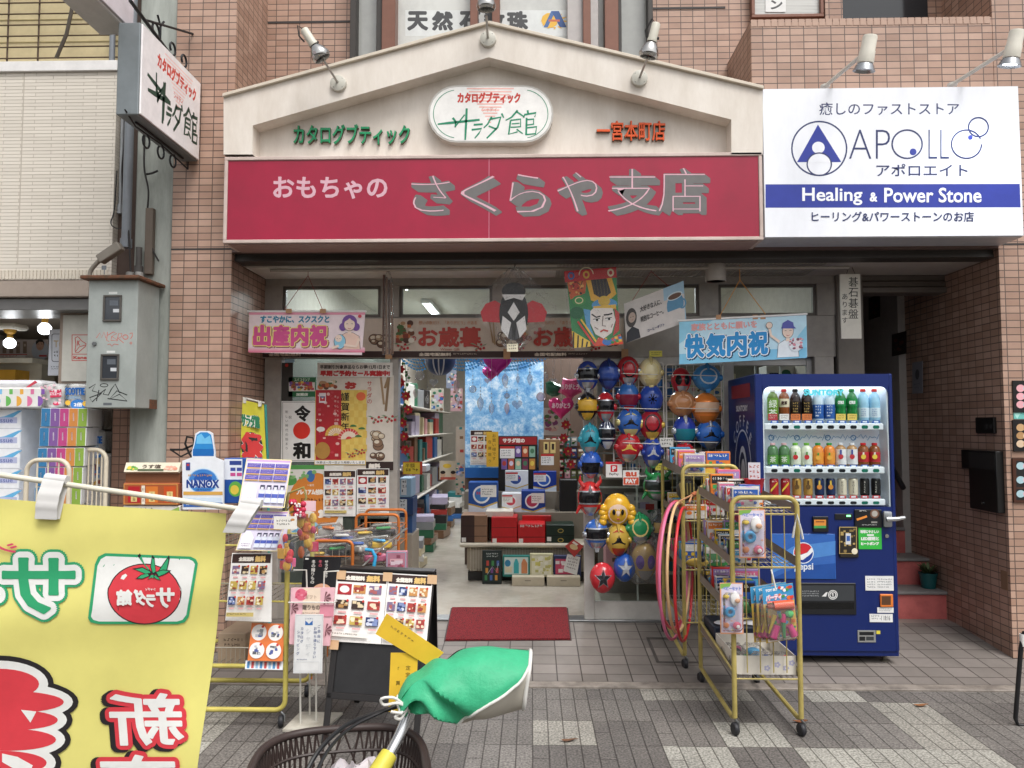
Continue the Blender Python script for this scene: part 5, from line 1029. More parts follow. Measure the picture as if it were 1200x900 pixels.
def flyer(cv, x0, y0, x1, y1, seed, head='全国送料', h2='無料', red=False):
 W, H = x1 - x0, y1 - y0; g = lambda u, v: (x0 + u * W, y0 + v * H); rnd = random.Random(seed)
 cv.rect(*g(.02, .015), *g(.98, .15), M('#38231f')); cv.text(head, *g(.18, .055), *g(.56, .125), M('#e6ddd0'), W * .006); cv.text(h2, *g(.59, .04), *g(.86, .135), M('#d9b46a'), W * .008)
 rows, cols = 3, 3 if red else 4
 for r_ in range(rows):
  for q in range(cols):
   u, v = .05 + q * .92 / cols, .18 + r_ * .225; w_, h_ = .72 / cols, .13
   if red and not r_ and not q: cv.rect(*g(u, v), *g(u + w_ * 1.12, v + h_ * 1.2), M('#a8242c')); cv.ell(*g(u + w_ * .55, v + h_ * .6), w_ * .4 * W, h_ * .4 * H, M('#eee6e0'), 14); continue
   pal = [M(c, .5) for c in rnd.choice((('#2b3a6a', '#c9cede', '#7c8cba'), ('#a83a34', '#e6cdb0', '#7c2a28'), ('#3a2a24', '#b58a52', '#d9c6a0'), ('#c48a4a', '#e8d8b8', '#9a3a30'), ('#7c6a8a', '#dcd2c8', '#a85a5a'), ('#c0a44a', '#efe4c2', '#8c3f30')))]
   cv.rect(*g(u, v + .01), *g(u + w_, v + h_), pal[0], True); cv.k += .5
   a, b = g(u, v + .01), g(u + w_, v + h_); cv.specks(a[0], a[1], b[0], b[1], pal[1:], 6, w_ * W * .1, w_ * W * .24, seed * 31 + r_ * 7 + q, .7); cv.k += .5
   c_ = g(u + w_ * .92, v + .015); cv.ell(c_[0], c_[1], W * .025, W * .025, M('#c8342c'), 10)
   cv.print_(*g(u, v + h_ + .012), *g(u + w_ * .9, v + h_ + .03), M('#8a8482'), 1, seed=seed + q); cv.rect(*g(u + w_ * .25, v + h_ + .04), *g(u + w_ * .9, v + h_ + .062), M('#e0a8a8'), True)
 cv.k += 1; cv.rect(*g(.05, .87), *g(.72, .93), M('#c9b46a') if not red else M('#e4ded6')); cv.print_(*g(.06, .88), *g(.6, .92), M('#4a3a2a'), 1, seed=seed); cv.print_(*g(.06, .945), *g(.94, .985), M('#b8b2ae'), 2, seed=seed)
for x0, y0, x1, y1, rd_, lb_ in ((379, 551, 417, 605, False, 'left one of two product flyers taped low on the side window'), (418, 549, 456, 603, True, 'right one of two product flyers low on the side window, with a dark red square')):
 poster(lb_, x0, y0, x1, y1, '#ebe8e4', lambda cv: flyer(cv, x0, y0, x1, y1, int(x0), red=rd_), YP - .012, 'product_flyer', 'flyer', 'product flyers')
# small yellow flag on the left
YF = 5.2
t = thing('hanging_banner', 'small lime yellow new product flag with tomato badge by the left pillar', 'banner', tuple(P(290, 535, YF)))
mb = MB(); a_, b_, c_, d_4 = P(269, 465, YF), P(309, 474, YF + .12), P(313, 540, YF + .1), P(266, 540, YF)
YL = M('#cdc422', .5)
mb.grid(lambda u, v: (a_ * (1 - u) + b_ * u) * (1 - v) + (d_4 * (1 - u) + c_ * u) * v + Vector((0, .012 * math.sin(u * 9 + v * 2), 0)), 12, 4, YL)
cv = Cv(mb, lambda u, v, h: (a_ * (1 - u / 42) + b_ * (u / 42)) * (1 - v / 70) + (d_4 * (1 - u / 42) + c_ * (u / 42)) * (v / 70) + Vector((0, -.014 - h, 0)))
cv.rrect(3, 14, 15, 28, 3, M('#3f8f4a')); cv.rrect(4, 15, 14, 27, 2.5, M('#eceae0')); cv.ell(9, 21.5, 4.6, 5.2, M('#d0332c')); cv.text('サラダ館', 15, 15, 37, 31, M('#eceae0'), 1.4); cv.text('サラダ館', 15, 15, 37, 31, M('#1c7a50'), .6)
cv.ell(27, 52, 12, 16, M('#2b2522'), 24); cv.text('祭', 15, 36, 40, 68, M('#eceae0'), 2.6); cv.text('祭', 15, 36, 40, 68, M('#cf3030'), 1.9); cv.text('新', 2, 44, 13, 58, M('#c8302c'), 1.2); cv.text('新', 2, 44, 13, 58, M('#eceae0'), .5)
mb.build('flag', t); mb = MB(); mb.tube([P(267, 462, YF), P(310, 472, YF + .12)], .006, M('#d9d6cc'), 8); mb.build('cross_bar', t); mb = MB(); mb.tube([P(311, 474, YF + .13), P(314, 545, YF + .12), P(316, 740, YF + .12)], .009, M('#2f8f8a', .4), 8); mb.build('pole', t)
mb = MB()
for u in (.05, .45, .9): p = a_ * (1 - u) + b_ * u; mb.box(p.x - .01, p.x + .01, p.y - .014, p.y + .002, p.z - .02, p.z + .02, M('#e4e2da'))
mb.build('loop', t)
# ================================================================ INSIDE THE SHOP
ORD = ['first', 'second', 'third', 'fourth', 'fifth', 'sixth', 'seventh', 'eighth', 'ninth', 'tenth', 'eleventh', 'twelfth', 'thirteenth', 'fourteenth', 'fifteenth']
def label_patch(cv, x0, y0, x1, y1, bg_, seed, red=True):
 cv.rect(x0, y0, x1, y1, M('#e8e6e2')); h = y1 - y0
 if red: cv.rect(x0, y0, x1, y0 + h * .2, M('#c4302e'))
 cv.print_(x0 + h * .1, y0 + h * .3, x1 - h * .3, y1 - h * .1, M('#3a3a3e'), 3, seed=seed)
# aisle shelf along the left wall
ax1, ax0 = -1.36, IX0 + .01; ay0, ay1 = 7.2, 13.2; tiers = [.22, .66, 1.06, 1.4, 1.74]
t = thing('aisle_shelf', 'long white shelf unit with five tiers along the left aisle of the shop', 'shelf', ((ax0 + ax1) / 2, (ay0 + ay1) / 2, FZ))
SW = M('#cfcac0', .5)
mb = MB(); mb.box(ax0, ax1 - .06, ay0, ay1, FZ, FZ + .12, M('#a89f92', .5)); mb.build('plinth', t)
for z in tiers: mb = MB(); mb.box(ax0, ax1, ay0, ay1, z - .018, z, SW, .004); mb.build('shelf', t)
mb = MB(); mb.box(ax0, ax0 + .02, ay0, ay1, FZ + .12, 2.1, SW); mb.build('back_panel', t)
for y in (ay0, (ay0 + ay1) / 2, ay1 - .02): mb = MB(); mb.box(ax0 + .02, ax1 - .25, y, y + .018, FZ + .12, 2.1, SW); mb.build('divider', t)
rn = random.Random(5); pal = [('white', '#d9d7d2'), ('green', '#2d6b4d'), ('black', '#2b2a2c'), ('cream', '#d8cba8'), ('blue', '#2f66a8'), ('pale lilac', '#b9b0cc'), ('grey', '#8f9296'), ('red', '#b23a35'), ('brown', '#7a5a42'), ('teal', '#2c7a7c'), ('pink', '#dba0a8')]
TN = ('lowest', 'second lowest', 'middle', 'second highest', 'top')
for k, z in enumerate(tiers):
 y = ay0 + .1; i = 0
 while y < ay1 - .5 and i < 14:
  d_, w_, h_ = rn.uniform(.22, .45), rn.uniform(.22, .42), rn.uniform(.16, .33 if k else .38); nm, c = pal[rn.randrange(len(pal))]
  mb = MB(); xx = ax1 - .03 - rn.uniform(0, .06); mb.box(xx - w_, xx, y, y + d_, z + .001, z + h_, M(c, .4), .004, rn.uniform(-.12, .12))
  n_ = 1
  cv = Cv.quad(mb, (xx - w_, y - .001, z + h_), (w_, 0, 0), (0, 0, -h_), 100, 60)
  if rn.random() < .75: cv.rect(12, 10, 88, 50, M(rn.choice(('#e4e2dd', '#c9bfae', '#8a7aa8', '#4d5a6a')), .4)); cv.specks(14, 12, 86, 48, [M(q[1]) for q in pal], 9, 3, 9, i * 9 + k)
  mb.build('gift_box', None, f'{nm} gift box {ORD[i]} from the door on the {TN[k]} left aisle tier', 'gift box', 'boxes on the aisle shelf'); y += d_ + rn.uniform(.005, .06); i += 1
# loose stacks on the aisle floor
for i, (px, py, w_, h_, c, lb_) in enumerate(((490, 626, .2, .5, '#2d79b8', 'upright bright blue box standing on the floor by the left aisle shelf'), (476, 636, .16, .3, '#b5684a', 'brown orange carton on the floor just inside the doorway at left'), (505, 600, .3, .34, '#d9d6cf', 'white stack of folded gift sets on the aisle floor edge'))):
 p = G(px, py, FZ); mb = MB(); mb.box(p.x - w_ / 2, p.x + w_ / 2, p.y, p.y + .3, FZ + .001, FZ + h_, M(c, .4), .005); cv = Cv.quad(mb, (p.x - w_ / 2, p.y - .001, FZ + h_), (w_, 0, 0), (0, 0, -h_), 60, 100); cv.rect(8, 10, 52, 40, M('#dfe4e8')); cv.print_(10, 50, 50, 90, M('#35424d'), 4, seed=i); mb.build('carton', None, lb_, 'carton')
rnd = random.Random(8)
for i in range(5):
 y = 7.6 + i * 1.05; z = FZ + .001; x = -1.19 - .03 * (i % 2); w_ = .2
 for j in range(4 + i % 3):
  nm, c = pal[rnd.randrange(len(pal))]; h_ = rnd.uniform(.05, .11); mb = MB(); mb.box(x - w_ / 2, x + w_ / 2, y, y + rnd.uniform(.25, .5), z, z + h_, M(c, .35), .004, rnd.uniform(-.15, .15)); mb.build('gift_box', None, f'flat {nm} box, {ORD[j]} from the floor in aisle stack {("nearest", "second", "third", "fourth", "farthest")[i]} from the door', 'gift box', 'flat boxes stacked along the aisle'); z += h_ + .001
# nearer goods piled at the left of the doorway
for i, (x0, y0, x1, y1, Y, c, lb_) in enumerate(((468, 560, 482, 583, 6.5, '#8fb0cc', 'pale blue soft pack piled left inside the doorway'), (466, 583, 484, 604, 6.5, '#27406e', 'navy gift box piled left inside the doorway'), (467, 604, 483, 626, 6.6, '#3a5f96', 'mid blue box at the bottom of the pile left inside the doorway'), (470, 545, 500, 553, 7.0, '#c9ced4', 'flat pale box on the pile under the yellow price card'))):
 a, b, c_, d = RC(x0, y0, x1, y1, Y); mb = MB(); mb.box(a, b, Y, Y + .25, c_ + .001, d, M(c, .4), .006); cv = Cv.face(mb, Y); cv.rect(x0 + 2, y0 + 2, x0 + (x1 - x0) * .6, y1 - 3, M('#d8dce2')); cv.print_(x0 + 3, y0 + 3, x0 + (x1 - x0) * .55, y1 - 4, M('#3b4252'), 3, seed=i); mb.build('gift_box', None, lb_, 'gift box')
a, b, c_, d = RC(466, 626, 484, 650, 6.55); mb = MB(); mb.box(a - .1, b, 6.5, 6.9, FZ, P(475, 626, 6.5).z - .003, M('#a59a8c', .6), .006); mb.build('low_stand', None, 'low beige stand under the pile of boxes left inside the doorway', 'stand')
poster('yellow handwritten price card with red edge in the left aisle', 472, 541, 495, 556, '#c9442f', lambda cv: (cv.rect(472.5, 542, 492, 555.5, M('#e8c92c')), cv.text('半額', 475, 543, 486, 548, M('#7a5a1a')), cv.print_(475, 549, 490, 555, M('#7a5a1a'), 1)), 6.95, 'price_card', 'price card')
# red flower garland beside the post
def garland(lbl, x, y0, y1, Y, n, seed):
 rnd = random.Random(seed); mb = MB(); gl_, rl = M('#2f6a33', .5), M('#b3202c', .5); t = thing('flower_garland', lbl, 'garland', tuple(P(x, y1, Y))); vs = []
 mb.tube([P(x + 2 * math.sin(i), y0 + (y1 - y0) * i / 8, Y) for i in range(9)], .004, gl_, 5)
 for i in range(n * 3):
  p = P(x + rnd.uniform(-6, 6), rnd.uniform(y0, y1), Y) + Vector((0, rnd.uniform(-.03, .03), 0)); a = Vector((rnd.uniform(-1, 1), rnd.uniform(-.4, .4), rnd.uniform(-1, 1))).normalized() * .035; s_ = a.cross(Vector((0, 1, .3))).normalized() * .013
  mb.add([p, p + a * .5 + s_, p + a, p + a * .5 - s_], [(0, 1, 2, 3)], gl_)
 mb.build('leaf_vine', t)
 for i in range(n):
  p = P(x + rnd.uniform(-5, 5), y0 + (y1 - y0) * (i + .5) / n, Y - .03); mb = MB()
  for k in range(7):
   a = R(k * 51 + i * 20); v = Vector((math.cos(a), -.25, math.sin(a))) * .042; s_ = Vector((-math.sin(a), 0, math.cos(a))) * .014
   mb.add([p, p + v * .55 + s_, p + v, p + v * .55 - s_], [(0, 1, 2, 3)], rl)
  mb.ball(p + Vector((0, -.012, 0)), .008, M('#d9b43c'), 8, 5); mb.build('flower', t)
garland('red flower garland hanging down inside the left door post', 474, 425, 535, 6.0, 7, 3)
garland('red poinsettia garland hanging left of the wall of masks', 664, 490, 552, 6.1, 4, 8)
# ceiling canopy of blue lace, foil heart, ball
t = thing('lace_canopy', 'scalloped blue paper lace canopy hung inside the doorway', 'decoration', tuple(P(550, 440, 6.6)))
mb = MB(); BLm = M('#4ea6dc', .5)
for ox, w_ in ((463, 54), (500, 80), (536, 112)):
 for r_ in range(8):
  for k in range(int(w_ / 3.2)):
   sag = 22 * math.sin(math.pi * min(1, (k + .5) / (w_ / 3.2))); a = P(ox + k * 3.2 + r_ % 2 * 1.6, 404 + r_ * (10 + sag) / 8, 6.6 + r_ * .02); mb.add([a, a + Vector((.02, -.004, -.008)), a + Vector((.022, .0, -.024)), a + Vector((.002, .003, -.017))], [(0, 1, 2, 3)], BLm)
mb.build('lace', t)
def heart(cx, cy, r): return [(cx + r * .0625 * 16 * math.sin(a) ** 3, cy - r * .0625 * (13 * math.cos(a) - 5 * math.cos(2 * a) - 2 * math.cos(3 * a) - math.cos(4 * a))) for a in [i * 2 * math.pi / 32 for i in range(32)]]
def foil(lbl, cx, cy, r, Y, c, txt=None, shape=None):
 pts = shape or heart(cx, cy, r); mb = MB(); m = M(c, .22, .15); n = len(pts); rings = []
 for s_, dy in ((1, 0), (.9, -.03), (.6, -.055), (.2, -.062)): rings.append([P(cx + (x - cx) * s_, cy + (y - cy) * s_, Y) + Vector((0, dy, 0)) for x, y in pts])
 vs = [p for q in rings for p in q]; fs = [(k * n + i, k * n + (i + 1) % n, (k + 1) * n + (i + 1) % n, (k + 1) * n + i) for k in range(3) for i in range(n)] + [[3 * n + i for i in range(n)]]
 mb.add(vs, fs, m, True); mb.add([p + Vector((0, 2 * (Y - p.y), 0)) for p in vs], fs, m, True)
 if txt: cv = Cv.face(mb, Y - .064); cv.text(txt, cx - r * .72, cy - r * .35, cx + r * .72, cy + r * .1, M('#f3c9d8', .4), .3)
 mb.tube([P(cx, cy - r * .7, Y), P(cx, cy - r * .7, Y) + Vector((0, 0, .5))], .0015, M('#c8c8c8'), 4); return mb.build('foil_balloon', None, lbl, 'balloon', 'foil balloons in the doorway')
foil('magenta foil heart hanging below the blue lace canopy', 583, 424, 17, 6.3, '#c02aa0')
foil('smaller magenta foil heart low under the canopy', 575, 437, 10, 6.7, '#d0369a')
foil('pink foil heart balloon with white thank-you lettering beside the masks', 657.5, 477, 15, 5.95, '#e0307f', 'ありがとう')
foil('pink foil balloon with star shaped top and lettering above the pink heart', 668, 455, 15, 6.05, '#e0508a', 'ありがとう', [(668 + (15 if i % 2 else 10.5) * math.sin(R(i * 36)), 455 - (15 if i % 2 else 10.5) * math.cos(R(i * 36))) for i in range(10)])
foil('green foil leaf balloon left of the pink balloons', 650, 455, 11, 6.1, '#2a6a4f', None, [(639, 448), (645, 446), (652, 449), (660, 452), (661, 459), (654, 464), (646, 465), (640, 461)])
o = P(516, 422, 6.4); t = thing('toy_ball', 'navy play ball with white panel stripes hanging near the canopy', 'ball', tuple(o)); mb = MB(); mb.ball(o, .13, M('#27406e', .3), 24, 14); mb.build('ball', t)
mb = MB()
for k in (-1, 0, 1): mb.tube([o + Vector((.131 * math.sin(a) * math.sin(k * .35), -.131 * math.sin(a) * math.cos(k * .35), -.131 * math.cos(a))) for a in [R(20 + i * 12) for i in range(13)]], .006, M('#c9ced8', .3), 5)
mb.build('stripe', t)
# clear acrylic charms on threads
CHM = clear('acrylic_charm', (.93, .95, .98), .4, .05, .25); PKC = clear('pink_acrylic', (.98, .82, .86), .4, .05, .3)
chs = [(478, 443), (487, 460), (492, 440), (501, 468), (508, 448), (535, 452), (537, 470), (554, 456), (563, 472), (571, 446), (576, 478), (592, 445), (594, 464), (594, 478), (606, 474), (607, 444), (621, 444), (634, 465), (640, 440), (648, 447)]
for i, (x, y) in enumerate(chs):
 Y = 6.15 + (i * 37 % 10) * .05; p = P(x, y, Y); r_ = .026 + .01 * (i % 3); mb = MB(); m = PKC if i % 4 == 1 else CHM; ty = (0, 0, 1, 0, 2)[i % 5]
 if ty == 0: mb.lathe([(0, r_ * 1.3), (r_ * .5, r_ * .6), (r_ * .62, 0), (r_ * .45, -r_ * .8), (0, -r_ * 1.6)], m, p, 8, sy=.4)
 elif ty == 1: mb.ball(p, r_ * .9, m, 12, 8, (1, .35, 1))
 else: mb.prism([P(a, b, Y) for a, b in heart(x, y, r_ * 900 / Y)], (0, .012, 0), m)
 mb.tube([p + Vector((0, 0, r_)), Vector((p.x, Y, 2.35))], .0012, M('#b9b9bb'), 4)
 for k in range(3): mb.ball(p + Vector((0, 0, r_ * 1.5 + .03 * k)), .006, CHM, 6, 4)
 mb.build('hanging_charm', None, f'{"pink" if i % 4 == 1 else "clear"} {("teardrop", "disc", "heart")[ty]} charm hung {("left of", "before", "right of")[0 if x < 545 else 1 if x < 638 else 2]} the blue sea poster, {ORD[i % 15]} along' + (' its far end' if i > 14 else ''), 'charm', 'hanging charms in the doorway')
# back partition, sea poster
pxa, pxb = P(545, 520, 7.9).x, P(700, 520, 7.9).x
mb = MB(); mb.box(pxa, pxb, 7.9, 8.0, FZ, 2.6, M('#5e4c41', .7)); mb.build('display_partition', None, 'brown display partition behind the gift counter', 'partition')
m, tt, b_ = nmat('sea_print'); L = tt.links.new; g_ = N(tt, 'ShaderNodeNewGeometry'); n1 = N(tt, 'ShaderNodeTexNoise', Scale=7.0, Detail=14.0, Roughness=.82); n1.inputs['Distortion'].default_value = .25; L(g_.outputs['Position'], n1.inputs['Vector'])
rp = N(tt, 'ShaderNodeValToRGB'); e = rp.color_ramp.elements; e[0].position = .36; e[0].color = (*lin('#3272b4'), 1); e[1].position = .62; e[1].color = (*lin('#e4eef6'), 1); q = e.new(.5); q.color = (*lin('#7fb2da'), 1)
L(n1.outputs[0], rp.inputs[0]); L(rp.outputs[0], b_.inputs['Base Color']); b_.inputs['Roughness'].default_value = .35; SEA = m
poster('large blue poster of foaming sea spray behind the gift counter', 545, 424, 637, 560, '#1d5aa0', lambda cv: cv.rect(545, 424, 637, 548, SEA), 7.86)
# counter
Yc = 7.0; zt = P(600, 637, Yc).z; cx0, cx1 = P(546, 660, Yc).x, P(690, 660, Yc).x
t = thing('gift_counter', 'low beige ribbed gift counter with pale top inside the shop', 'counter', ((cx0 + cx1) / 2, Yc, FZ))
mb = MB(); mb.box(cx0 + .0, cx1, Yc + .08, 7.85, FZ + .08, zt - .04, M('#a89d8c', .6), .03)
for i in range(46): x = cx0 + .03 + i * .025; mb.box(x, x + .012, Yc + .074, Yc + .0805, FZ + .09, zt - .05, M('#b8ae9d', .6))
mb.build('body', t); mb = MB(); mb.box(cx0 + .01, cx1, Yc + .1, 7.8, FZ, FZ + .078, M('#33312f', .6)); mb.build('plinth', t)
mb = MB(); mb.box(P(538, 637, Yc).x, cx1, Yc, 7.88, zt - .038, zt, M('#c5bba8', .4), .02, 0, 3); mb.build('top', t)
def gbox(lbl, x0, y0, x1, y1, Y, d, c, draw=None, z=None, name='gift_box', cat='gift box', rot=0, bev=.004):
 a, b, c_, dd = RC(x0, y0, x1, y1, Y); mb = MB(); mb.box(a, b, Y, Y + d, c_ if z is None else z, dd, M(c, .4), bev)
 if draw: draw(Cv.face(mb, Y))
 return mb.build(name, None, lbl, cat)
def seams(x0, x1, ys, cl='#6a1512'):
 def f(cv):
  for y in ys: cv.rect(x0, y, x1, y + .7, M(cl), True)
  cv.rect(x0 + 1, ys[-1] + 2, x0 + 6, ys[-1] + 7, M('#e6e2de'))
 return f
gbox('stack of dark brown and tan boxes at the left end of the gift counter', 540, 604, 571, 637, 7.05, .3, '#8d6a52', lambda cv: (cv.rect(540, 604, 556, 637, M('#3a221c')), seams(540, 571, (616, 628), '#24140f')(cv)), zt)
gbox('tall stack of bright red gift boxes left of the lower red stack', 576, 606, 606, 638, 7.05, .3, '#c3161c', seams(576, 606, (618, 629)), zt)
gbox('lower red gift box stack with white printed lid on the gift counter', 607, 614, 639, 638, 7.05, .3, '#c3161c', lambda cv: (seams(607, 639, (629, 629.2))(cv), cv.print_(609, 615, 636, 620, M('#e8e0dc'), 1)), zt)
gbox('dark green gift box stack with gold crests at the right end of the counter', 640, 615, 673, 639, 7.05, .3, '#142a20', lambda cv: (seams(640, 673, (627, 627.2), '#0b1710')(cv), cv.ring(657, 622, 3.5, 2.5, .8, M('#b8a04a'), 14), cv.ring(657, 633, 3.5, 2.5, .8, M('#b8a04a'), 14)), zt)
gbox('flat white box lying on top of the red stack', 569, 599, 601, 606, 7.1, .3, '#d6d0c4', None)
gbox('flat red lid leaning behind the lower red stack', 612, 604, 646, 614, 7.3, .2, '#b81a1e', None)
# stepped shelf and detergents
mb = MB(); za = P(600, 600, 7.35).z; mb.box(pxa + .02, pxb, 7.32, 7.6, zt + .001, za, M('#8f8577', .6)); zb2 = P(600, 576, 7.6).z; mb.box(pxa + .02, pxb, 7.6, 7.89, zt + .001, zb2, M('#8f8577', .6)); mb.build('stepped_stand', None, 'stepped beige riser on the counter holding detergent gift sets', 'display stand')
def deter(x0, y0, x1, y1, c, seed, white=True):
 def f(cv):
  w_, h_ = x1 - x0, y1 - y0
  cv.poly([(x0, y1), (x0, y1 - h_ * .25), (x0 + w_ * .5, y1 - h_ * .12), (x1, y1 - h_ * .3), (x1, y1)], M('#cfd9ea')); cv.line([(x0, y1 - h_ * .27), (x0 + w_ * .5, y1 - h_ * .15), (x1, y1 - h_ * .33)], h_ * .05, M('#c9a84a'))
  cv.ell(x0 + w_ * .45, y0 + h_ * .42, w_ * .3, h_ * .3, M('#e9edf4'), 22); cv.ell(x0 + w_ * .45, y0 + h_ * .42, w_ * .24, h_ * .23, M(c), 22); cv.print_(x0 + w_ * .25, y0 + h_ * .32, x0 + w_ * .66, y0 + h_ * .5, M('#c8302c'), 1, seed=seed); label_patch(cv, x0 + w_ * (.42 if seed % 2 else .02), y0 + h_ * .1, x0 + w_ * (.96 if seed % 2 else .55), y0 + h_ * .5, None, seed, seed % 2 == 0)
 return f
gbox('large blue and white detergent gift set at the left of the riser', 549, 565, 583, 600, 7.33, .2, '#1f4f9c', deter(549, 565, 583, 600, '#3f7fc8', 1), za)
gbox('white detergent gift set behind the flat white box on the riser', 588, 578, 611, 600, 7.34, .18, '#dfe2e8', deter(588, 578, 611, 600, '#d0485a', 2), za)
gbox('tall blue soap gift set with round badge at the middle of the riser', 611, 575, 639, 604, 7.36, .2, '#173f94', deter(611, 575, 639, 604, '#b53a5c', 5), za - .03)
gbox('blue and white coffee gift set on the upper step of the riser', 592, 551, 619, 576, 7.62, .2, '#dfe2e8', deter(592, 551, 619, 576, '#2c4f9c', 4), zb2)
gbox('deep blue gift set with white price label on the upper step', 625, 552, 652, 577, 7.62, .2, '#14399a', deter(625, 552, 652, 577, '#2c62c0', 6), zb2)
gbox('plain black box at the right end of the upper step', 656, 562, 676, 586, 7.4, .2, '#1c1b1d', None, za)
def snack(cv):
 cv.rect(585, 512, 629, 521, M('#9c1d22')); cv.text('サラダ館の', 589, 513.5, 615, 519, M('#eadfd6'), .3)
 for r_ in range(2):
  for k in range(5): x, y = 587.5 + k * 8.2, 523 + r_ * 14.5; cv.rect(x, y, x + 6.8, y + 12.5, M(('#7a3550', '#c98a3c', '#7c5fa0', '#c0583c', '#8fb8a0')[(k + r_ * 2) % 5])); cv.ell(x + 3.4, y + 5.5, 2.4, 3, M(('#e6c84a', '#b8423a', '#dcd2e6', '#e8c9a0', '#4a7a5a')[(k + r_) % 5]), 10)
 label_patch(cv, 586, 523, 603, 537, None, 3)
gbox('black snack tray display with red header board above the detergents', 584, 511, 630, 552, 7.64, .16, '#1f1c1c', snack, zb2 + .001)
gbox('upright wooden box with two tea tins beside the snack display', 631, 515, 656, 552, 7.66, .12, '#8a6a48', lambda cv: (cv.rect(637, 518, 643, 531, M('#d8c07a')), cv.rect(645, 518, 651, 531, M('#d8c07a')), cv.rect(638.5, 520, 641.5, 527, M('#3a2a20')), cv.rect(646.5, 520, 649.5, 527, M('#3a2a20')), label_patch(cv, 634, 532, 649, 545, None, 7)), zb2 + .001)
poster('dark headed product flyer in front of the sea poster', 551, 504, 577, 545, '#e6e3de', lambda cv: flyer(cv, 551, 504, 577, 545, 77, red=True), 7.45, 'product_flyer', 'flyer')
poster('tall yellow handwritten strip over the sea poster', 570, 506, 584, 547, '#e2b22a', lambda cv: (cv.vtext('お買い得です', 579, 508, 540, M('#5a3a1a'), 0, 4.6), cv.vtext('在庫限り', 574, 514, 544, M('#5a3a1a'), 0, 4.2)), 7.4, 'paper_strip', 'paper strip')
# row of goods at the foot of the counter
def drinks(cv):
 cv.rect(566, 646, 587, 682, M('#24302e')); cv.print_(570, 648, 584, 654, M('#cfd6d2'), 2, seed=2)
 for r_ in range(3):
  for k in range(3): x, y = 570 + k * 6 - r_, 657 + r_ * 8.5; cv.rect(x, y, x + 3, y + 6, M(('#c0463a', '#3f8a4c', '#4a6ab0', '#d0903a', '#7a4a8a')[(r_ * 3 + k) % 5]))
 cv.line([(571, 673), (577, 664), (582, 670), (584, 660)], .6, M('#b8c0bc'))
gbox('dark leaning board with coloured drink cans at the foot of the counter', 565, 645, 588, 683, 6.93, .02, '#1a2422', drinks, FZ, 'drink_board', 'sign')
gbox('teal tray gift set with two bottles at the foot of the counter', 589, 651, 621, 676, 6.95, .05, '#1f8078', lambda cv: (cv.rect(591, 653, 619, 673, M('#cfe2dc')), cv.ell(595, 660, 3.5, 4, M('#2c86b0')), cv.rect(592, 664, 600, 671, M('#e2d8b8')), cv.poly([(602, 672), (602, 660), (604, 655), (606, 655), (608, 660), (608, 672)], M('#38b0b8')), cv.poly([(611, 672), (611, 660), (613, 655), (615, 655), (618, 660), (618, 672)], M('#d98a5a'))), None, 'gift_set')
gbox('cream yellow towel gift set in clear wrap at the foot of the counter', 621, 649, 648, 676, 6.95, .05, '#cfc9a0', lambda cv: (cv.rect(623, 651, 646, 674, M('#e8e4c8')), cv.specks(623, 651, 646, 674, [M('#d8cf6a'), M('#f2efdc'), M('#c9c27a')], 30, 1, 3, 5)), None, 'gift_set')
gbox('blue and magenta gift set under leaning papers at the foot of the counter', 649, 651, 681, 676, 6.95, .05, '#2c3560', lambda cv: (cv.rect(651, 655, 672, 673, M('#c9486a')), cv.specks(651, 655, 672, 673, [M('#e8dfe2'), M('#d87a92'), M('#f0e8e8')], 16, 1.5, 4, 5)), None, 'gift_set')
mb = MB(); f = sheet(mb, (P(665, 649, 6.9), P(680, 653, 6.9), P(676, 674, 6.86), P(660, 669, 6.86)), M('#ddd8d2')); cv = f(15, 20); cv.print_(2, 3, 13, 17, M('#8a7a76'), 4); mb.build('paper_note', None, 'white leaning paper note on the blue and magenta gift set', 'paper note')
mb = MB(); f = sheet(mb, (P(672, 632, 6.9), P(684, 640, 6.88), P(673, 653, 6.88), P(662, 640, 6.9)), M('#b8382f')); cv = f(15, 15); cv.ell(8, 9, 5, 4, M('#d9b884')); cv.rect(2, 2, 9, 5, M('#e9dccf')); mb.build('paper_note', None, 'red food leaflet hanging at the right corner of the counter', 'leaflet')
gbox('left flat cream carton lying on the floor before the counter', 600, 676, 638, 686, 6.85, .22, '#c9bda6', lambda cv: cv.rect(615, 680, 622, 681, M('#8a8072')), FZ, 'carton', 'carton')
gbox('right flat cream carton lying on the floor before the counter', 641, 676, 680, 686, 6.85, .22, '#c9bda6', lambda cv: cv.rect(657, 680, 664, 681, M('#8a8072')), FZ, 'carton', 'carton')
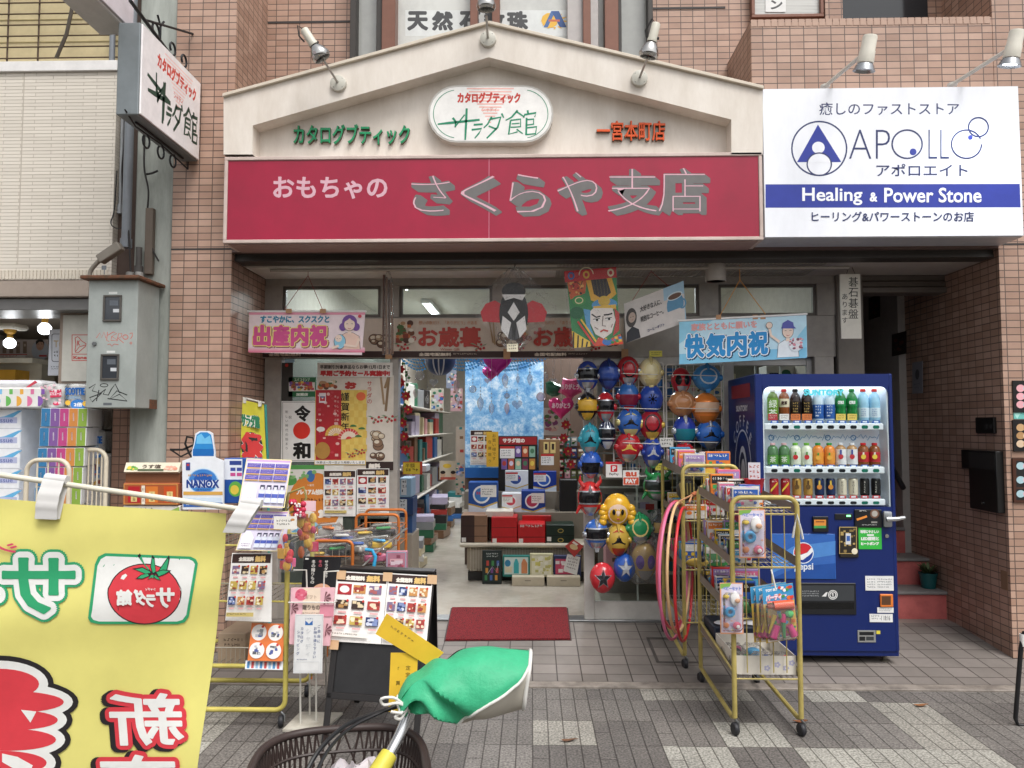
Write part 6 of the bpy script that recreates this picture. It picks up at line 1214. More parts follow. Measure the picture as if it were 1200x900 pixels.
# goods hung on the far wall and aisle end, bouquet picture
poster('children poster with yellow speech bubble at the aisle end', 515, 540, 536, 562, '#d8cbb4', lambda cv: (cv.ell(524, 546, 5, 2.6, M('#e8c23a')), cv.ell(519, 556, 3, 3.4, M('#d9b090')), cv.ell(519, 553.5, 3, 2, M('#2a1f1c')), cv.ell(531, 556, 3, 3.4, M('#d9b090')), cv.ell(531, 553.5, 3, 2, M('#2a1f1c')), cv.rect(516, 559, 535, 562, M('#c05a4a'))), 9.0)
poster('flower bouquet picture card under the pink heart balloon', 637, 478, 668, 510, '#cfc8c0', lambda cv: (cv.specks(637, 478, 655, 506, [M(c) for c in ('#b8707c', '#d9b0a0', '#8a4a7a', '#c9a0c0', '#5a7a4a', '#e0cdbc')], 34, 1.6, 4, 3, 0)), 6.3, 'picture_card', 'picture card')
for i, (x0, y0, x1, y1, c) in enumerate(((523, 420, 535, 455, '#8a93a8'), (505, 455, 520, 482, '#bdb9a8'), (528, 455, 542, 482, '#c9a0a4'), (534, 500, 545, 580, '#b8a898'))):
 poster(('grey packaged toy hanging at the far left aisle wall', 'pale framed certificate set above the left aisle shelf', 'pink packaged toy hanging beside the sea poster', 'column of small hanging packets at the left edge of the sea poster')[i], x0, y0, x1, y1, c, lambda cv: cv.specks(x0, y0, x1, y1, [M(q[1]) for q in pal], 26, 1, 2.6, i), 8.2, 'hanging_pack', 'toy pack')
rnd = random.Random(6); CO_ = ('crimson', 'brown', 'cream', 'navy', 'olive', 'pink', 'grey', 'teal'); CH_ = ('#8e2430', '#6a4a38', '#cfc4a8', '#26366a', '#5f6a3c', '#c58a98', '#85888c', '#2f6a6c')
for r_ in range(5):
 for k in range(6):
  x, y, q = 639 + k * 7.6, 512 + r_ * 13, rnd.randrange(8); x1, y1 = x + rnd.uniform(5.5, 7), y + rnd.uniform(9, 12)
  poster(f'{CO_[q]} packet hung right of the gift counter, {ORD[k]} along in row {("one", "two", "three", "four", "five")[r_]} from the top', x, y, x1, y1, CH_[q], lambda cv: (cv.rect(x + 1, y + 1.5, x1 - 1, y + 4, M('#d8d2c6')), cv.specks(x + .6, y + 4.5, x1 - .6, y1 - .6, [M(c) for c in CH_], 4, .8, 1.8, r_ * 9 + k)), 7.86 - .03 * (k % 2), 'hanging_pack', 'gift packet', 'packets hung behind the counter', .02)
# ================================================================ WALL OF TOY MASKS
YM = RY - .09
def shell(mb, c, r, th0, th1, ph0, ph1, m, k=1.0, nu=12, nv=8, edge=None):
 """patch of the front of an ellipsoid; th = sideways angle, ph = upward angle"""
 def f(u, v):
  a, b = R(th0 + (th1 - th0) * u), R(ph0 + (ph1 - ph0) * v); return c + Vector((r[0] * math.sin(a) * math.cos(b) * (1 - .1 * max(0, -math.sin(b))), -r[1] * math.cos(a) * math.cos(b), r[2] * math.sin(b))) * k
 mb.grid(f, nu, nv, m)
def spot(mb, c, r, pts, m, k=1.03):          # polygon draped on the ellipsoid, pts in -1..1
 vs = []
 for x, z in pts: y = math.sqrt(max(0, 1 - x * x - z * z)); vs.append(c + Vector((r[0] * x * (1 - .16 * max(0, -z)), -r[1] * y - .004, r[2] * z)))
 o = sum(vs, Vector()) / len(vs); o.y = min(v.y for v in vs) - .003
 mb.add(vs + [o], [(i, (i + 1) % len(vs), len(vs)) for i in range(len(vs))], m)
def star(n, r1, r2, cx=0, cz=0, a0=90): return [(cx + (r1 if i % 2 == 0 else r2) * math.cos(R(a0 + i * 180 / n)), cz + (r1 if i % 2 == 0 else r2) * math.sin(R(a0 + i * 180 / n))) for i in range(2 * n)]
SIL = M('#b4b8bf', .25, .7); GLD = M('#d8b24a', .28, .5); BLK = M('#17171b', .15)
def mask(lbl, cx, cy, w_, h_, col, style, c2='#17171b', c3='#b4b8bf', Y=YM, bag=False):
 i_ = int(cx + cy); c = P(cx, cy, Y); s_ = Y / F * 1.18; r = (w_ / 2 * s_, .08, h_ / 2 * s_); t = thing('toy_mask', lbl, 'mask', (c.x, c.y, c.z - r[2]), 'toy masks hung by the entrance')
 m1, m2, m3 = M(col, .22, coat=.3), M(c2, .14), (SIL if c3 == '#b4b8bf' else M(c3, .25, .3))
 mb = MB(); shell(mb, c, r, -90, 90, -90, 90, m1, 1, 18, 14)
 if style in ('visor', 'low', 'crest', 'round', 'vee'):
  for q in (-1, 1): mb.lathe([(0, .016), (.016, .014), (.024, .004), (.026, -.01)], m3 if i_ % 2 else m1, c + Vector((q * r[0] * .93, -.028, 0)), 12, (q, -.35, 0))
  if i_ % 3 != 1: mb.tube([c + Vector((0, -r[1] * math.cos(R(b)), r[2] * 1.03 * math.sin(R(b)))) for b in range(28, 112, 12)], [.004, .011, .014, .014, .012, .009, .004], m3 if i_ % 3 else m1, 8)
  if i_ % 2: mb.prism([c + Vector((x * r[0], -r[1] * .62, z * r[2])) for x, z in ((-.2, -.8), (.2, -.8), (.12, -1.1), (-.12, -1.1))], (0, .03, 0), m3)
 if style == 'horn':
  for q in (-1, 1): mb.tube([c + Vector((q * r[0] * .5, -.05, r[2] * .7)), c + Vector((q * r[0] * .85, -.05, r[2] * 1.05)), c + Vector((q * r[0] * .8, -.06, r[2] * 1.35))], [.018, .012, .003], m1, 8)
  for q in (-1, 1): mb.tube([c + Vector((q * r[0] * .8, -.03, -r[2] * .4)), c + Vector((q * r[0] * 1.1, -.03, -r[2] * .85))], [.016, .006], m1, 8)
 if style == 'doll':
  for q in (-1, 1):
   for k in range(4): mb.ball(c + Vector((q * r[0] * (.95 + .08 * (k % 2)), -.03, r[2] * (.1 - k * .28))), r[0] * .3, m1, 10, 7)
 mb.build('shell', t)
 mb = MB()
 if style in ('visor', 'horn', 'crest', 'stripe'): shell(mb, c, r, -62, 62, -12, 22, m2, 1.03); shell(mb, c, r, -66, 66, 22, 27, m3, 1.04, 12, 2); shell(mb, c, r, -66, 66, -17, -12, m3, 1.04, 12, 2)
 elif style == 'low': shell(mb, c, r, -62, 62, -34, 8, m2, 1.03)
 elif style == 'star': spot(mb, c, r, star(8, .9, .3), m2)
 elif style == 'star5': spot(mb, c, r, star(5, .72, .3, 0, .05), m3); spot(mb, c + Vector((0, -.004, 0)), r, star(5, .6, .24, 0, .05), m2)
 elif style == 'vee': spot(mb, c, r, [(-.75, .5), (-.1, .05), (0, .35), (.1, .05), (.75, .5), (.55, -.25), (0, -.1), (-.55, -.25)], m2)
 elif style == 'eyes':
  for q in (-1, 1): spot(mb, c, r, [(q * .42 + .3 * math.cos(R(a)), .0 + .38 * math.sin(R(a))) for a in range(0, 360, 30)], m2)
 elif style == 'round': spot(mb, c, r, [(.62 * math.cos(R(a)), .1 + .6 * math.sin(R(a))) for a in range(0, 360, 24)], m2)
 elif style == 'doll':
  spot(mb, c, r, [(.7 * math.cos(R(a)), -.22 + .6 * math.sin(R(a))) for a in range(0, 360, 24)], M('#f0d2bd', .4))
  for q in (-1, 1): spot(mb, c + Vector((0, -.006, 0)), r, [(q * .3 + .11 * math.cos(R(a)), -.1 + .18 * math.sin(R(a))) for a in range(0, 360, 36)], BLK)
  spot(mb, c + Vector((0, -.006, 0)), r, [(-.14, -.48), (.14, -.48), (0, -.6)], M('#c8484f'))
 mb.build('face' if style == 'doll' else 'visor', t)
 if style not in ('doll', 'star5', 'star'):
  mb = MB(); shell(mb, c, r, -38, 38, -70, -38 if style == 'low' else -26, m3, 1.035, 8, 5); mb.build('mouth_plate', t)
 if style in ('crest', 'vee', 'stripe', 'horn'):
  mb = MB()
  if style == 'stripe': [shell(mb, c, r, a - 5, a + 5, 26, 85, m3, 1.03, 2, 6) for a in (-22, 0, 22)]
  elif style == 'horn': spot(mb, c, r, [(-.2, .4), (0, .85), (.2, .4), (0, .3)], m3)
  else: spot(mb, c, r, [(-.5, .45), (0, .72), (.5, .45), (0, .58)], m3, 1.06)
  mb.build('crest', t)
 if bag: mb = MB(); mb.box(c.x - r[0] * 1.15, c.x + r[0] * 1.15, Y - .09, Y + .005, c.z - r[2] * 1.15, c.z + r[2] * 1.2, BAG, .03); mb.build('clear_bag', t)
for a in (
 ('blue toy helmet mask with dark visor, top left of the wall of masks', 688.5, 440.5, 23, 30, '#24449c', 'crest'),
 ('plain navy toy helmet mask right of the top left blue helmet', 713, 439, 22, 30, '#1d2f6c', 'visor', '#3a56a8', '#3a56a8'),
 ('black and red toy helmet mask at the top of the white rack', 736, 435, 23, 30, '#b01f2b', 'round', '#17171b'),
 ('plain cream round toy mask beside the yellow price card at the top', 762, 437, 24, 30, '#e6d9a8', 'round', '#dccb8c', '#dccb8c'),
 ('black toy helmet mask with a wide yellow visor in the left column', 688, 476.5, 22, 28, '#1c1b20', 'crest', '#d9a92c', '#d9a92c'),
 ('red toy helmet mask with black visor in the upper rows', 709.5, 477, 19, 30, '#c41f2c', 'visor'),
 ('half blue half red toy helmet mask with dark goggles', 736, 465, 22, 29, '#2a66b0', 'low', '#7c1f3a', '#b52a3a'),
 ('blue toy mask with a black many pointed star visor', 763, 468, 24, 30, '#2648a4', 'star'),
 ('blue toy mask with pale yellow and black V visor', 738, 495, 26, 29, '#2a62b4', 'vee', '#17171b', '#d8cf8a'),
 ('black fronted red toy helmet mask with gold emblem', 763, 498, 24, 30, '#a81e2c', 'round', '#17171b', '#d8b24a'),
 ('teal toy mask with black angular visor in the left column', 691, 515, 21, 31, '#2292a6', 'vee'),
 ('navy toy helmet mask with white stripes over the brow', 711, 509.5, 18, 29, '#16244e', 'stripe', '#17171b', '#c9cfd8'),
 ('red and gold flared toy mask with silver mouth', 736, 524, 26, 30, '#b51f2a', 'vee', '#d8b24a'),
 ('blue and silver spiky toy mask below the red helmet', 764, 530, 20, 32, '#1e3f9a', 'vee', '#b4b8bf'),
 ('blue toy helmet mask with square black visor above the payment cards', 692, 544, 22, 28, '#2457b4', 'low'),
 ('red horned toy mask on the door frame', 691, 584, 24, 34, '#c92a2a', 'horn'),
 ('yellow haired doll mask with bunches under the payment cards', 723, 597, 28, 32, '#e8b21c', 'doll'),
 ('green horned toy mask right of the payment cards', 770, 570, 28, 28, '#1f8a48', 'horn', '#26302c'),
 ('blue toy helmet mask low on the door frame', 699, 626, 25, 30, '#2e62b4', 'visor'),
 ('gold and black toy mask with green gem below the doll mask', 724, 632, 24, 32, '#c8a43c', 'vee', '#17171b', '#b84a2c'),
 ('green toy helmet mask with gold face tilted right of the doll mask', 749, 619, 26, 30, '#1f8a54', 'round', '#d8c27a'),
 ('black toy mask with a gold band in crinkled film', 779, 619, 26, 32, '#1d1c1e', 'visor', '#b08a3a', '#2c2b2e', YM, True),
 ('red egg shaped toy mask with black star at the bottom of the wall', 706, 677, 25, 30, '#d0303a', 'star5', '#2b2a30'),
 ('blue toy mask with a silver star at the bottom of the wall', 732, 665, 22, 28, '#2558b4', 'star5', '#b4b8bf'),
 ('bagged gold toy mask with two purple oval eyes', 755, 657, 26, 36, '#a8894a', 'eyes', '#5a3a8c', '#8f8c88', YM, True),
 ('red and black oval toy mask at the top of the right rack', 798, 446, 20, 26, '#b5212c', 'eyes'),
 ('plain light blue round toy mask under the blue banner', 828, 443, 28, 27, '#3d8fd0', 'round', '#c9d6de', '#3d8fd0'),
 ('plain tan round toy mask on the right rack', 799, 473, 27, 26, '#c98a58', 'round', '#d29a6c', '#c98a58'),
 ('plain orange toy helmet mask on the right rack', 827, 479, 28, 32, '#e8822a', 'visor', '#e9c2a0', '#e8822a'),
 ('deep blue toy helmet mask with teal visor on the right rack', 802, 505, 23, 30, '#2440a8', 'low', '#1d7a8c', '#c9ccd2'),
 ('blue beaked toy mask with black eye band on the right rack', 831, 509, 26, 29, '#2668c0', 'vee'),
 ('red toy helmet mask half hidden behind toys on the right rack', 802, 533, 21, 26, '#cc2430', 'visor')): mask(*a)
def grid_rack(lbl, x0, y0, x1, y1, Y, nx, ny):
 a, b, c, d = RC(x0, y0, x1, y1, Y); t = thing('wire_rack', lbl, 'wire rack', ((a + b) / 2, Y, c)); wm = M('#dcd9d2', .4)
 mb = MB(); r_ = .02; pts = arc((b - r_, Y, d - r_), r_, 90, 0, 4) + arc((b - r_, Y, c + r_), r_, 0, -90, 4) + arc((a + r_, Y, c + r_), r_, -90, -180, 4) + arc((a + r_, Y, d - r_), r_, 180, 90, 4); mb.tube(pts, .006, wm, 8, True); mb.build('rim', t)
 mb = MB()
 for i in range(1, nx): x = a + (b - a) * i / nx; mb.tube([(x, Y, c), (x, Y, d)], .0022, wm, 5)
 for i in range(1, ny): z = c + (d - c) * i / ny; mb.tube([(a, Y + .004, z), (b, Y + .004, z)], .0022, wm, 5)
 mb.build('wire_mesh', t)
 for k in range(3): z = c + (d - c) * (.3 + k * .3); mb = MB(); mb.tube([(a + .02, Y, z), (a + .06, Y - .11, z - .004), (b - .06, Y - .11, z - .012), (b - .02, Y, z - .004)], .003, wm, 6); mb.build('hook_bar', t)
grid_rack('left white wire rack carrying toy masks beside the door frame', 719, 425, 778, 558, YM + .03, 8, 14)
grid_rack('right white wire rack carrying toy masks under the blue banner', 781, 427, 846, 555, YM + .03, 8, 14)
def d_(cv): cv.rect(710, 541, 729, 544, M('#d0202c')); cv.rrect(715.5, 545, 723.5, 553, 1, M('#d0202c')); cv.text('P', 717.6, 546.3, 721.8, 551.8, WH, .3); cv.text('PayPay', 714, 554, 725, 557.6, M('#4a4744'))
poster('white payment card with a red P emblem on the glass door', 710, 541, 729, 559.5, '#e8e6e2', d_, YM, 'payment_card', 'sign')
def d_(cv): cv.rect(730.5, 559.5, 748.5, 568, M('#d9502c')); cv.text('au', 733, 553, 746, 558.5, M('#d9502c'), .5); cv.text('PAY', 733, 561, 746, 566.5, WH, .4)
poster('white and orange pay card right of the red P card', 730, 551, 749, 568.5, '#e8e6e2', d_, YM, 'payment_card', 'sign')
for i, (x0, y0, x1, y1, c) in enumerate(((761, 411, 776, 418, '#d9d04a'), (773, 513, 789, 524, '#dcdad4'), (768, 543, 783, 551, '#d9cf4a'), (746, 527, 755, 534, '#dcdad4'))):
 poster(('yellow price tag taped above the cream mask', 'white handwritten price tag between the two racks', 'small yellow price tag under the blue spiky mask', 'tiny white price tag beside the red and gold mask')[i], x0, y0, x1, y1, c, lambda cv: cv.print_(x0 + 2, y0 + 1.5, x1 - 1, y1 - 1, M('#3a3830'), 2, seed=i), YM - .03, 'price_tag', 'price tag')
# goods behind the glass on the right, half seen between the masks
def behind():
 rnd = random.Random(12); sh = thing('stock_shelf', 'white stock shelf behind the glass door at right', 'shelf', (P(800, 500, 6.3).x, 6.3, FZ)); xa, xb = P(705, 500, 6.2).x, P(965, 500, 6.2).x
 for z in (.35, .75, 1.1, 1.42, 1.74): mb = MB(); mb.box(xa, xb, 6.2, 6.6, z - .02, z, M('#bdb8ae', .5)); mb.build('shelf', sh)
 mb = MB(); mb.box(xa, xb, 6.6, 6.62, FZ, 2.1, M('#8f8a82', .6)); mb.build('back_panel', sh)
 for k, z in enumerate((.35, .75, 1.1, 1.42, 1.74)):
  x = xa + .03; i = 0
  while x < xb - .2 and i < 8:
   w_, h_ = rnd.uniform(.12, .26), rnd.uniform(.14, .26); nm, c = pal[rnd.randrange(len(pal))]; mb = MB(); mb.box(x, x + w_, 6.24, 6.45, z + .001, z + h_, M(c, .4), .004); cv = Cv.quad(mb, (x, 6.239, z + h_), (w_, 0, 0), (0, 0, -h_), 60, 60)
   cv.specks(5, 5, 55, 55, [M(q[1]) for q in pal], 10, 4, 12, i + k * 7); mb.build('toy_box', None, f'{nm} toy box on the {TN[k]} stock shelf behind glass, {ORD[i]} from left', 'toy box', 'boxes behind the glass door'); x += w_ + rnd.uniform(.01, .06); i += 1
behind()
# ================================================================ VENDING MACHINE
VY = 4.87; VB = VY + .66; va, vb = P(887, 600, VY).x, P(1050, 600, VY).x; vz1 = P(968, 438, VY).z; vg = gz(VY) + .012; vz0 = P(968, 763, VY).z
vm = thing('vending_machine', 'dark blue drinks vending machine with three lit rows of samples', 'vending machine', ((va + vb) / 2, VY, vg))
VBL = M('#0a2262', .38, 0, .05, coat=.1); VBS = M('#16244f', .3, 0, .05)
wx0, wx1, wz0, wz1 = RC(895, 453, 1043, 594, VY); WD = .13
mb = MB(); mb.box(va, wx0, VY, VB, vz0, vz1, VBL, .006); mb.box(wx1, vb, VY, VB, vz0, vz1, VBL, .006); mb.box(wx0 - .004, wx1 + .004, VY + .0015, VB, wz1, vz1 - .001, VBL); mb.box(wx0 - .004, wx1 + .004, VY + .0015, VB, vz0 + .001, wz0, VBL)
mb.box(va + .001, va + .002, VY + .03, VB - .005, vz0 + .01, vz1 - .01, VBS)
for (cx, cz, sx, sz) in ((wx0, wz1, 1, -1), (wx1, wz1, -1, -1)):
 r_ = .05; pts = [Vector((cx, VY + .001, cz))] + [Vector((cx + sx * (r_ - r_ * math.cos(R(a))), VY + .001, cz + sz * (r_ - r_ * math.sin(R(a))))) for a in range(0, 91, 15)]
 mb.prism(pts, (0, .01, 0), VBL)
mb.build('body', vm)
mb = MB(); WI = M('#e6ebf0', .4, noise=.02); mb.box(wx0, wx1, VY + WD, VY + WD + .02, wz0, wz1, M((.86, .92, 1), .4, emit=.04, noise=0)); mb.box(wx0, wx0 + .008, VY + .012, VY + WD, wz0, wz1, WI); mb.box(wx1 - .008, wx1, VY + .012, VY + WD, wz0, wz1, WI); mb.box(wx0 + .008, wx1 - .008, VY + .012, VY + WD, wz1 - .012, wz1 - .001, M((.9, .95, 1), .4, emit=1.3, noise=0)); mb.build('display_case', vm)
led = [503.5, 554.5, 592]
for k, py in enumerate(led):
 z = P(968, py, VY).z; zt_ = P(968, (496, 547, 585)[k], VY).z; mb = MB(); mb.box(wx0 + .012, wx1 - .03, VY + .012, VY + WD - .001, z - .004, zt_, WI, .006)
 cv = Cv.face(mb, VY + .0115)
 for i in range(10):
  x = 907.5 + i * 13.25; cv.rrect(x - 3.8, (498.5, 549.5, 587.5)[k], x + 3.8, (502.5, 553.5, 591)[k], 1.8, M('#26292d' if i not in ((2, 8, 9), (2, 8, 9), (8, 9))[k] else '#1d6f5c', .2), True)
 cv.k += 1; mb.build('button_shelf', vm)
 mb = MB()
 for i in range(10):
  x = 907.5 + i * 13.25; cv = Cv.face(mb, VY + .03); y = (492.5, 544.5, 580.5)[k]; cv.poly([(x - 5, y + 3.6), (x - 4, y), (x + 4, y), (x + 5, y + 3.6)], M('#2f5fae' if k < 2 else '#c2323a'), True); cv.k = 2; cv.rect(x - 2.6, y + .8, x + 2.6, y + 2.6, M('#dfe4ec'), True)
 if not k:
  for i, c in enumerate(('#b5343c', '#e8e4e0', '#d9783c', '#d9783c', 0, 0, '#e6c85a', '#e6c85a', 0, 0)):
   if c: x = 905.8 + i * 13.27; cv.k = 3; cv.rect(x - 5.6, 485, x + 5.6, 492.5, M(c), True); cv.k = 4; cv.print_(x - 4, 486.5, x + 4.5, 491.5, M('#5a2f2a' if i else '#eadfd8'), 2, seed=i)
 mb.build('price_strip', vm)
mb = MB(); cv = Cv.face(mb, VY + WD - .004)
for i in range(26): x = 900 + i * 5.3; cv.line([(x, 512 + (i * 7 % 5)), (x + 3, 509 + (i * 5 % 4)), (x + 5, 513)], .8, M('#7fb2dc'), True)
cv.k += 1
for x in (904, 934, 970, 1000): cv.ring(x, 513, 3.4, 3.4, 1, M('#5a9ad0'), 14)
mb.build('decor_strip', vm)
mb = MB(); cv = Cv.face(mb, VY + .03); cv.text('SUNTORY', 942, 456, 989, 463.5, M((.12, .62, .72), .4, emit=.25, noise=0), .5); mb.build('lit_lettering', vm)
mb = MB(); mb.box(wx0, wx1, VY + .005, VY + .008, wz0, wz1, clear('case_glass', (.96, .98, .98), .06)); mb.build('pane', vm)
# lower front
def vpart(name, x0, y0, x1, y1, m, d=.008, draw=None, bev=.003):
 a, b, c, dd = RC(x0, y0, x1, y1, VY); mb = MB(); mb.box(a, b, VY - d, VY + .001, c, dd, m, bev)
 if draw: draw(Cv.face(mb, VY - d))
 return mb.build(name, vm)
VK = M('#1c1d20', .35); VG = M('#3a3d40', .4); VW = M('#e4e4e2', .4)
vpart('note_slot', 952, 605, 970, 623, VK, .014, lambda cv: (cv.rect(954, 609, 968, 618, M('#d9892c')), cv.rect(954, 616, 968, 619, M('#3f9a4c')), cv.rect(956, 611, 966, 612, M('#5a2a18'))))
vpart('display', 978, 602, 999, 609, VK, .004, lambda cv: cv.rect(992, 603.5, 997, 605.5, M((.2, .9, .3), .4, emit=1.5, noise=0)))
vpart('coin_panel', 1001, 597, 1033, 618, VK, .01, lambda cv: (cv.ell(1025, 602, 5.5, 5.5, M('#6a4a3a', .3)), cv.ell(1025, 602, 3.6, 3.6, M('#d9d4cc', .2, .6)), cv.line([(1004, 609), (1010, 607), (1016, 605)], 2.6, M('#e58a2a')), cv.print_(1007, 598, 1016, 600.5, VW, 1), cv.rect(1021, 611, 1028, 613, M('#8f8d88')), cv.print_(1010, 614.5, 1028, 616.5, VW, 1)))
vpart('card_reader', 983, 617, 1005, 653, M('#2b2620', .35), .012, lambda cv: (cv.frame(983.5, 617.5, 1004, 649, .8, M('#b59a5a')), cv.specks(985, 619, 1003, 648, [M('#b59a5a'), M('#8a7340')], 22, .8, 2, 4, .8), cv.rect(991, 625, 997, 638, M('#cfd2d6')), cv.rect(992, 628, 996, 634, M('#2f5fae')), cv.ell(1001.5, 646, 3.6, 3.6, M('#e6dcc0'))))
vpart('green_sticker', 1006, 618, 1033, 643.5, M('#2bb53c', .4), .002, lambda cv: (cv.text('地球にやさしい', 1008, 621, 1030, 625, VW, .2), cv.text('LED照明と', 1009, 629, 1030, 633.5, VW, .3), cv.text('ヒートポンプ', 1009, 635, 1030, 639, VW, .3), cv.rect(1016, 626, 1024, 628, VW)), 0)
vpart('soft_drink_panel', 904, 625.5, 979, 678.5, M('#2a62b4', .15, coat=.5), .004, lambda cv: (cv.poly([(904, 655), (930, 640), (979, 634), (979, 650), (940, 656), (904, 672)], M('#4a86cc', .15)), cv.poly([(904, 678), (935, 664), (979, 660), (979, 678)], M('#1f4f9c', .15)),
 cv.ell(941.5, 648, 12, 12.5, M('#dfe6ee', .2), 30), cv.ell(941.5, 648, 11, 11.5, M('#1d3f94', .2), 30), cv.poly([(930.5, 646), (932, 640), (936, 637.5), (942, 636.5), (948, 638.3), (951, 641.5), (945, 648), (937, 650), (930.7, 650)], M('#cf2a35', .2)), cv.poly([(951, 641.5), (952.5, 646.5), (949, 650), (941, 656), (934, 656), (930.7, 650), (938, 650.5), (946, 647.5)], M('#eef0f2', .2)), cv.text('pepsi', 931, 660, 953, 670, M('#d5deea', .2), .2)))
vpart('dispensing_port', 935, 683, 1003, 720, VK, .006, lambda cv: (cv.rect(937, 686, 1001, 704, VG), cv.rect(937, 706, 1001, 714, M('#0c0d0e', .2)), cv.ring(976, 697, 5.6, 5.6, .9, VW), cv.text('①', 972, 693, 980, 701, VW, .2), cv.poly([(963, 699), (968, 694), (970, 694), (968, 699)], VW), cv.print_(940, 692, 960, 700, M('#a9acae'), 3)))
vpart('notice_plate', 1014, 675, 1047, 692, VW, .002, lambda cv: (cv.print_(1016, 678, 1026, 690, M('#6a6e74'), 4), cv.print_(1028, 678, 1045, 690, M('#6a6e74'), 4, seed=4)), 0)
vpart('coin_return', 1031, 696, 1046, 711, M('#e0792a', .4), .01, lambda cv: cv.rect(1033, 698.5, 1044, 709, M('#5a3a22', .5)))
vpart('notice_plate', 1028, 711.8, 1047, 718, VW, .002, lambda cv: cv.print_(1030, 713, 1045, 717, M('#6a6e74'), 2), 0)
vpart('notice_plate', 1019, 719.5, 1046, 729, VW, .002, lambda cv: (cv.print_(1021, 721, 1030, 727, M('#6a6e74'), 2), cv.text('-1 18:16', 1031, 721.5, 1043, 727, M('#4a4d52'))), 0)
vpart('maker_plate', 1005, 738.5, 1026, 752.5, M('#a9aaa8', .3, .5), .003, lambda cv: (cv.rect(1007, 740.5, 1024, 744.5, VK), cv.rect(1007, 746, 1014, 751, VK), cv.rect(1015, 746, 1024, 750.5, VG)), 0)
vpart('yellow_sticker', 1027, 739, 1031.5, 743, M('#d9c93a', .4), .001, None, 0)
mb = MB(); mb.box(va + .02, vb - .02, VY + .03, VB - .03, vg + .045, vz0 + .002, M('#0d1326', .5)); mb.box(va, vb, VY + .01, VB, vg + .05, vg + .085, VBL, .003)
mb.build('kick_plate', vm)
for x in (va + .06, vb - .06):
 for y in (VY + .08, VB - .08): mb = MB(); mb.lathe([(.03, gz(y) - vg + .0), (.03, gz(y) - vg + .012), (.012, gz(y) - vg + .02), (.012, .06)], M('#7a7468', .5, .5), (x, y, vg), 12); mb.build('foot', vm)
mb = MB(); q = P(1040, 608, VY); mb.box(q.x - .035, q.x + .02, VY - .03, VY, q.z - .05, q.z + .05, M('#9fa2a5', .3, .7), .012, 0, 2); mb.tube([q + Vector((-.02, -.035, 0)), q + Vector((.03, -.05, .005)), q + Vector((.085, -.04, .012))], [.016, .014, .012], M('#c4c6c8', .25, .8), 10); mb.build('door_handle', vm)
mb = MB(); mb.lathe([(0, .006), (.012, .006), (.013, 0)], CHROME, P(1039, 628, VY), 14, (0, -1, 0)); mb.build('key_lock', vm)
# left side print
def vs_(u, v, h): return Vector((va - .0005 - h, VB - u, vz1 - v))
mb = MB(); cv = Cv(mb, vs_); VWH = M('#cdd2da', .4)
cy_, cz_ = .36, .62; cv.ring(cy_, cz_, .20, .27, .012, VWH, 40); cv.ell(cy_, cz_ + .03, .10, .19, VWH, 30); cv.ell(cy_ - .01, cz_, .075, .12, VBS, 24); cv.ell(cy_ + .005, cz_ + .015, .05, .09, VWH, 20); cv.poly([(cy_ - .11, cz_ + .2), (cy_ - .04, cz_ + .12), (cy_ + .05, cz_ + .12), (cy_ + .12, cz_ + .2), (cy_, cz_ + .25)], VWH); cv.line([(cy_ - .02, cz_ + .07), (cy_ + .04, cz_ + .08), (cy_ + .1, cz_ + .1)], .018, VBS); cv.rect(cy_ + .085, cz_ + .06, cy_ + .115, cz_ + .105, VBS)
for i, ch in enumerate('COFFEE ★ COFFEE ★ '):
 a = R(i * 20 - 140); vsx, fsx, bb = text_mesh(ch if ch != '★' else '*', .008)
 if ch == ' ': continue
 k_ = .085; mx, my = (bb[0] + bb[2]) / 2, (bb[1] + bb[3]) / 2; ca, sa = math.cos(a + math.pi / 2), math.sin(a + math.pi / 2); ox, oy = cy_ + .245 * math.cos(a), cz_ + .33 * math.sin(a)
 cv.raw([(ox + ((x - mx) * ca + (y - my) * sa) * k_, oy + ((x - mx) * sa - (y - my) * ca) * k_ * 1.3) for x, y in vsx], fsx, VWH, True)
cv.k += 1; cv.text('SUNTORY', .22, .19, .5, .23, VWH, .002); cv.rect(.1, .05, .56, .14, M('#8a2430'), True); mb.build('side_print', vm)
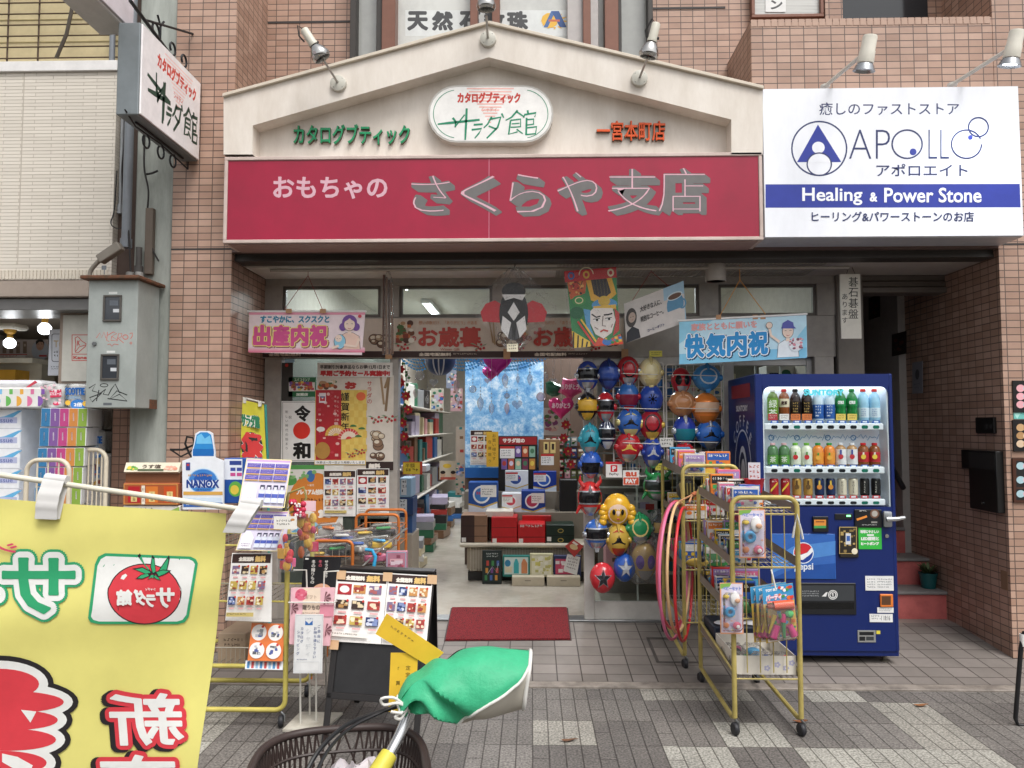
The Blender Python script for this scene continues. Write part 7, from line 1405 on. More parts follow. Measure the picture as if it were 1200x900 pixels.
# sample drinks
BP = {'pet': [(0, 0), (.9, 0), (1, .03), (1, .3), (.94, .36), (1, .42), (1, .68), (.8, .79), (.45, .87), (.4, .9)], 'square': [(0, 0), (.95, 0), (1, .03), (1, .72), (.8, .82), (.45, .88), (.42, .9)], 'can': [(0, 0), (.82, 0), (1, .05), (1, .92), (.86, .97), (.8, .97)]}
def drink(row, i, lbl, kind, c, lab, cap, l0=.3, l1=.62, art=None):
 x = 905.8 + i * 13.27 + (1.5 if row == 2 else 0); top, bot = ((455.5, 493), (519, 545), (560, 581))[row]; p = P(x, bot, VY + .065); H = P(x, top, VY + .065).z - p.z; r = (6.1 if row < 2 else 5.0) * (VY + .065) / F
 p.z = P(x, bot, VY + .065).z; t = thing('drink_sample' if kind != 'can' else 'drink_can', lbl, 'bottle' if kind != 'can' else 'can', tuple(p), 'sample drinks in the vending machine'); m = M(c, .12, coat=.3, noise=.02)
 pr = [(a * r, b * H) for a, b in BP[kind]]; mb = MB(); mb.lathe(pr, m if kind != 'can' else M(c, .25, .3, .02), p, 16); mb.build('body', t)
 if lab: mb = MB(); mb.lathe([(r * 1.01, H * l0), (r * 1.02, H * l0 + .001), (r * 1.02, H * l1), (r * 1.01, H * l1)], M(lab, .35, noise=.02), p, 18); cv = Cv.face(mb, VY + .065 - r * 1.04); y0, y1 = bot - (bot - top) * l1, bot - (bot - top) * l0; art and art(cv, x, y0, y1); mb.build('label', t)
 mb = MB()
 if kind != 'can': mb.lathe([(r * .47, H * .9), (r * .5, H * .905), (r * .5, H * .985), (r * .42, H), (0, H)], M(cap, .35), p, 14)
 else: mb.lathe([(r * .8, H * .97), (r * .76, H * .985), (r * .7, H * .975), (0, H * .975)], CHROME, p, 14)
 mb.build('cap' if kind != 'can' else 'lid', t)
def art_txt(s, c, b=.2): return lambda cv, x, y0, y1: cv.text(s, x - 3.6, y0 + (y1 - y0) * .25, x + 3.6, y0 + (y1 - y0) * .7, M(c), b)
def art_v(s, c): return lambda cv, x, y0, y1: cv.vtext(s, x, y0 + 1, y1 - 1, M(c), .1)
def art_dot(c, c2): return lambda cv, x, y0, y1: (cv.ell(x, (y0 + y1) / 2, 3, 3, M(c), 14), cv.rect(x - 1, y0 + .6, x + 1, (y0 + y1) / 2 - 2.4, M(c2)))
def art_diag(c, c2): return lambda cv, x, y0, y1: (cv.poly([(x - 4, y1 - 2), (x + 4, y0 + 5), (x + 4, y0 + 2), (x - 4, y1 - 5)], M(c)), cv.print_(x - 3, y0 + 1, x + 3, y0 + 4, M(c2), 1))
def art_rows(c): return lambda cv, x, y0, y1: cv.print_(x - 3.2, y0 + 1, x + 3.2, y1 - 1, M(c), 4)
T3 = ('top', 'middle', 'bottom')
rows = [[('green tea bottle with leaf green label', 'square', '#5f7a2c', '#6f9a2c', '#e8e8e4', .06, .7, art_v('緑茶', '#e9efdc')), ('brown barley tea bottle with cream label', 'square', '#8a4a22', '#e6d9bc', '#c9302c', .42, .68, art_txt('麦茶', '#3a1f14')), ('black coffee bottle with gold lettering', 'pet', '#2a1712', '#1d1210', '#16100e', .2, .6, art_rows('#c9a45a')), ('black coffee bottle with gold lettering', 'pet', '#2a1712', '#1d1210', '#16100e', .2, .6, art_rows('#c9a45a')), ('clear water bottle with blue mountain label', 'pet', '#c9dbe8', '#2f62b0', '#e9ecef', .06, .5, art_rows('#e6eef6')), ('clear water bottle with blue mountain label', 'pet', '#c9dbe8', '#2f62b0', '#e9ecef', .06, .5, art_rows('#e6eef6')), ('green citrus soda bottle with white lettering', 'pet', '#0f7a36', '#169048', '#0f7a36', .45, .68, art_txt('CITRUS', '#eef4ee')), ('green citrus soda bottle with white lettering', 'pet', '#0f7a36', '#169048', '#0f7a36', .45, .68, art_txt('CITRUS', '#eef4ee')), ('pale blue flavoured water bottle with white label', 'pet', '#9fd0ea', '#dcebf4', '#d9342f', .1, .4, art_rows('#2f6ab4')), ('pale blue flavoured water bottle with white label', 'pet', '#9fd0ea', '#dcebf4', '#d9342f', .1, .4, art_rows('#2f6ab4'))],
 [('small green tea bottle with pink top label', 'square', '#4f7a4c', '#5a9a3c', '#e8b8bc', .06, .45, art_v('茶', '#e9efdc')), ('small green tea bottle with pink top label', 'square', '#4f7a4c', '#5a9a3c', '#e8b8bc', .06, .45, art_v('茶', '#e9efdc')), ('milky apple drink bottle with red apple', 'square', '#e2e8cf', '#e6ead6', '#6fbf2c', .1, .62, art_dot('#d0242c', '#5a9a3c')), ('milky apple drink bottle with red apple', 'square', '#e2e8cf', '#e6ead6', '#6fbf2c', .1, .62, art_dot('#d0242c', '#5a9a3c')), ('orange juice bottle with green cap', 'square', '#e8892c', '#ee9a34', '#2f9a4c', .1, .58, art_dot('#f2b03a', '#3f9a3c')), ('orange juice bottle with green cap', 'square', '#e8892c', '#ee9a34', '#2f9a4c', .1, .58, art_dot('#f2b03a', '#3f9a3c')), ('white labelled milk tea bottle with purple backing', 'square', '#b58a5a', '#eceaea', '#e9ebf0', .04, .72, art_dot('#c8323a', '#35489a')), ('white labelled milk tea bottle with purple backing', 'square', '#b58a5a', '#eceaea', '#e9ebf0', .04, .72, art_dot('#c8323a', '#35489a')), ('hot lemon tea bottle with red cap', 'square', '#8a4a1c', '#c22a34', '#d0242c', .15, .6, art_dot('#eac83a', '#f2e6d8')), ('hot lemon tea bottle with red cap', 'square', '#8a4a1c', '#c22a34', '#d0242c', .15, .6, art_dot('#eac83a', '#f2e6d8'))],
 [('red coffee can with rainbow slash', 'can', '#a81f2a', '#b5222e', '', .1, .88, art_diag('#e8c22c', '#f0e0d0')), ('red coffee can with rainbow slash', 'can', '#a81f2a', '#b5222e', '', .1, .88, art_diag('#e8c22c', '#f0e0d0')), ('gold coffee can with dark emblem', 'can', '#b58a3c', '#bd9244', '', .1, .88, art_dot('#6a4a1c', '#5a3a18')), ('gold coffee can with dark emblem', 'can', '#b58a3c', '#bd9244', '', .1, .88, art_dot('#6a4a1c', '#5a3a18')), ('navy corn soup can with yellow corn', 'can', '#1d2a4c', '#22325a', '', .1, .88, art_dot('#d98a2c', '#e8c23a')), ('navy corn soup can with yellow corn', 'can', '#1d2a4c', '#22325a', '', .1, .88, art_dot('#d98a2c', '#e8c23a')), ('cream cafe au lait can with brown letters', 'can', '#d9cdb4', '#e0d5be', '', .1, .88, art_v('BOSS', '#3a2a22')), ('cream cafe au lait can with brown letters', 'can', '#d9cdb4', '#e0d5be', '', .1, .88, art_v('BOSS', '#3a2a22')), ('black coffee can with white letters', 'can', '#1b1a1a', '#201f1f', '', .1, .88, art_v('BLACK', '#d8d4c8')), ('black coffee can with white letters', 'can', '#1b1a1a', '#201f1f', '', .1, .88, art_v('BLACK', '#d8d4c8'))]]
for k, rw in enumerate(rows):
 for i, (nm, *a) in enumerate(rw):
  pair = i > 0 and rw[i - 1][0] == nm; pre = 'right of two, ' if pair else ('left of two, ' if i < 9 and rw[i + 1][0] == nm else '')
  drink(k, i, f'{pre}{nm} in the {T3[k]} row'[:200], *a)
# ================================================================ STAIRWAY AND RIGHT PILLAR FITTINGS
XWL = SX1 - .14
def on_wall(x0, y0, x1, y1, X):              # rectangle on a wall facing -X, from its photo corners
 def at(px, py): d = ray(px, py); k = X / d.x; return CO + d * k
 a, b, c, d = at(x0, y0), at(x1, y0), at(x1, y1), at(x0, y1); return a, b, c, d
for (x0, y0, x1, y1, c, lb_) in ((1018, 347, 1031, 373, '#2a2522', 'small dark framed picture highest on the stairway wall'), (1045, 390, 1062, 416, '#2f2622', 'dark framed picture halfway along the stairway wall'), (1069, 424, 1081, 461, '#7f7f86', 'pale paper notice on the stairway wall')):
 a, b, c_, d = on_wall(x0, y0, x1, y1, XWL - .004); a.z = b.z = (a.z + b.z) / 2; c_.z = d.z = (c_.z + d.z) / 2
 mb = MB(); f = sheet(mb, (a, b, c_, d), M(c, .5), .003); cv = f(20, 30); (cv.specks(3, 4, 17, 26, [M('#5a4a3c'), M('#6a3a34')], 10, 1, 3, 3) if c != '#7f7f86' else (cv.ell(10, 12, 4, 5, M('#4a4a50')), cv.print_(4, 20, 16, 27, M('#5a5a60'), 2))); mb.build('framed_picture' if c != '#7f7f86' else 'paper_notice', None, lb_, 'picture' if c != '#7f7f86' else 'notice')
p = P(1088, 685, RY + .24); t = thing('potted_plant', 'small teal pot with a bushy green plant on the stairs', 'plant', (p.x, RY + .24, FZ + .2)); o = Vector((p.x, RY + .24, FZ + .201))
mb = MB(); mb.lathe([(.0, 0), (.048, 0), (.062, .1), (.066, .1), (.066, .112), (.058, .112), (.055, .09), (0, .09)], M('#155a5c', .4), o, 20); mb.build('pot', t)
mb = MB(); rnd = random.Random(3)
for i in range(90):
 a, l = rnd.uniform(0, 6.28), rnd.uniform(.05, .13); v = Vector((math.cos(a) * .75, math.sin(a) * .75, rnd.uniform(.25, 1.1))).normalized() * l; s_ = v.cross(Vector((0, 0, 1))).normalized() * .008; b0 = o + Vector((0, 0, .095))
 mb.add([b0 + v * .3, b0 + v * .65 + s_, b0 + v, b0 + v * .65 - s_], [(0, 1, 2, 3)], M(('#4d5f35', '#5f6f45', '#3a4a2a')[i % 3], .6))
mb.build('foliage', t)
mb = MB(); q = P(1064, 618, RY + .86); mb.ball(Vector((q.x, RY + .9, FZ + .8 + .05)), .05, stained('stone_grey', '#7a7674', '#5c5957', 20, 20, .5), 16, 10, (1.9, .9, 1)); mb.build('rolled_cloth', None, 'grey rolled cloth lying on an upper stair', 'cloth')
XP = XR
def wallbox(lbl, name, cat, x0, y0, x1, y1, th, m, extra=None):
 a, b, c, d = on_wall(x0, y0, x1, y1, XP); y0_, y1_ = b.y, a.y; z1_, z0_ = (a.z + b.z) / 2, (c.z + d.z) / 2
 mb = MB(); mb.box(XP - th, XP, min(y0_, y1_), max(y0_, y1_), z0_, z1_, m, .004)
 if extra: extra(mb, min(y0_, y1_), max(y0_, y1_), z0_, z1_)
 return mb.build(name, None, lbl, cat)
BKM = M('#171615', .35)
wallbox('black intercom panel on the right pillar inside the recess', 'intercom', 'intercom', 1146, 489, 1168, 508, .02, BKM, lambda mb, a, b, c, d: [mb.box(XP - .0225, XP - .0205, a + .02 + i * .05, a + .05 + i * .05, c + .03, c + .06, M('#2b2a29')) for i in range(2)])
wallbox('black wall mailbox under the intercom on the right pillar', 'mailbox', 'mailbox', 1143, 528, 1176, 598, .05, BKM, lambda mb, a, b, c, d: (mb.box(XP - .054, XP - .0505, a + .012, b - .012, d - .12, d - .015, M('#2c2b2a', .3)), mb.lathe([(0, .006), (.008, .006), (.008, 0)], CHROME, (XP - .051, (a + b) / 2, c + .05), 10, (-1, 0, 0))))
wallbox('narrow black box beside the mailbox', 'switch_box', 'switch box', 1131, 527, 1141, 549, .03, BKM)
wallbox('small brown plate low on the right pillar', 'wall_plate', 'plate', 1173, 669, 1181, 691, .004, M('#8a6a50', .5))
for i, (y0, y1, lb_, c) in enumerate(((446, 483, 'black poster of pastel macarons highest on the right pillar', '#1a1717'), (492, 529, 'black poster of brown biscuits in the middle of the right pillar', '#1a1717'), (537, 589, 'brown framed poster of sweets lowest on the right pillar', '#4a2a1c'))):
 def d_(cv):
  cs = (['#e8a8b0', '#a8c8d0', '#e8b8a8', '#c8a0c0'], ['#c9a070', '#b58a5a', '#dcc0a0'], ['#a8c8d0', '#e8a8b0', '#b0484c', '#e6dccc'])[i]
  if i == 2: cv.rect(1191, 540, 1226, 586, M('#1a1717')); cv.rect(1191, 558, 1226, 560, M('#4a2a1c')); cv.rect(1191, 571, 1226, 573, M('#4a2a1c'))
  for k in range(12): cv.ell(1196 + (k % 4) * 8, y0 + 9 + (k // 4) * (y1 - y0 - 16) / 2.2, 5, 4.4, M(cs[k % len(cs)]), 14); cv.k -= .5
 poster(lb_, 1187.5, y0, 1230, y1, c, d_, FY - .012, th=.01)
mb, cv = board('', '', '', 1188, 483.5, 1230, 491, FY - .004, M('#6fc2b8', .5), .003); cv.poly([(1188, 484), (1196, 484), (1192, 491)], M('#a8e0d6')); mb.build('teal_backing', None, 'teal backing sheet showing between the posters on the right pillar', 'poster')
# black tube stand at the right edge of the picture
mb = MB(); k = M('#1c1c1e', .35); a, b = G(1190, 850), G(1222, 858); mb.tube([P(1199, 742, a.y), P(1196, 765, a.y), P(1190, 842, a.y), P(1193, 850, a.y), P(1230, 852, a.y)], .011, k, 10); mb.tube([P(1199, 742, a.y), P(1260, 742, a.y), P(1266, 850, a.y), P(1230, 852, a.y)], .011, k, 10); mb.lathe([(.012, -.03), (.014, -.03), (.014, .03), (.012, .03)], M('#dedcd8', .4), P(1198.5, 750, a.y), 12); mb.build('tube_stand', None, 'black metal tube stand leg at the right picture edge', 'stand')
for i, (x, y, lb_) in enumerate(((938, 846, 'curled brown leaf lying on the paving right of the front rack'), (1078, 827, 'small dry leaf on the pale paving before the vending machine'), (664, 868, 'tiny crumpled leaf on the paving below the door mat'))):
 p = G(x, y, .004); k = M(('#7a4a2a', '#8a5c38', '#6a4a34')[i], .7); mb = MB(); mb.grid(lambda u, v: p + Vector(((u - .5) * .075 + .01 * i * v, (v - .5) * .035 * math.sin(max(.05, u) * 3.0), .012 * abs(u - .4) + .012 * (v - .5) ** 2)), 8, 4, k); mb.build('fallen_leaf', None, lb_, 'leaf')
# ================================================================ MAT
p0, p1, p2, p3 = G(530, 714, FZ + .04), G(664, 714, FZ + .04), on_porch(668, 751), on_porch(522, 752)
m, tt, b_ = nmat('coir_mat'); L = tt.links.new; g_ = N(tt, 'ShaderNodeNewGeometry'); n1 = N(tt, 'ShaderNodeTexNoise', Scale=160.0, Detail=3.0); L(g_.outputs['Position'], n1.inputs['Vector']); rp = N(tt, 'ShaderNodeValToRGB'); rp.color_ramp.elements[0].position = .35; rp.color_ramp.elements[0].color = (*lin('#430a10'), 1); rp.color_ramp.elements[1].position = .65; rp.color_ramp.elements[1].color = (*lin('#8c1822'), 1); L(n1.outputs[0], rp.inputs[0]); L(rp.outputs[0], b_.inputs['Base Color']); b_.inputs['Roughness'].default_value = .95; bp = N(tt, 'ShaderNodeBump', Strength=1.0, Distance=.01); L(n1.outputs[0], bp.inputs['Height']); L(bp.outputs[0], b_.inputs['Normal'])
mb = MB(); up = Vector((0, 0, .014)); q = Vector((0, 0, .003)); mb.prism([p + q for p in (p3, p2, p1, p0)], up, m); cen = (p0 + p1 + p2 + p3) / 4; rb = [cen + (p - cen) * 1.025 + Vector((0, 0, .002)) for p in (p3, p2, p1, p0)]; mb.prism(rb, (0, 0, .006), M('#3a1416', .6)); mb.build('door_mat', None, 'dark red coir door mat before the open doorway', 'door mat')
# ================================================================ YELLOW RACKS WITH TOYS
YT = M('#b5a35a', .45, .1, .3, 9); GW = M('#a9a293', .4, .5); RB = M('#26262a', .5)
def caster(p, t):
 mb = MB(); mb.lathe([(0, -.012), (.026, -.012), (.031, -.006), (.031, .006), (.026, .012), (0, .012)], RB, p + Vector((0, 0, .031)), 16, (1, .25, 0)); mb.tube([p + Vector((.016, 0, .03)), p + Vector((.016, 0, .06)), p + Vector((0, 0, .075))], .006, STEEL, 6); mb.build('caster', t)
def toy_rack(lbl, xa, xb, yf, yb, zt, shelves, zf=0, zr=0, skew=0):
 """tube end frames at front and back, sloping wire shelves between them"""
 t = thing('toy_rack', lbl, 'display rack', ((xa + xb) / 2, (yf + yb) / 2, 0), 'yellow tube racks of toys'); r_ = .05
 for y, zz, sk in ((yf, zf, 0), (yb, zr, skew)):
  mb = MB(); mb.tube([Vector((xa + sk, y, zz + .085)), Vector((xa + sk, y, zt - r_))] + arc((xa + sk + r_, y, zt - r_), r_, 180, 90, 5) + arc((xb + sk - r_, y, zt - r_), r_, 90, 0, 5) + [Vector((xb + sk, y, zt - r_)), Vector((xb + sk, y, zz + .085))], .0125, YT, 10)
  mb.tube([(xa + sk + .03, y, zt - .05), (xb + sk - .03, y, zt - .05)], .004, YT, 6); mb.build('end_frame', t)
  mb = MB()
  for i in range(1, 5): x = xa + sk + (xb - xa) * i / 5; mb.tube([(x, y, .3), (x, y, zt - .05)], .003, YT, 5)
  for z in shelves: mb.tube([(xa + sk, y, z), (xb + sk, y, z)], .004, YT, 6)
  mb.build('wire_panel', t)
 for x in (xa, xb):
  mb = MB(); mb.tube([Vector((x, yf, zf + .088)), Vector((x, yf + .05, zf + .07)), Vector((x + skew, yb, zr + .088))], .0115, YT, 8); mb.tube([(x, yf, .3), (x + skew, yb, .36)], .008, YT, 6); mb.build('side_rail', t)
 for z in shelves:
  mb = MB(); dz = .035
  for i in range(13): x = xa + (xb - xa) * i / 12; mb.tube([(x, yf, z), (x + skew, yb, z + dz)], .0022, GW, 5)
  for i in range(7): v = i / 6; mb.tube([(xa + skew * v, yf + (yb - yf) * v, z + dz * v - .004), (xb + skew * v, yf + (yb - yf) * v, z + dz * v - .004)], .0022, GW, 5)
  for x in (xa, xb):
   mb.add([(x, yf, z), (x, yf, z + .045), (x + skew, yb, z + dz + .045), (x + skew, yb, z + dz)], [(0, 1, 2, 3)], M('#8f887c', .5, .4)); mb.add([(x + .002, yf, z), (x + .002, yf, z + .045), (x + .002 + skew, yb, z + dz + .045), (x + .002 + skew, yb, z + dz)], [(0, 1, 2, 3)], M('#8f887c', .5, .4))
  mb.build('wire_shelf', t)
 for y, zz, sk in ((yf, zf, 0), (yb, zr, skew)):
  for x in (xa, xb): caster(Vector((x + sk, y, zz)), t)
 return t
TC = [('red', '#c8302c'), ('yellow', '#dcb52c'), ('sky blue', '#4aa3d2'), ('pink', '#d96a92'), ('green', '#3f9a52'), ('orange', '#dd7a2c'), ('white', '#d9d6d0'), ('blue', '#2c5cae'), ('lilac', '#a58abf'), ('black', '#2c2a2c')]
KD = [('blister toy card', 'blister'), ('boxed toy', 'box'), ('bagged toy', 'bag')]
def toys(xa, xb, yf, yb, shelves, seed, where, skew=0, n=15, hmax=.15):
 rnd = random.Random(seed)
 for k, z in enumerate(shelves):
  for i in range(n):
   v = (i + .5) / n; y = yf + (yb - yf) * v; x = xa + skew * v + .02 + rnd.uniform(.0, .5) * (xb - xa - .04) * (i % 2) ; w_ = min(rnd.uniform(.08, .16), xb + skew * v - x - .005); h_ = rnd.uniform(.06, hmax); d_ = (yb - yf) / n * .8; zz = z + .035 * v + .006
   cn, c = TC[rnd.randrange(len(TC))]; kn, kk = KD[(i + k) % 3]; c2 = [M(TC[rnd.randrange(len(TC))][1], .35) for _ in range(4)]; mb = MB()
   if kk == 'bag': mb.ball((x + w_ / 2, y + d_ / 2, zz + .028), .028, M(c, .4), 12, 8, (w_ / .06, d_ / .07, 1)); mb.ball((x + w_ * .7, y + d_ * .4, zz + .05), .02, c2[0], 10, 7); mb.box(x, x + w_, y, y + d_, zz, zz + .07, BAG, .02)
   else:
    mb.box(x, x + w_, y, y + d_, zz, zz + h_, M(c if i % 3 else '#cdc8c2', .35), .003)
    for o_, u_, W_ in (((x, y - .001, zz + h_), (w_, 0, 0), 60), ((x - .001, y + d_, zz + h_), (0, -d_, 0), 40)):
     cv = Cv.quad(mb, o_, u_, (0, 0, -h_), W_, 50); cv.rect(3, 4, W_ - 3, 20, c2[1]); cv.print_(5, 7, W_ - 6, 17, M('#f0ece2'), 1, seed=i); cv.specks(3, 21, W_ - 3, 46, c2, 8, 3, 8, seed + i * 5 + k, .4)
    cv = Cv.quad(mb, (x, y + d_, zz + h_ + .0005), (w_, 0, 0), (0, -d_, 0), 60, 40); cv.rect(4, 4, 56, 36, c2[2]); cv.specks(6, 6, 54, 34, c2, 6, 3, 7, i)
    if kk == 'blister': mb.box(x + w_ * .15, x + w_ * .85, y - .02, y - .001, zz + h_ * .15, zz + h_ * .8, BLISTER, .008)
   mb.build('toy_pack', None, f'{cn} {kn} on the {("top", "second", "third", "lowest")[k]} shelf of the {where}, {ORD[i]} from front', 'toy', 'toys on the yellow racks')
RX0, RX1 = P(859, 700, 3.86).x, P(936, 700, 3.86).x
zz1 = P(898, 583, 3.86).z
toy_rack('yellow tube toy rack standing in front of the vending machine', RX0, RX1, 3.86, 4.62, zz1, [.27, .56, .81, 1.07], 0, gz(4.62))
toys(RX0, RX1, 3.9, 4.6, [1.07, .81, .56], 21, 'front rack')
R2X = P(800, 650, 4.85).x
toy_rack('yellow tube toy rack behind the hoops by the mask wall', R2X, R2X + .34, 4.82, 5.44, 1.26, [.3, .62, .92, 1.2], gz(4.82), gz(5.44), -.02)
toys(R2X, R2X + .34, 4.84, 5.42, [1.2, .92, .62], 33, 'rear rack', -.02, 14, .14)
# white tray in the foot of the front rack
t = thing('cardboard_tray', 'white cardboard tray with pale flower print at the foot of the front rack', 'tray', ((RX0 + RX1) / 2, 4.1, .28)); WTM = M('#d9d3c8', .5)
mb = MB(); xa, xb, ya, yb_ = RX0 + .015, RX1 - .012, 3.88, 4.3
mb.box(xa, xb, ya, yb_, .285, .29, WTM)
for a in ((xa, xb, ya, ya + .004), (xa, xb, yb_ - .004, yb_), (xa, xa + .004, ya + .004, yb_ - .004), (xb - .004, xb, ya + .004, yb_ - .004)): mb.box(a[0], a[1], a[2], a[3], .29, .375, WTM)
mb.build('tray_box', t); mb = MB(); cv = Cv.face(mb, 3.88)
for x, y in ((899, 783), (911, 779), (921, 783), (928, 777)):
 for k in range(5): cv.ell(x + 2.4 * math.cos(k * 1.256), y + 2.2 * math.sin(k * 1.256), 1.5, 1.5, M('#a9a8c4'), 8, hold=True)
cv.k += 1; mb.build('flower_print', t)
for i in range(5):
 x, y = xa + .05 + i % 3 * .1, 3.96 + i // 3 * .16; cn, c = TC[(i * 3) % 10]; mb = MB(); mb.ball((x, y, .325), .03, M(c, .4), 12, 8, (1.3, 1, .8)); mb.ball((x + .03, y + .03, .33), .02, M(TC[(i * 3 + 4) % 10][1], .4), 10, 6); mb.box(x - .055, x + .06, y - .05, y + .06, .2905, .365, BAG, .025); mb.build('toy_bag', None, f'bagged {cn} toy inside the white tray, {ORD[i]} from the front left', 'toy', 'bagged toys in the white tray')
mb = MB(); mb.box(xa, xb - .02, 4.33, 4.6, .3, .4, M('#1c2436', .5), .008)
for i in range(3): mb.lathe([(0, .004), (.035, .0), (.045, -.006)], M('#d5d6da', .3), (xa + .06 + i * .08, 4.4, .41), 14)
mb.build('dark_tray', None, 'navy tray of white rings behind the white tray on the front rack', 'tray')
# blister cards hung on the rack front
def baby_card(lbl, x0, y0, x1, y1, Y):
 t = thing('blister_card', lbl, 'toy card', tuple(P((x0 + x1) / 2, y1, Y)), 'baby toy cards on the front rack'); mb, cv = board('', '', '', x0, y0, x1, y1, Y, M('#e2a37c', .4), .003); W, H = x1 - x0, y1 - y0; g = lambda u, v: (x0 + u * W, y0 + v * H)
 cv.rect(*g(.05, .02), *g(.95, .97), M('#d8cfe0')); cv.poly([g(0, .02), g(.5, 0), g(.4, .08), g(0, .12)], M('#7fae4a')); cv.text('ベビーセット', *g(.1, .07), *g(.9, .15), M('#7a8fd0'), .25); cv.specks(*g(.06, .18), *g(.94, .96), [M(c) for c in ('#a9bfe0', '#e8c6d2', '#efe2b8', '#c9b0da', '#e8b0a0')], 26, W * .04, W * .11, int(x0), .3); cv.print_(*g(.1, .92), *g(.9, .97), M('#b0404a'), 1); mb.build('card', t)
 def pt(u, v, d): q = P(*g(u, v), Y); q.y -= d; return q
 s_ = W * Y / F
 mb = MB(); mb.ball(pt(.62, .3, .012), s_ * .2, M('#eceae6', .3), 16, 9, (1, .4, 1.5)); mb.ball(pt(.7, .33, .025), s_ * .12, M('#d9a47c', .4), 12, 8, (1, .4, .8)); mb.build('toy_egg', t)
 mb = MB(); c0 = pt(.4, .56, .012); mb.tube([c0 + Vector((s_ * .15 * math.cos(a), 0, s_ * .15 * math.sin(a))) for a in [i * .3927 for i in range(16)]], s_ * .075, M('#3f9ed0', .3), 8, True); mb.build('toy_ring', t)
 mb = MB(); mb.ball(pt(.7, .82, .014), s_ * .16, M('#e06a84', .3), 14, 8, (1.1, .4, 1)); mb.ball(pt(.72, .83, .028), s_ * .08, M('#f0ece6', .4), 10, 6, (1, .4, 1)); mb.build('toy_rattle', t)
 mb = MB(); mb.ball(pt(.25, .26, .01), s_ * .1, M('#e2c23a', .3), 12, 6, (1.2, .4, .9)); mb.ball(pt(.25, .82, .01), s_ * .12, M('#d98a5a', .3), 12, 6, (1, .3, 1)); mb.build('toy_charm', t)
 a, b, c, d = RC(*g(.08, .17), *g(.92, .92), Y); mb = MB(); mb.box(a, b, Y - .045, Y - .0045, c, d, BLISTER, .015); mb.build('blister', t)
baby_card('upper baby toy blister card with white egg rattle on the rack front', 866, 597, 897, 654, 3.82)
baby_card('lower baby toy blister card at the left corner of the front rack', 844, 683, 871, 743, 3.82)
def brush_card(lbl, dx, dy, Y):
 x0, y0, x1, y1 = 893 + dx, 685 + dy, 935 + dx, 752 + dy; t = thing('toy_card', lbl, 'toy card', tuple(P(914 + dx, y1, Y)), 'party toy cards on the front rack'); mb = MB(); f = sheet(mb, (P(x0, y0 + 4, Y), P(x1 - 6, y0 - 2, Y), P(x1, y1 - 4, Y), P(x0 + 5, y1 + 2, Y)), M('#d6b24a', .4)); cv = f(60, 100)
 cv.rect(0, 0, 60, 30, M('#3a9ad0')); cv.text('TOY SET', 6, 4, 30, 9, M('#eef2f4'), .4); cv.text('パーティー', 5, 14, 46, 26, M('#e8a0b8'), 1.4); cv.text('パーティー', 5, 14, 46, 26, M('#eef2f4'), .3); cv.specks(30, 1, 59, 30, [M(c) for c in ('#e0782c', '#eef2f4', '#d8432f', '#f0cc3a', '#3f9a52')], 14, 2, 5, 4, .2); cv.specks(1, 31, 59, 98, [M(c) for c in ('#e6c23a', '#e0782c', '#3f9a52', '#d8638f', '#4aa3d2', '#f0dcb0')], 44, 2, 5, 5, .3); cv.rect(3, 92, 57, 98, M('#e8dfd0')); cv.print_(5, 93, 55, 97, M('#c8403a'), 1); mb.build('card', t)
 def pt(u, v, d=.014): q = P(x0 + (x1 - x0) * u / 60, y0 + (y1 - y0) * v / 100, Y); q.y -= d; return q
 mb = MB(); mb.tube([pt(18, 36), pt(50, 33)], [.022, .022], M('#e2562a', .35), 10); mb.build('toy_tub', t)
 mb = MB(); mb.tube([pt(28, 50), pt(34, 62), pt(36, 92)], [.007, .012, .006], M('#3fae5a', .35), 8); mb.ball(pt(44, 50), .018, M('#55c06a', .35), 12, 8, (1.2, .5, 1)); mb.build('toy_whistle', t)
 mb = MB(); mb.tube([pt(34, 50), pt(33, 64)], [.012, .016], M('#d8407a', .35), 10); mb.tube([pt(24, 70), pt(17, 92)], [.016, .019], M('#e0458a', .35), 10); mb.tube([pt(44, 70), pt(53, 88)], [.016, .019], M('#e0458a', .35), 10); mb.build('toy_skittle', t)
 mb = MB(); mb.tube([pt(20, 52), pt(10, 84)], [.011, .005], M('#e6c22c', .35), 8); mb.build('toy_horn', t)
 a, b = RC(x0 + 3, y0 + 22, x1 - 3, y1 - 8, Y)[:2]; mb = MB(); mb.box(a, b, Y - .05, Y - .006, pt(30, 94).z, pt(30, 30).z, BLISTER, .016); mb.build('blister', t)
brush_card('frontmost party toy card with pink skittles on the front rack', 0, 0, 3.79)
brush_card('middle party toy card half hidden behind the frontmost one', -8, -1, 3.815)
brush_card('rearmost party toy card showing only its left edge', -14, -1, 3.835)
mb = MB(); s0 = P(905, 672, 3.8); mb.tube([P(904, 668, 3.83), s0, P(909, 690, 3.79)], .004, M('#d8d5cc'), 6); mb.build('tie_string', None, 'white string holding the party toy cards on the front rack', 'string')
mb = MB(); mb.tube([P(929, 630, 3.83), P(931, 618, 3.83), P(934, 603, 3.84), P(939, 622, 3.83), P(941, 632, 3.83)], .0055, M('#c9c8c4'), 6); mb.build('tie_string', None, 'white plastic string knotted at the top right of the front rack', 'string')
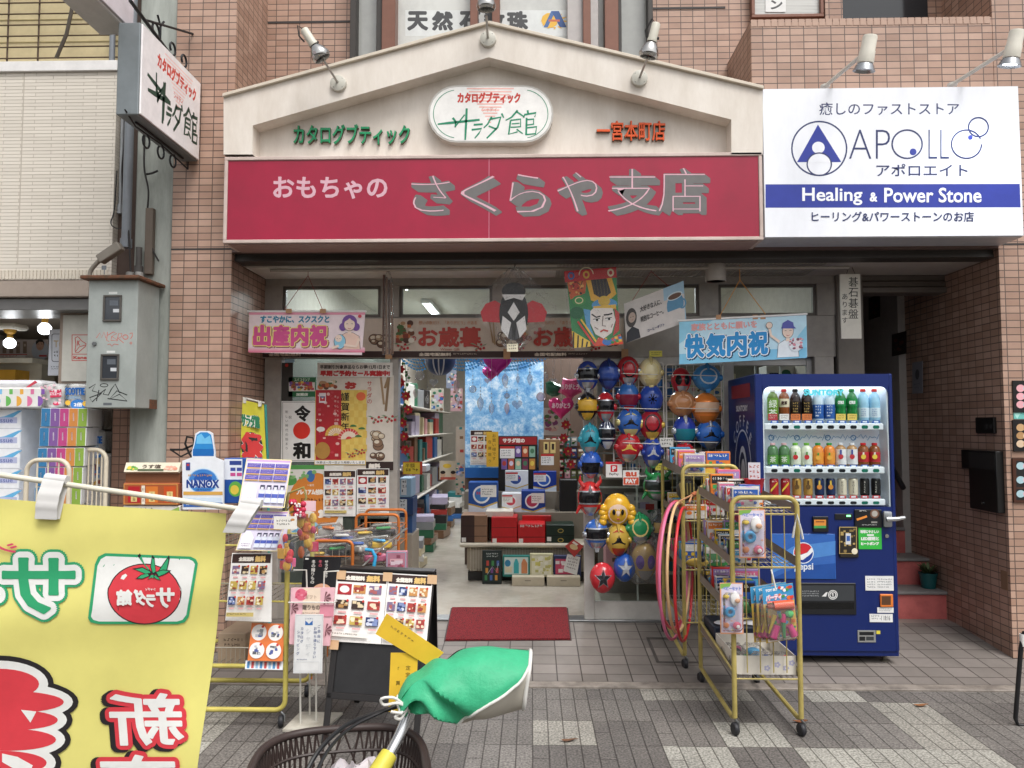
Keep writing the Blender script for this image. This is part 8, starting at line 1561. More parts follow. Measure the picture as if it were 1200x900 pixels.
# toys crowning the racks
gbox('red boxed toy with yellow window on top of the rear rack', 824, 547, 862, 574, 4.9, .05, '#d2502c', lambda cv: (cv.rect(824, 549, 838, 573, M('#e2b83a')), cv.specks(838, 550, 861, 572, [M(c) for c in ('#8aa0c0', '#b8bcc4', '#e0b030')], 14, 1.5, 4, 3, .3)), 1.247, 'toy_box', 'toy')
t = thing('candy_basket', 'small red plastic basket toy with a tall card on top of the front rack', 'toy', tuple(P(883, 578, 4.3))); o = P(884, 577, 4.3)
mb = MB(); mb.lathe([(.04, 0), (.055, .07), (.06, .075), (.052, .075), (.038, .008), (0, .008)], M('#c4283a', .25), o, 18); mb.build('basket', t); mb = MB(); a, b, c, d = RC(877, 542, 891, 565, 4.3); mb.box(a, b, 4.3, 4.304, c, d, M('#cfcbd2', .4)); cv = Cv.face(mb, 4.3); cv.print_(878, 545, 890, 563, M('#b04a3c'), 3); mb.build('card', t)
gbox('blue capped clear toy case on top of the rear rack', 816, 531, 833, 556, 5.2, .06, '#6aa8d4', lambda cv: (cv.rect(818, 533, 831, 544, M('#c4cad2')), cv.rect(818, 546, 831, 555, M('#2f7ac0'))), 1.25, 'toy_box', 'toy')
mb = MB(); q = P(870, 602, 4.35); mb.ball(q, .055, M('#a83a5a', .3), 16, 10); mb.build('rubber_ball', None, 'dark pink rubber ball on the second shelf of the front rack', 'ball')
# ================================================================ HOOPS
hx = P(790, 660, 4.72); HC = P(799, 668, 4.7)
for i, (c, yaw, ro, dx, dz, lb_) in enumerate((('#d86a92', 76, .40, -.045, .0, 'pink hula hoop hanging outermost on the rear rack'), ('#e0b886', 78, .385, -.01, .015, 'beige hula hoop hanging between the pink and red ones'), ('#d8313a', 80, .395, .025, -.03, 'bright red hula hoop hanging nearest the rack'), ('#c84a5c', 72, .38, -.02, .02, 'dull rose hula hoop hanging behind the pink one'))):
 a = R(yaw); u = Vector((math.cos(a), math.sin(a), 0)); c0 = HC + Vector((dx, .03 * i, dz)); tl_ = Vector((.12, 0, 0))
 mb = MB(); mb.tube([c0 + u * ro * .9 * math.cos(q) * 1.0 + Vector((0, 0, ro * math.sin(q))) + Vector((.06, 0, 0)) * math.cos(q) for q in [k * 2 * math.pi / 48 for k in range(48)]], .009, M(c, .3), 10, True); mb.build('hula_hoop', None, lb_, 'hula hoop', 'hula hoops by the rack')
mb = MB(); top = HC + Vector((0, 0, .40)); kn = P(811, 580, 4.8); mb.tube([top + Vector((-.03, 0, 0)), kn, top + Vector((.06, .05, 0))], .006, M('#b5825a', .6), 6); mb.tube([kn, kn + Vector((.03, .03, .01))], .012, M('#b0633c', .6), 8); mb.build('hoop_cord', None, 'brown cord from which the hula hoops hang', 'cord')
mb = MB(); c0 = P(806, 592, 4.95); mb.ball(P(805, 574, 5.0), .07, M('#3a3a34', .4), 14, 9, (1, .6, 1)); [mb.tube([P(797 + k * 4, 566, 4.955), P(799 + k * 3.4, 580, 4.955)], .006, M('#a39a5c', .4), 5) for k in range(4)]; mb.build('toy_mask', None, 'dark striped toy mask half hidden at the rear rack beside the hoop cord', 'mask')
# ================================================================ LEFT YELLOW RACK WITH CATALOGUES
LX0, LX1 = P(140, 700, 4.0).x, P(334, 740, 3.88).x; LYF, LYB = 3.9, 4.34
t = thing('catalogue_rack', 'yellow tube rack with wire shelves of catalogues behind the banner', 'display rack', ((LX0 + LX1) / 2, 4.1, 0)); zt_ = P(300, 640, LYF).z
for y in (LYF, LYB):
 mb = MB(); r_ = .05; mb.tube([Vector((LX0, y, .95)), Vector((LX0, y, .085 + r_))] + arc((LX0 + r_, y, .085 + r_), r_, 180, 270, 5) + arc((LX1 - r_, y, .085 + r_), r_, 270, 360, 5) + [Vector((LX1, y, 1.0))], .0125, M('#c6b758', .45, .1, .25, 9), 10); mb.build('end_frame', t)
for z in (.3, .62, .9):
 mb = MB()
 for y in (LYF, LYB): mb.tube([(LX0, y, z), (LX1, y, z)], .0105 if z < .5 else .005, M('#c6b758', .45, .1, .25, 9), 8)
 for i in range(24): x = LX0 + (LX1 - LX0) * i / 23; mb.tube([(x, LYF, z), (x, LYB, z)], .0022, GW, 5)
 mb.tube([(LX0, LYF, z + .09), (LX1, LYF, z + .09)], .003, GW, 5)
 for i in range(40): x = LX0 + (LX1 - LX0) * i / 39; mb.tube([(x, LYF, z), (x, LYF, z + .09)], .0014, GW, 4)
 mb.build('wire_shelf', t)
for x in (LX0, LX1):
 for y in (LYF, LYB): caster(Vector((x - .02, y, 0)), t)
mb = MB(); q = [P(343, 590, 3.95), P(335, 600, 3.95), P(338, 578, 3.95), P(356, 571, 3.95), P(359, 583, 3.95), P(354, 596, 3.95), P(336, 602, 3.95)]; mb.tube(q, .006, M('#9c9250', .4), 8); mb.build('wire_handle', t)
YTR = 4.05
gbox('boxed gift set of red and gold tea tins on the left yellow rack', 144, 566, 209, 592, YTR, .1, '#a8552c', lambda cv: (cv.frame(145, 567, 208, 591, .8, M('#d49a4a')),
 [(cv.rect(150 + k * 21, 571 - 1, 164 + k * 21, 589, M(('#b5202a', '#d8782c', '#c9501f')[k], .3)), cv.rect(153.5 + k * 21, 576, 160.5 + k * 21, 588, M('#dcc27a')), cv.vtext('うず塩', 157 + k * 21, 577, 587, M('#5a2a1a'), 0, 3.6)) for k in range(3)], cv.rect(166, 569, 170, 591, M('#e6dcc8')), cv.vtext('お中元', 168, 570, 590, M('#7a3a2c'), 0, 3.4)), None, 'tea_gift_box', 'gift box')
mb = MB(); f = sheet(mb, (P(148, 542, YTR + .02), P(212, 542, YTR + .02), P(209, 553, YTR), P(145, 553, YTR)), M('#ded4bc', .4), .03); cv = f(64, 14); cv.text('うす塩', 20, 3, 42, 9, M('#4a3a2c'), .2); cv.specks(1, 1, 16, 12, [M('#5a9a3c'), M('#e8c23a'), M('#7fb04a')], 10, 1.5, 3, 3, 0); cv.specks(44, 1, 62, 12, [M('#e0a08a'), M('#e8c2a8'), M('#d98a70')], 12, 1.5, 3, 3, 0); cv.rect(16, 10, 46, 12.5, M('#4a5a3a')); a, b, c, d = RC(145, 553, 209, 566, YTR); mb.box(a, b, YTR + .02, YTR + .1, c, d, M('#7a4a2c')); mb.build('printed_carton', None, 'cream pickled vegetable printed lid standing above the tea gift set', 'carton')
gbox('white printed box strip under the tea gift set', 144, 592.5, 211, 605, YTR + .01, .1, '#dcd6cc', lambda cv: (cv.print_(148, 595, 180, 603, M('#4a4038'), 1), cv.poly([(186, 604), (210, 594), (211, 604)], M('#8fb04a'))), None, 'carton', 'carton')
t = thing('detergent_display', 'blue capped detergent bottle cut-out display with large white lettering', 'display', tuple(P(238, 597, YTR)))
mb = MB(); out_ = [(214, 597), (213.5, 540), (225, 536), (224.5, 530), (227, 521), (229, 508), (234, 505), (244, 505), (249, 508), (250.5, 521), (252, 530), (252, 536), (262, 540), (262, 597)]
mb.prism([P(x, y, YTR) for x, y in out_], (0, .012, 0), M('#e6e9ef', .35)); cv = Cv.face(mb, YTR)
cv.poly([(226, 534.5), (225.8, 530), (228, 521), (230.5, 509.5), (235, 506.5), (243, 506.5), (247.5, 509.5), (249.5, 521), (250.8, 530), (250.5, 534.5)], M('#2a8ad0', .3)); cv.poly([(230, 520), (231, 511), (236, 508), (240, 514), (246, 510), (248.5, 520)], M('#6fc0ec', .3)); cv.poly([(226, 534.5), (226, 526), (250.6, 526), (250.5, 534.5)], M('#1c6cb8', .3))
cv.ell(238, 564, 19, 16, M('#9cc8ea', .35), 30); cv.ell(238, 564, 16.5, 14, M('#3a80cc', .35), 30); cv.ell(238, 563, 11, 9, M('#1f57ac', .35), 26); cv.ring(238, 564, 19, 16, 1.2, M('#dfeaf4', .35), 30); cv.text('NANOX', 218.5, 562, 257, 572, M('#e9edf3', .3), 1.2); cv.text('NANOX', 218.5, 562, 257, 572, M('#173c8a', .3), .5); cv.print_(220, 556, 250, 560, M('#c9963c'), 1); cv.print_(230, 573, 246, 576, M('#2c4f8c'), 1); cv.rect(215, 576, 261, 580, M('#d8a44a')); cv.rect(216, 583, 260, 592, M('#cfe0f2')); cv.rect(215, 589, 261, 594, M('#2c62b0')); cv.print_(218, 590, 258, 593.5, M('#e6ecf4'), 1); cv.rect(218, 542, 223, 551, M('#2c3f8c')); cv.rect(219, 543.5, 222, 546, M('#b8343c'))
mb.build('front_print', t); mb = MB(); mb.poly([P(232, 597, YTR + .013), P(246, 597, YTR + .013), P(244, 560, YTR + .013), P(240, 597, YTR + .12)], M('#b8bcc4')); mb.build('easel_back', t)
gbox('deep blue detergent carton with green and yellow fruit art beside the cut-out', 262, 537, 300, 590, YTR + .03, .1, '#1f4f9c', lambda cv: (cv.rect(263, 538, 284, 562, M('#dfe4ee')), cv.rect(269, 540, 283, 545, M('#2a3f8c')), cv.rect(270, 548, 276, 552, M('#3a4a9c')), cv.rect(277.5, 548, 283.5, 552, M('#3a4a9c')), cv.rect(270, 554, 276, 558, M('#c84a8c')), cv.rect(277.5, 554, 283.5, 558, M('#c84a8c')), cv.ell(276, 573, 8, 9, M('#5fa83c'), 18), cv.ell(275, 574, 5, 5.5, M('#e0c43a'), 16)), None, 'detergent_carton', 'carton')
def purple(cv, x0, y0, x1, y1):
 W, H = x1 - x0, y1 - y0; g = lambda u, v: (x0 + u * W, y0 + v * H); cv.rect(*g(0, 0), *g(1, .06), M('#c9a0d0')); cv.frame(x0, y0, x1, y1, W * .02, M('#e6d8a0'))
 for r_ in range(3):
  for q in range(3): u, v = .05 + q * .31, .1 + r_ * .13; cv.rect(*g(u, v), *g(u + .29, v + .09), M('#5a52a8')); cv.print_(*g(u + .03, v + .01), *g(u + .26, v + .08), M('#c9b0e0'), 2, seed=r_ * 3 + q); cv.rect(*g(u, v + .09), *g(u + .29, v + .11), M('#dca84a'))
 cv.poly([g(.06, .95), g(.06, .66), g(.14, .52), g(.24, .52), g(.36, .68), g(.36, .95)], M('#e8e6ea')); cv.print_(*g(.1, .82), *g(.32, .92), M('#7a4a8c'), 2)
 for q in range(4): u = .42 + q * .145; cv.rect(*g(u, .56), *g(u + .1, .64), M('#2c2a4a')); cv.rect(*g(u - .01, .66), *g(u + .12, .92), M('#d5daea')); cv.rect(*g(u - .01, .74), *g(u + .12, .82), M('#4a5ab0')); cv.rect(*g(u + .02, .6), *g(u + .08, .66), M('#d8d8e4'))
def slant_sheet(lbl, c4, c, W, H, draw, name='promo_poster', cat='poster'):
 mb = MB(); f = sheet(mb, c4, M(c, .35)); draw(f(W, H)); return mb.build(name, None, lbl, cat)
slant_sheet('upper purple detergent leaflet leaning on the left yellow rack', (P(289, 537, 3.95), P(342, 539, 3.95), P(331, 596, 3.86), P(279, 593, 3.86)), '#d9d2e6', 100, 100, lambda cv: purple(cv, 0, 0, 100, 100))
slant_sheet('lower purple detergent leaflet under the bent white flap', (P(291, 598, 3.9), P(339, 599, 3.9), P(334, 646, 3.85), P(276, 645, 3.85)), '#d9d2e6', 100, 100, lambda cv: purple(cv, 0, 0, 100, 100))
slant_sheet('product flyer hung on the left yellow rack beside the banner', (P(272, 648, 3.87), P(319, 648, 3.87), P(318, 729, 3.86), P(264, 727, 3.86)), '#e9e6e2', 54, 80, lambda cv: flyer(cv, 0, 0, 54, 80, 5), 'product_flyer', 'flyer')
slant_sheet('orange leaflet with four round product pictures low on the left rack', (P(295, 730, 3.92), P(334, 731, 3.92), P(331, 775, 3.87), P(290, 774, 3.87)), '#dd7636', 40, 44, lambda cv: [(cv.ell(10 + (k % 2) * 20, 11 + (k // 2) * 21, 9, 9.5, M('#eae6e2'), 22), cv.specks(5 + (k % 2) * 20, 5 + (k // 2) * 21, 15 + (k % 2) * 20, 17 + (k // 2) * 21, [M('#8f9296'), M('#b8bac0'), M('#5a5c62'), M('#4a5a9a')], 8, 1.2, 2.4, k, .8), cv.ell(14 + (k % 2) * 20, 4 + (k // 2) * 21, 1.6, 1.6, M('#c8342c'), 10)) for k in range(4)])
slant_sheet('blue and white leaflet strip under the orange leaflet', (P(288, 774, 3.9), P(332, 775, 3.9), P(331, 785, 3.88), P(287, 784, 3.88)), '#dfe3e8', 44, 10, lambda cv: [cv.rect(2 + k * 5, 1, 5 + k * 5, 9, M(('#4a8ac0', '#c84a4a', '#8fb8d8')[k % 3]), True) for k in range(8)])
gbox('open cardboard carton of leaflets on the lowest shelf of the left rack', 255, 742, 288, 784, 4.02, .25, '#a8927a', lambda cv: cv.print_(262, 748, 284, 760, M('#5a4a3c'), 2), None, 'carton', 'carton')
# sweets in bags on the rack corner
def sweet_bag(lbl, x0, y0, x1, y1, Y, cols, seed, card=None):
 t = thing('toy_bag', lbl, 'toy bag', tuple(P((x0 + x1) / 2, y1, Y)), 'clear bags on the left rack'); rnd = random.Random(seed); mb = MB()
 for i in range(26): p = P(rnd.uniform(x0 + 4, x1 - 4), rnd.uniform(y0 + 6, y1 - 4), Y + rnd.uniform(.0, .03)); cl = M(rnd.choice(cols), .4); r_ = rnd.uniform(.01, .022); mb.ball(p, r_, cl, 9, 6, (1, .6, rnd.uniform(.9, 2))) if i % 3 else mb.box(p.x - r_, p.x + r_, p.y, p.y + .008, p.z - r_, p.z + r_ * 1.4, cl, .003, rnd.uniform(-.8, .8))
 mb.build('contents', t); mb = MB(); a, b, c, d = RC(x0, y0, x1, y1, Y - .03); mb.grid(lambda u, v: Vector((a + (b - a) * u, Y - .03 - .015 * math.sin(u * 3.1) - .006 * math.sin(u * 17 + v * 9), c + (d - c) * v)), 10, 12, BAG); mb.build('clear_bag', t)
 if card: mb = MB(); a, b, c, d = RC(*card, Y - .05); mb.box(a, b, Y - .053, Y - .05, c, d, M('#e6e2da')); cv = Cv.face(mb, Y - .053); cv.print_(card[0] + 3, card[1] + 4, card[2] - 6, card[3] - 3, M('#3a3632'), 2); cv.ell(card[2] - 5, card[1] + 4, 2.5, 1.4, M('#c98a4a'), 10); mb.build('name_card', t)
sweet_bag('clear bag of colourful balls with white handwritten card on the left rack', 324, 620, 347, 670, 3.84, ['#d8303c', '#e2a82c', '#2f6ab4', '#e8e2dc', '#3a3a44', '#d85a8a'], 3, (321, 605, 348, 620))
sweet_bag('tall clear bag of orange and pink toy with spotted red topper', 345, 600, 372, 652, 3.95, ['#d8862c', '#c8642c', '#e0b23a', '#b83a5c'], 5)
mb = MB(); rnd = random.Random(2)
for i in range(14): mb.ball(P(rnd.uniform(341, 356), rnd.uniform(588, 605), 3.93), .016, M('#c42a4c', .4), 9, 6); mb.ball(P(rnd.uniform(341, 356), rnd.uniform(588, 605), 3.915), .006, M('#ece4e2', .4), 6, 4)
mb.box(P(355, 590, 3.93).x, P(370, 590, 3.93).x, 3.93, 3.933, P(360, 599, 3.93).z, P(360, 587, 3.93).z, M('#e8c2cc')); mb.build('ribbon_bow', None, 'red and white spotted bow with pink tag on the tall clear bag', 'ribbon')
# orange wire baskets with bagged goods
OW = M('#c8702c', .35, .2)
def obasket(lbl, x0, y0, x1, y1, Y, dp):
 a, b, c, d = RC(x0, y0, x1, y1, Y); t = thing('goods_rack', lbl, 'rack', ((a + b) / 2, Y + dp / 2, gz(Y)), 'orange tube racks by the side window'); r_ = .035
 for y in (Y, Y + dp): mb = MB(); mb.tube([Vector((a, y, gz(Y))), Vector((a, y, d - r_))] + arc((a + r_, y, d - r_), r_, 180, 90, 5) + arc((b - r_, y, d - r_), r_, 90, 0, 5) + [Vector((b, y, gz(Y)))], .010, OW, 9); mb.build('end_frame', t)
 mb = MB()
 for z in (d - .09, d - .2, d - .33): [mb.tube([(a, y, z), (b, y, z)], .003, OW, 5) for y in (Y, Y + dp)]; [mb.tube([(x, Y, z), (x, Y + dp, z)], .003, OW, 5) for x in (a, b)]
 for i in range(1, 6): x = a + (b - a) * i / 6; mb.tube([(x, Y, d - .33), (x, Y, d - .05)], .002, GW, 5); mb.tube([(x, Y, d - .33), (x, Y + dp, d - .33)], .002, GW, 5)
 mb.build('wire_panel', t); return a, b, d - .33
obasket('taller orange tube rack under the product flyers', 417, 603, 467, 660, 5.1, .3)
a, b, zb_ = obasket('lower orange tube rack holding bagged toys', 366, 634, 413, 690, 4.6, .35)
rnd = random.Random(9)
for i in range(12):
 x, y = P(378 + (i % 4) * 22, 660, 4.75).x, 4.66 + (i // 4) * .12; cn, c = TC[(i * 7 + 2) % 10]; z = .72 + .03 * (i % 3) + .03 * (i // 4)
 mb = MB(); g1, g2 = rnd.uniform(-.7, .7), rnd.uniform(-.7, .7); mb.box(x - .07, x + .07, y - .03, y + .03, z - .03, z + .012, M(c if i % 2 else '#c4c0ba', .4), .008, g1); mb.box(x - .045, x + .05, y - .045, y - .02, z + .013, z + .032, M(TC[(i * 3 + 1) % 10][1], .4), .008, g2); mb.tube([(x - .08, y + .02, z + .03), (x + .05, y - .02, z + .05)], .006, M('#c9c6c0', .35), 6); mb.box(x - .09, x + .09, y - .06, y + .05, z - .045, z + .05, BAG, .03); mb.build('toy_bag', None, f'{cn} bagged toy heaped between the orange racks, {ORD[i]} of the heap', 'toy', 'bagged toys between the orange racks')
mb = MB(); xa_, xb_ = P(366, 660, 4.7).x, P(452, 660, 4.7).x; mb.box(xa_, xb_, 4.62, 5.02, .655, .67, M('#8f887c', .5, .3), .004)
for x in (xa_ + .03, xb_ - .03):
 for y in (4.65, 4.99): mb.tube([(x, y, gz(y)), (x, y, .656)], .009, GW, 7)
mb.build('low_table', None, 'grey low table under the heap of bagged toys', 'table')
gbox('pink and silver boxed toy at the right of the bagged heap', 452, 646, 477, 668, 4.6, .04, '#b4788a', lambda cv: (cv.frame(453, 647, 476, 667, 1, M('#8fa0b4')), cv.rect(457, 655, 472, 659, M('#d9a8b0')), cv.specks(455, 649, 474, 666, [M('#c84a5c'), M('#d8c2ca'), M('#8a4a5c')], 12, 1, 3, 3)), None, 'toy_box', 'toy')
mb = MB(); mb.tube([P(438, 664, 4.55), P(440, 652, 4.55), P(436, 645, 4.55), P(428, 644, 4.55)], .011, M('#2f9fd0', .3), 9); mb.build('toy_cane', None, 'sky blue bent toy stick hooked over the bagged heap', 'toy')
mb = MB(); mb.tube([P(420, 668, 4.55), P(450, 640, 4.6), P(477, 619, 4.6)], .005, M('#b8b6b0', .3, .6), 7); mb.tube([P(470, 628, 4.6), P(466, 634, 4.6)], .004, M('#b8b6b0', .3, .6), 6); mb.build('wire_hook', None, 'pale metal display rod sticking out over the bagged heap', 'rod')
# black winter catalogue poster, catalogue stand
slant_sheet('black winter gift poster with white vertical lettering behind the catalogue stand', (P(356, 652, 4.25), P(400, 653, 4.25), P(396, 694, 4.2), P(353, 692, 4.2)), '#17171a', 44, 42, lambda cv: (cv.vtext('冬の贈りもの', 12, 4, 34, M('#e6e2da'), .1, 5), cv.vtext('サラダ館の', 27, 4, 26, M('#e6e2da'), .1, 4.6), cv.vtext('冬の', 20, 4, 13, M('#c8586a'), .1, 4.6), cv.ell(24, 42, 11, 9, M('#d8a080'), 18, 180, 360), cv.rect(2, 2, 6, 4, M('#d9d6d0'))))
t = thing('catalogue_stand', 'white wire catalogue stand with lettered plate on a flat grey base', 'catalogue stand', tuple(G(366, 848)))
WW = M('#d8d5cd', .35, .2); b0, b1, b2, b3 = G(331, 858), G(377, 860), G(402, 838), G(352, 837)
mb = MB(); mb.prism([p + Vector((0, 0, .002)) for p in (b0, b1, b2, b3)], (0, 0, .012), stained('stand_base', '#c3beb2', '#a39d90', 8, 8, .5)); mb.build('base', t)
YS = 3.88
mb = MB()
for x, yb_, dy in ((352, 851, 0), (370.5, 848, 0), (363, 841, .12), (382, 815, .15)): pt_ = P(x, 690, YS + dy); q = G(x, yb_); mb.tube([(q.x, q.y, .012), (pt_.x, YS + dy, pt_.z)], .005, WW, 7)
mb.tube([P(344, 668, YS), P(359, 668, YS), P(360, 700, YS)], .004, WW, 6); mb.tube([P(397, 669, YS + .05), P(380, 670, YS), P(379, 705, YS)], .004, WW, 6); mb.tube([P(338, 706, YS - .04), P(392, 706, YS - .04), P(396, 704, YS + .1)], .004, WW, 6); mb.build('wire_frame', t)
mb = MB(); f = sheet(mb, (P(346, 720, YS - .06), P(379, 720, YS - .06), P(377.5, 789, YS - .06), P(343.5, 789, YS - .06)), M('#e3e3e2', .35), .004); cv = f(34, 69); NV2 = M('#2c4a86'); cv.frame(1, 1, 33, 68, .3, M('#b8bcc4')); cv.text('シャディ', 12, 4, 22, 6, NV2); cv.poly([(12.5, 12.5), (12.5, 7), (17, 11), (21.5, 7), (21.5, 12.5)], M('#2c6ab0')); cv.vtext('シャディ', 16.8, 15, 51, M('#cfd2d4'), .2, 7); cv.vtext('ご自由に', 29.5, 11, 34, NV2, 0, 4.2); cv.vtext('お持ち帰り下さい', 25, 14, 52, NV2, 0, 4.2); cv.vtext('カタログ', 9, 14, 34, NV2, 0, 4.2); cv.vtext('ショッピング', 5, 18, 48, NV2, 0, 4.2); cv.frame(3, 55, 31, 66, .3, M('#c9ccd0')); cv.print_(4, 52, 16, 54, NV2, 1); mb.build('sign_plate', t)
mb = MB(); f = sheet(mb, (P(341, 689, YS - .02), P(392, 689, YS - .02), P(386, 757, YS - .04), P(339, 755, YS - .04)), M('#e6b4bd', .35), .02); cv = f(50, 67); cv.rect(14, 0, 34, 34, M('#e8d2bc')); cv.ell(12, 8, 7, 7, M('#d9647c'), 16); cv.specks(5, 2, 19, 14, [M('#e08a9c'), M('#c8506a')], 12, 1, 2.4, 3, 0); cv.text('贈りもの', 14, 20, 34, 26, M('#7a6a62'), .1); cv.text('ギフト', 17, 8, 30, 13, M('#b8a08c')); cv.print_(13, 29, 36, 32, M('#9a8a82'), 1); cv.rect(34, 20, 50, 34, M('#d98a9c'))
for x, y in ((39, 12), (41, 50), (2, 24)):
 for a in range(5): cv.poly([(x, y), (x + 7 * math.cos(R(a * 40 - 80)), y + 7 * math.sin(R(a * 40 - 80)) - 1), (x + 8 * math.cos(R(a * 40 - 66)), y + 8 * math.sin(R(a * 40 - 66)))], M('#7a4a52'), True)
 cv.k += 1
mb.build('catalogue', t)
# A-board with two flyers
t = thing('a_board', 'black A-shaped chalkboard with two taped product flyers beside the door mat', 'a-board', tuple(G(440, 862)))
BKW = M('#1e1b1b', .5); tl, tr = P(398, 668, 4.02), P(511, 672, 4.06); bl, br = G(376, 872), G(489, 882); bl.z = br.z = .0; tr = tl + (br - bl) * 1.08
dn = lambda k: (tl + (bl - tl) * k, tr + (br - tr) * k); ux = (tr - tl).normalized()
mb = MB(); dv_ = bl - tl
for a, c in ((tl, bl), (tr, br)): mb.obox(a - ux * (0 if a is tl else .03), c - a, ux * .03, Vector((0, .022, 0)), BKW, .003)
for k in (0, .72): l_, r__ = dn(k); mb.obox(l_, r__ - l_, (bl - tl).normalized() * .03, Vector((0, .02, 0)), BKW, .003)
mb.build('front_frame', t); mb = MB(); l0, r0 = dn(.02); l1, r1 = dn(.74); off = Vector((0, .012, 0)); mb.poly([l0 + off, r0 + off, r1 + off, l1 + off], M('#201f20', .35, noise=.3)); mb.build('chalk_panel', t)
mb = MB(); tb = Vector((0, .05, 0)); b2_ = [br + Vector((.03, .5, 0)), bl + Vector((.03, .5, 0))]; mb.obox(tr + tb - ux * .03, b2_[0] - tr, ux * .03, Vector((0, .022, 0)), BKW, .003); mb.obox(tl + tb, b2_[1] - tl, ux * .03, Vector((0, .022, 0)), BKW, .003); mb.poly([tl + tb, tr + tb, tr + tb + (b2_[0] - tr) * .7, tl + tb + (b2_[1] - tl) * .7], M('#201f20', .4)); mb.build('rear_frame', t)
mb = MB(); mb.obox(tl - Vector((0, .01, -.002)), tr - tl, Vector((0, .08, 0)), (0, 0, .012), BKW, .003); mb.build('hinge_bar', t)
fo = Vector((0, -.006, 0))
def at_(u, k): l_, r__ = dn(k); return l_ + (r__ - l_) * u + fo
for i, (u0, u1, red, lb_) in enumerate(((-.02, .52, True, 'left flyer taped on the black A-board, with a dark red square'), (.525, .985, False, 'right flyer taped on the black A-board'))):
 slant_sheet(lb_, (at_(u0, .005), at_(u1, .01), at_(u1, .43), at_(u0, .43)), '#eae7e3', 54, 80, lambda cv: flyer(cv, 0, 0, 54, 80, 9 + i, red=red), 'product_flyer', 'flyer')
for u, k in ((.0, .0), (.49, .0), (.95, .005), (.0, .42)): p = at_(u, k) + Vector((0, -.006, 0)); mb = MB(); mb.obox(p - ux * .01, ux * .05, (bl - tl).normalized() * .045, Vector((0, -.001, 0)), M('#c9a47c', .5)); mb.build('tape', t)
# ================================================================ NEAR BANNER AT LOWER LEFT (seen from behind, lettering mirrored)
BY = 1.5
t = thing('yellow_banner', 'large yellow new product banner seen from behind with mirrored lettering and tomato badge', 'banner', tuple(P(60, 895, BY)))
tl, tr, bx_ = P(-180, 574, BY - .05), P(264, 602, BY + .03), P(206, 1150, BY + .06); bl = P(-190, 1150, BY)
YLB = M('#e3da78', .55, 0, .05)
def bf(u, v, h=0):
 p = (tl * (1 - u) + tr * u) * (1 - v) + (bl * (1 - u) + bx_ * u) * v
 w_ = .014 * math.sin(u * 7 + v * 3) * (.3 + v) + .0035 * math.sin(v * 34 + u * 5) * max(0, math.sin(v * 7 + u)) + .006 * math.sin((u + v * .6) * 19) * (1 - v) * .5 + .004 * math.sin(v * 16 + u * 2) * (1 - v * .3) + .012 * math.exp(-((1 - u) * 6) ** 2) * math.sin(v * 8)
 return p + Vector((0, w_ - h, 0))
mb = MB(); mb.grid(lambda u, v: bf(u, v), 48, 60, YLB); mb.grid(lambda u, v: bf(u, v, -.0012), 48, 60, YLB)
mb.build('cloth', t)
# artwork is given in photo pixels and looked up on the cloth
def inv(px, py):
 u, v = .6, .3
 for _ in range(12):
  p = bf(u, v); q = P(px, py, p.y); e = Vector((q.x - p.x, q.z - p.z)); a = bf(u + .01, v) - p; b = bf(u, v + .01) - p
  dt = a.x * b.z - a.z * b.x; du = (e.x * b.z - e.y * b.x) / dt; dv2 = (a.x * e.y - a.z * e.x) / dt; u += du * .01; v += dv2 * .01
 return u, v
def bcv(mb): return Cv(mb, lambda x, y, h: bf(*inv(x, y), h + .0022), .00012)
_old = Cv.raw
def fine(s, pts, fs, m, hold=False):         # split big shapes so that they follow the folds of the cloth
 bm = bmesh.new(); vs = [bm.verts.new((x, y, 0)) for x, y in pts]
 for f in fs:
  try: bm.faces.new([vs[i] for i in f])
  except ValueError: pass
 bmesh.ops.triangulate(bm, faces=bm.faces[:])
 for _ in range(5):
  ed = [e for e in bm.edges if e.calc_length() > 12]
  if not ed: break
  bmesh.ops.subdivide_edges(bm, edges=ed, cuts=1); bmesh.ops.triangulate(bm, faces=[f for f in bm.faces if len(f.verts) > 3])
 bm.verts.index_update(); r = _old(s, [(v.co.x, v.co.y) for v in bm.verts], [[v.index for v in f.verts] for f in bm.faces], m, hold); bm.free(); return r
Cv.raw = fine
mb = MB(); cv = bcv(mb); GN = M('#25a06a', .5); BW = M('#e6e6e2', .5); RD = M('#d93a45', .5); KK = M('#262224', .5)
cv.poly([(116, 731), (107, 729), (104, 724), (105, 716), (112, 661), (116, 652), (124, 648), (224, 652), (230, 655), (232.5, 660), (222, 722), (217, 729), (209, 731)], GN)
cv.poly([(117, 728), (110, 726), (107.5, 722), (109, 714), (115, 663), (119, 655), (125, 651.5), (222, 655), (227, 657.5), (229, 661), (219, 720), (214.5, 726), (208, 728)], BW)
tc = [(170 + 43.5 * math.cos(R(a)) * (1.0 if math.sin(R(a)) > -.3 else .97), 694.5 + 37 * math.sin(R(a)) * (1 if math.sin(R(a)) > 0 else .93)) for a in range(0, 360, 9)]
cv.poly(tc, KK); cv.poly([(170 + (x - 170) * .968, 694.5 + (y - 694.5) * .965) for x, y in tc], RD); cv.poly([(142, 678), (144, 674), (148, 672), (150, 674), (146, 679)], BW)
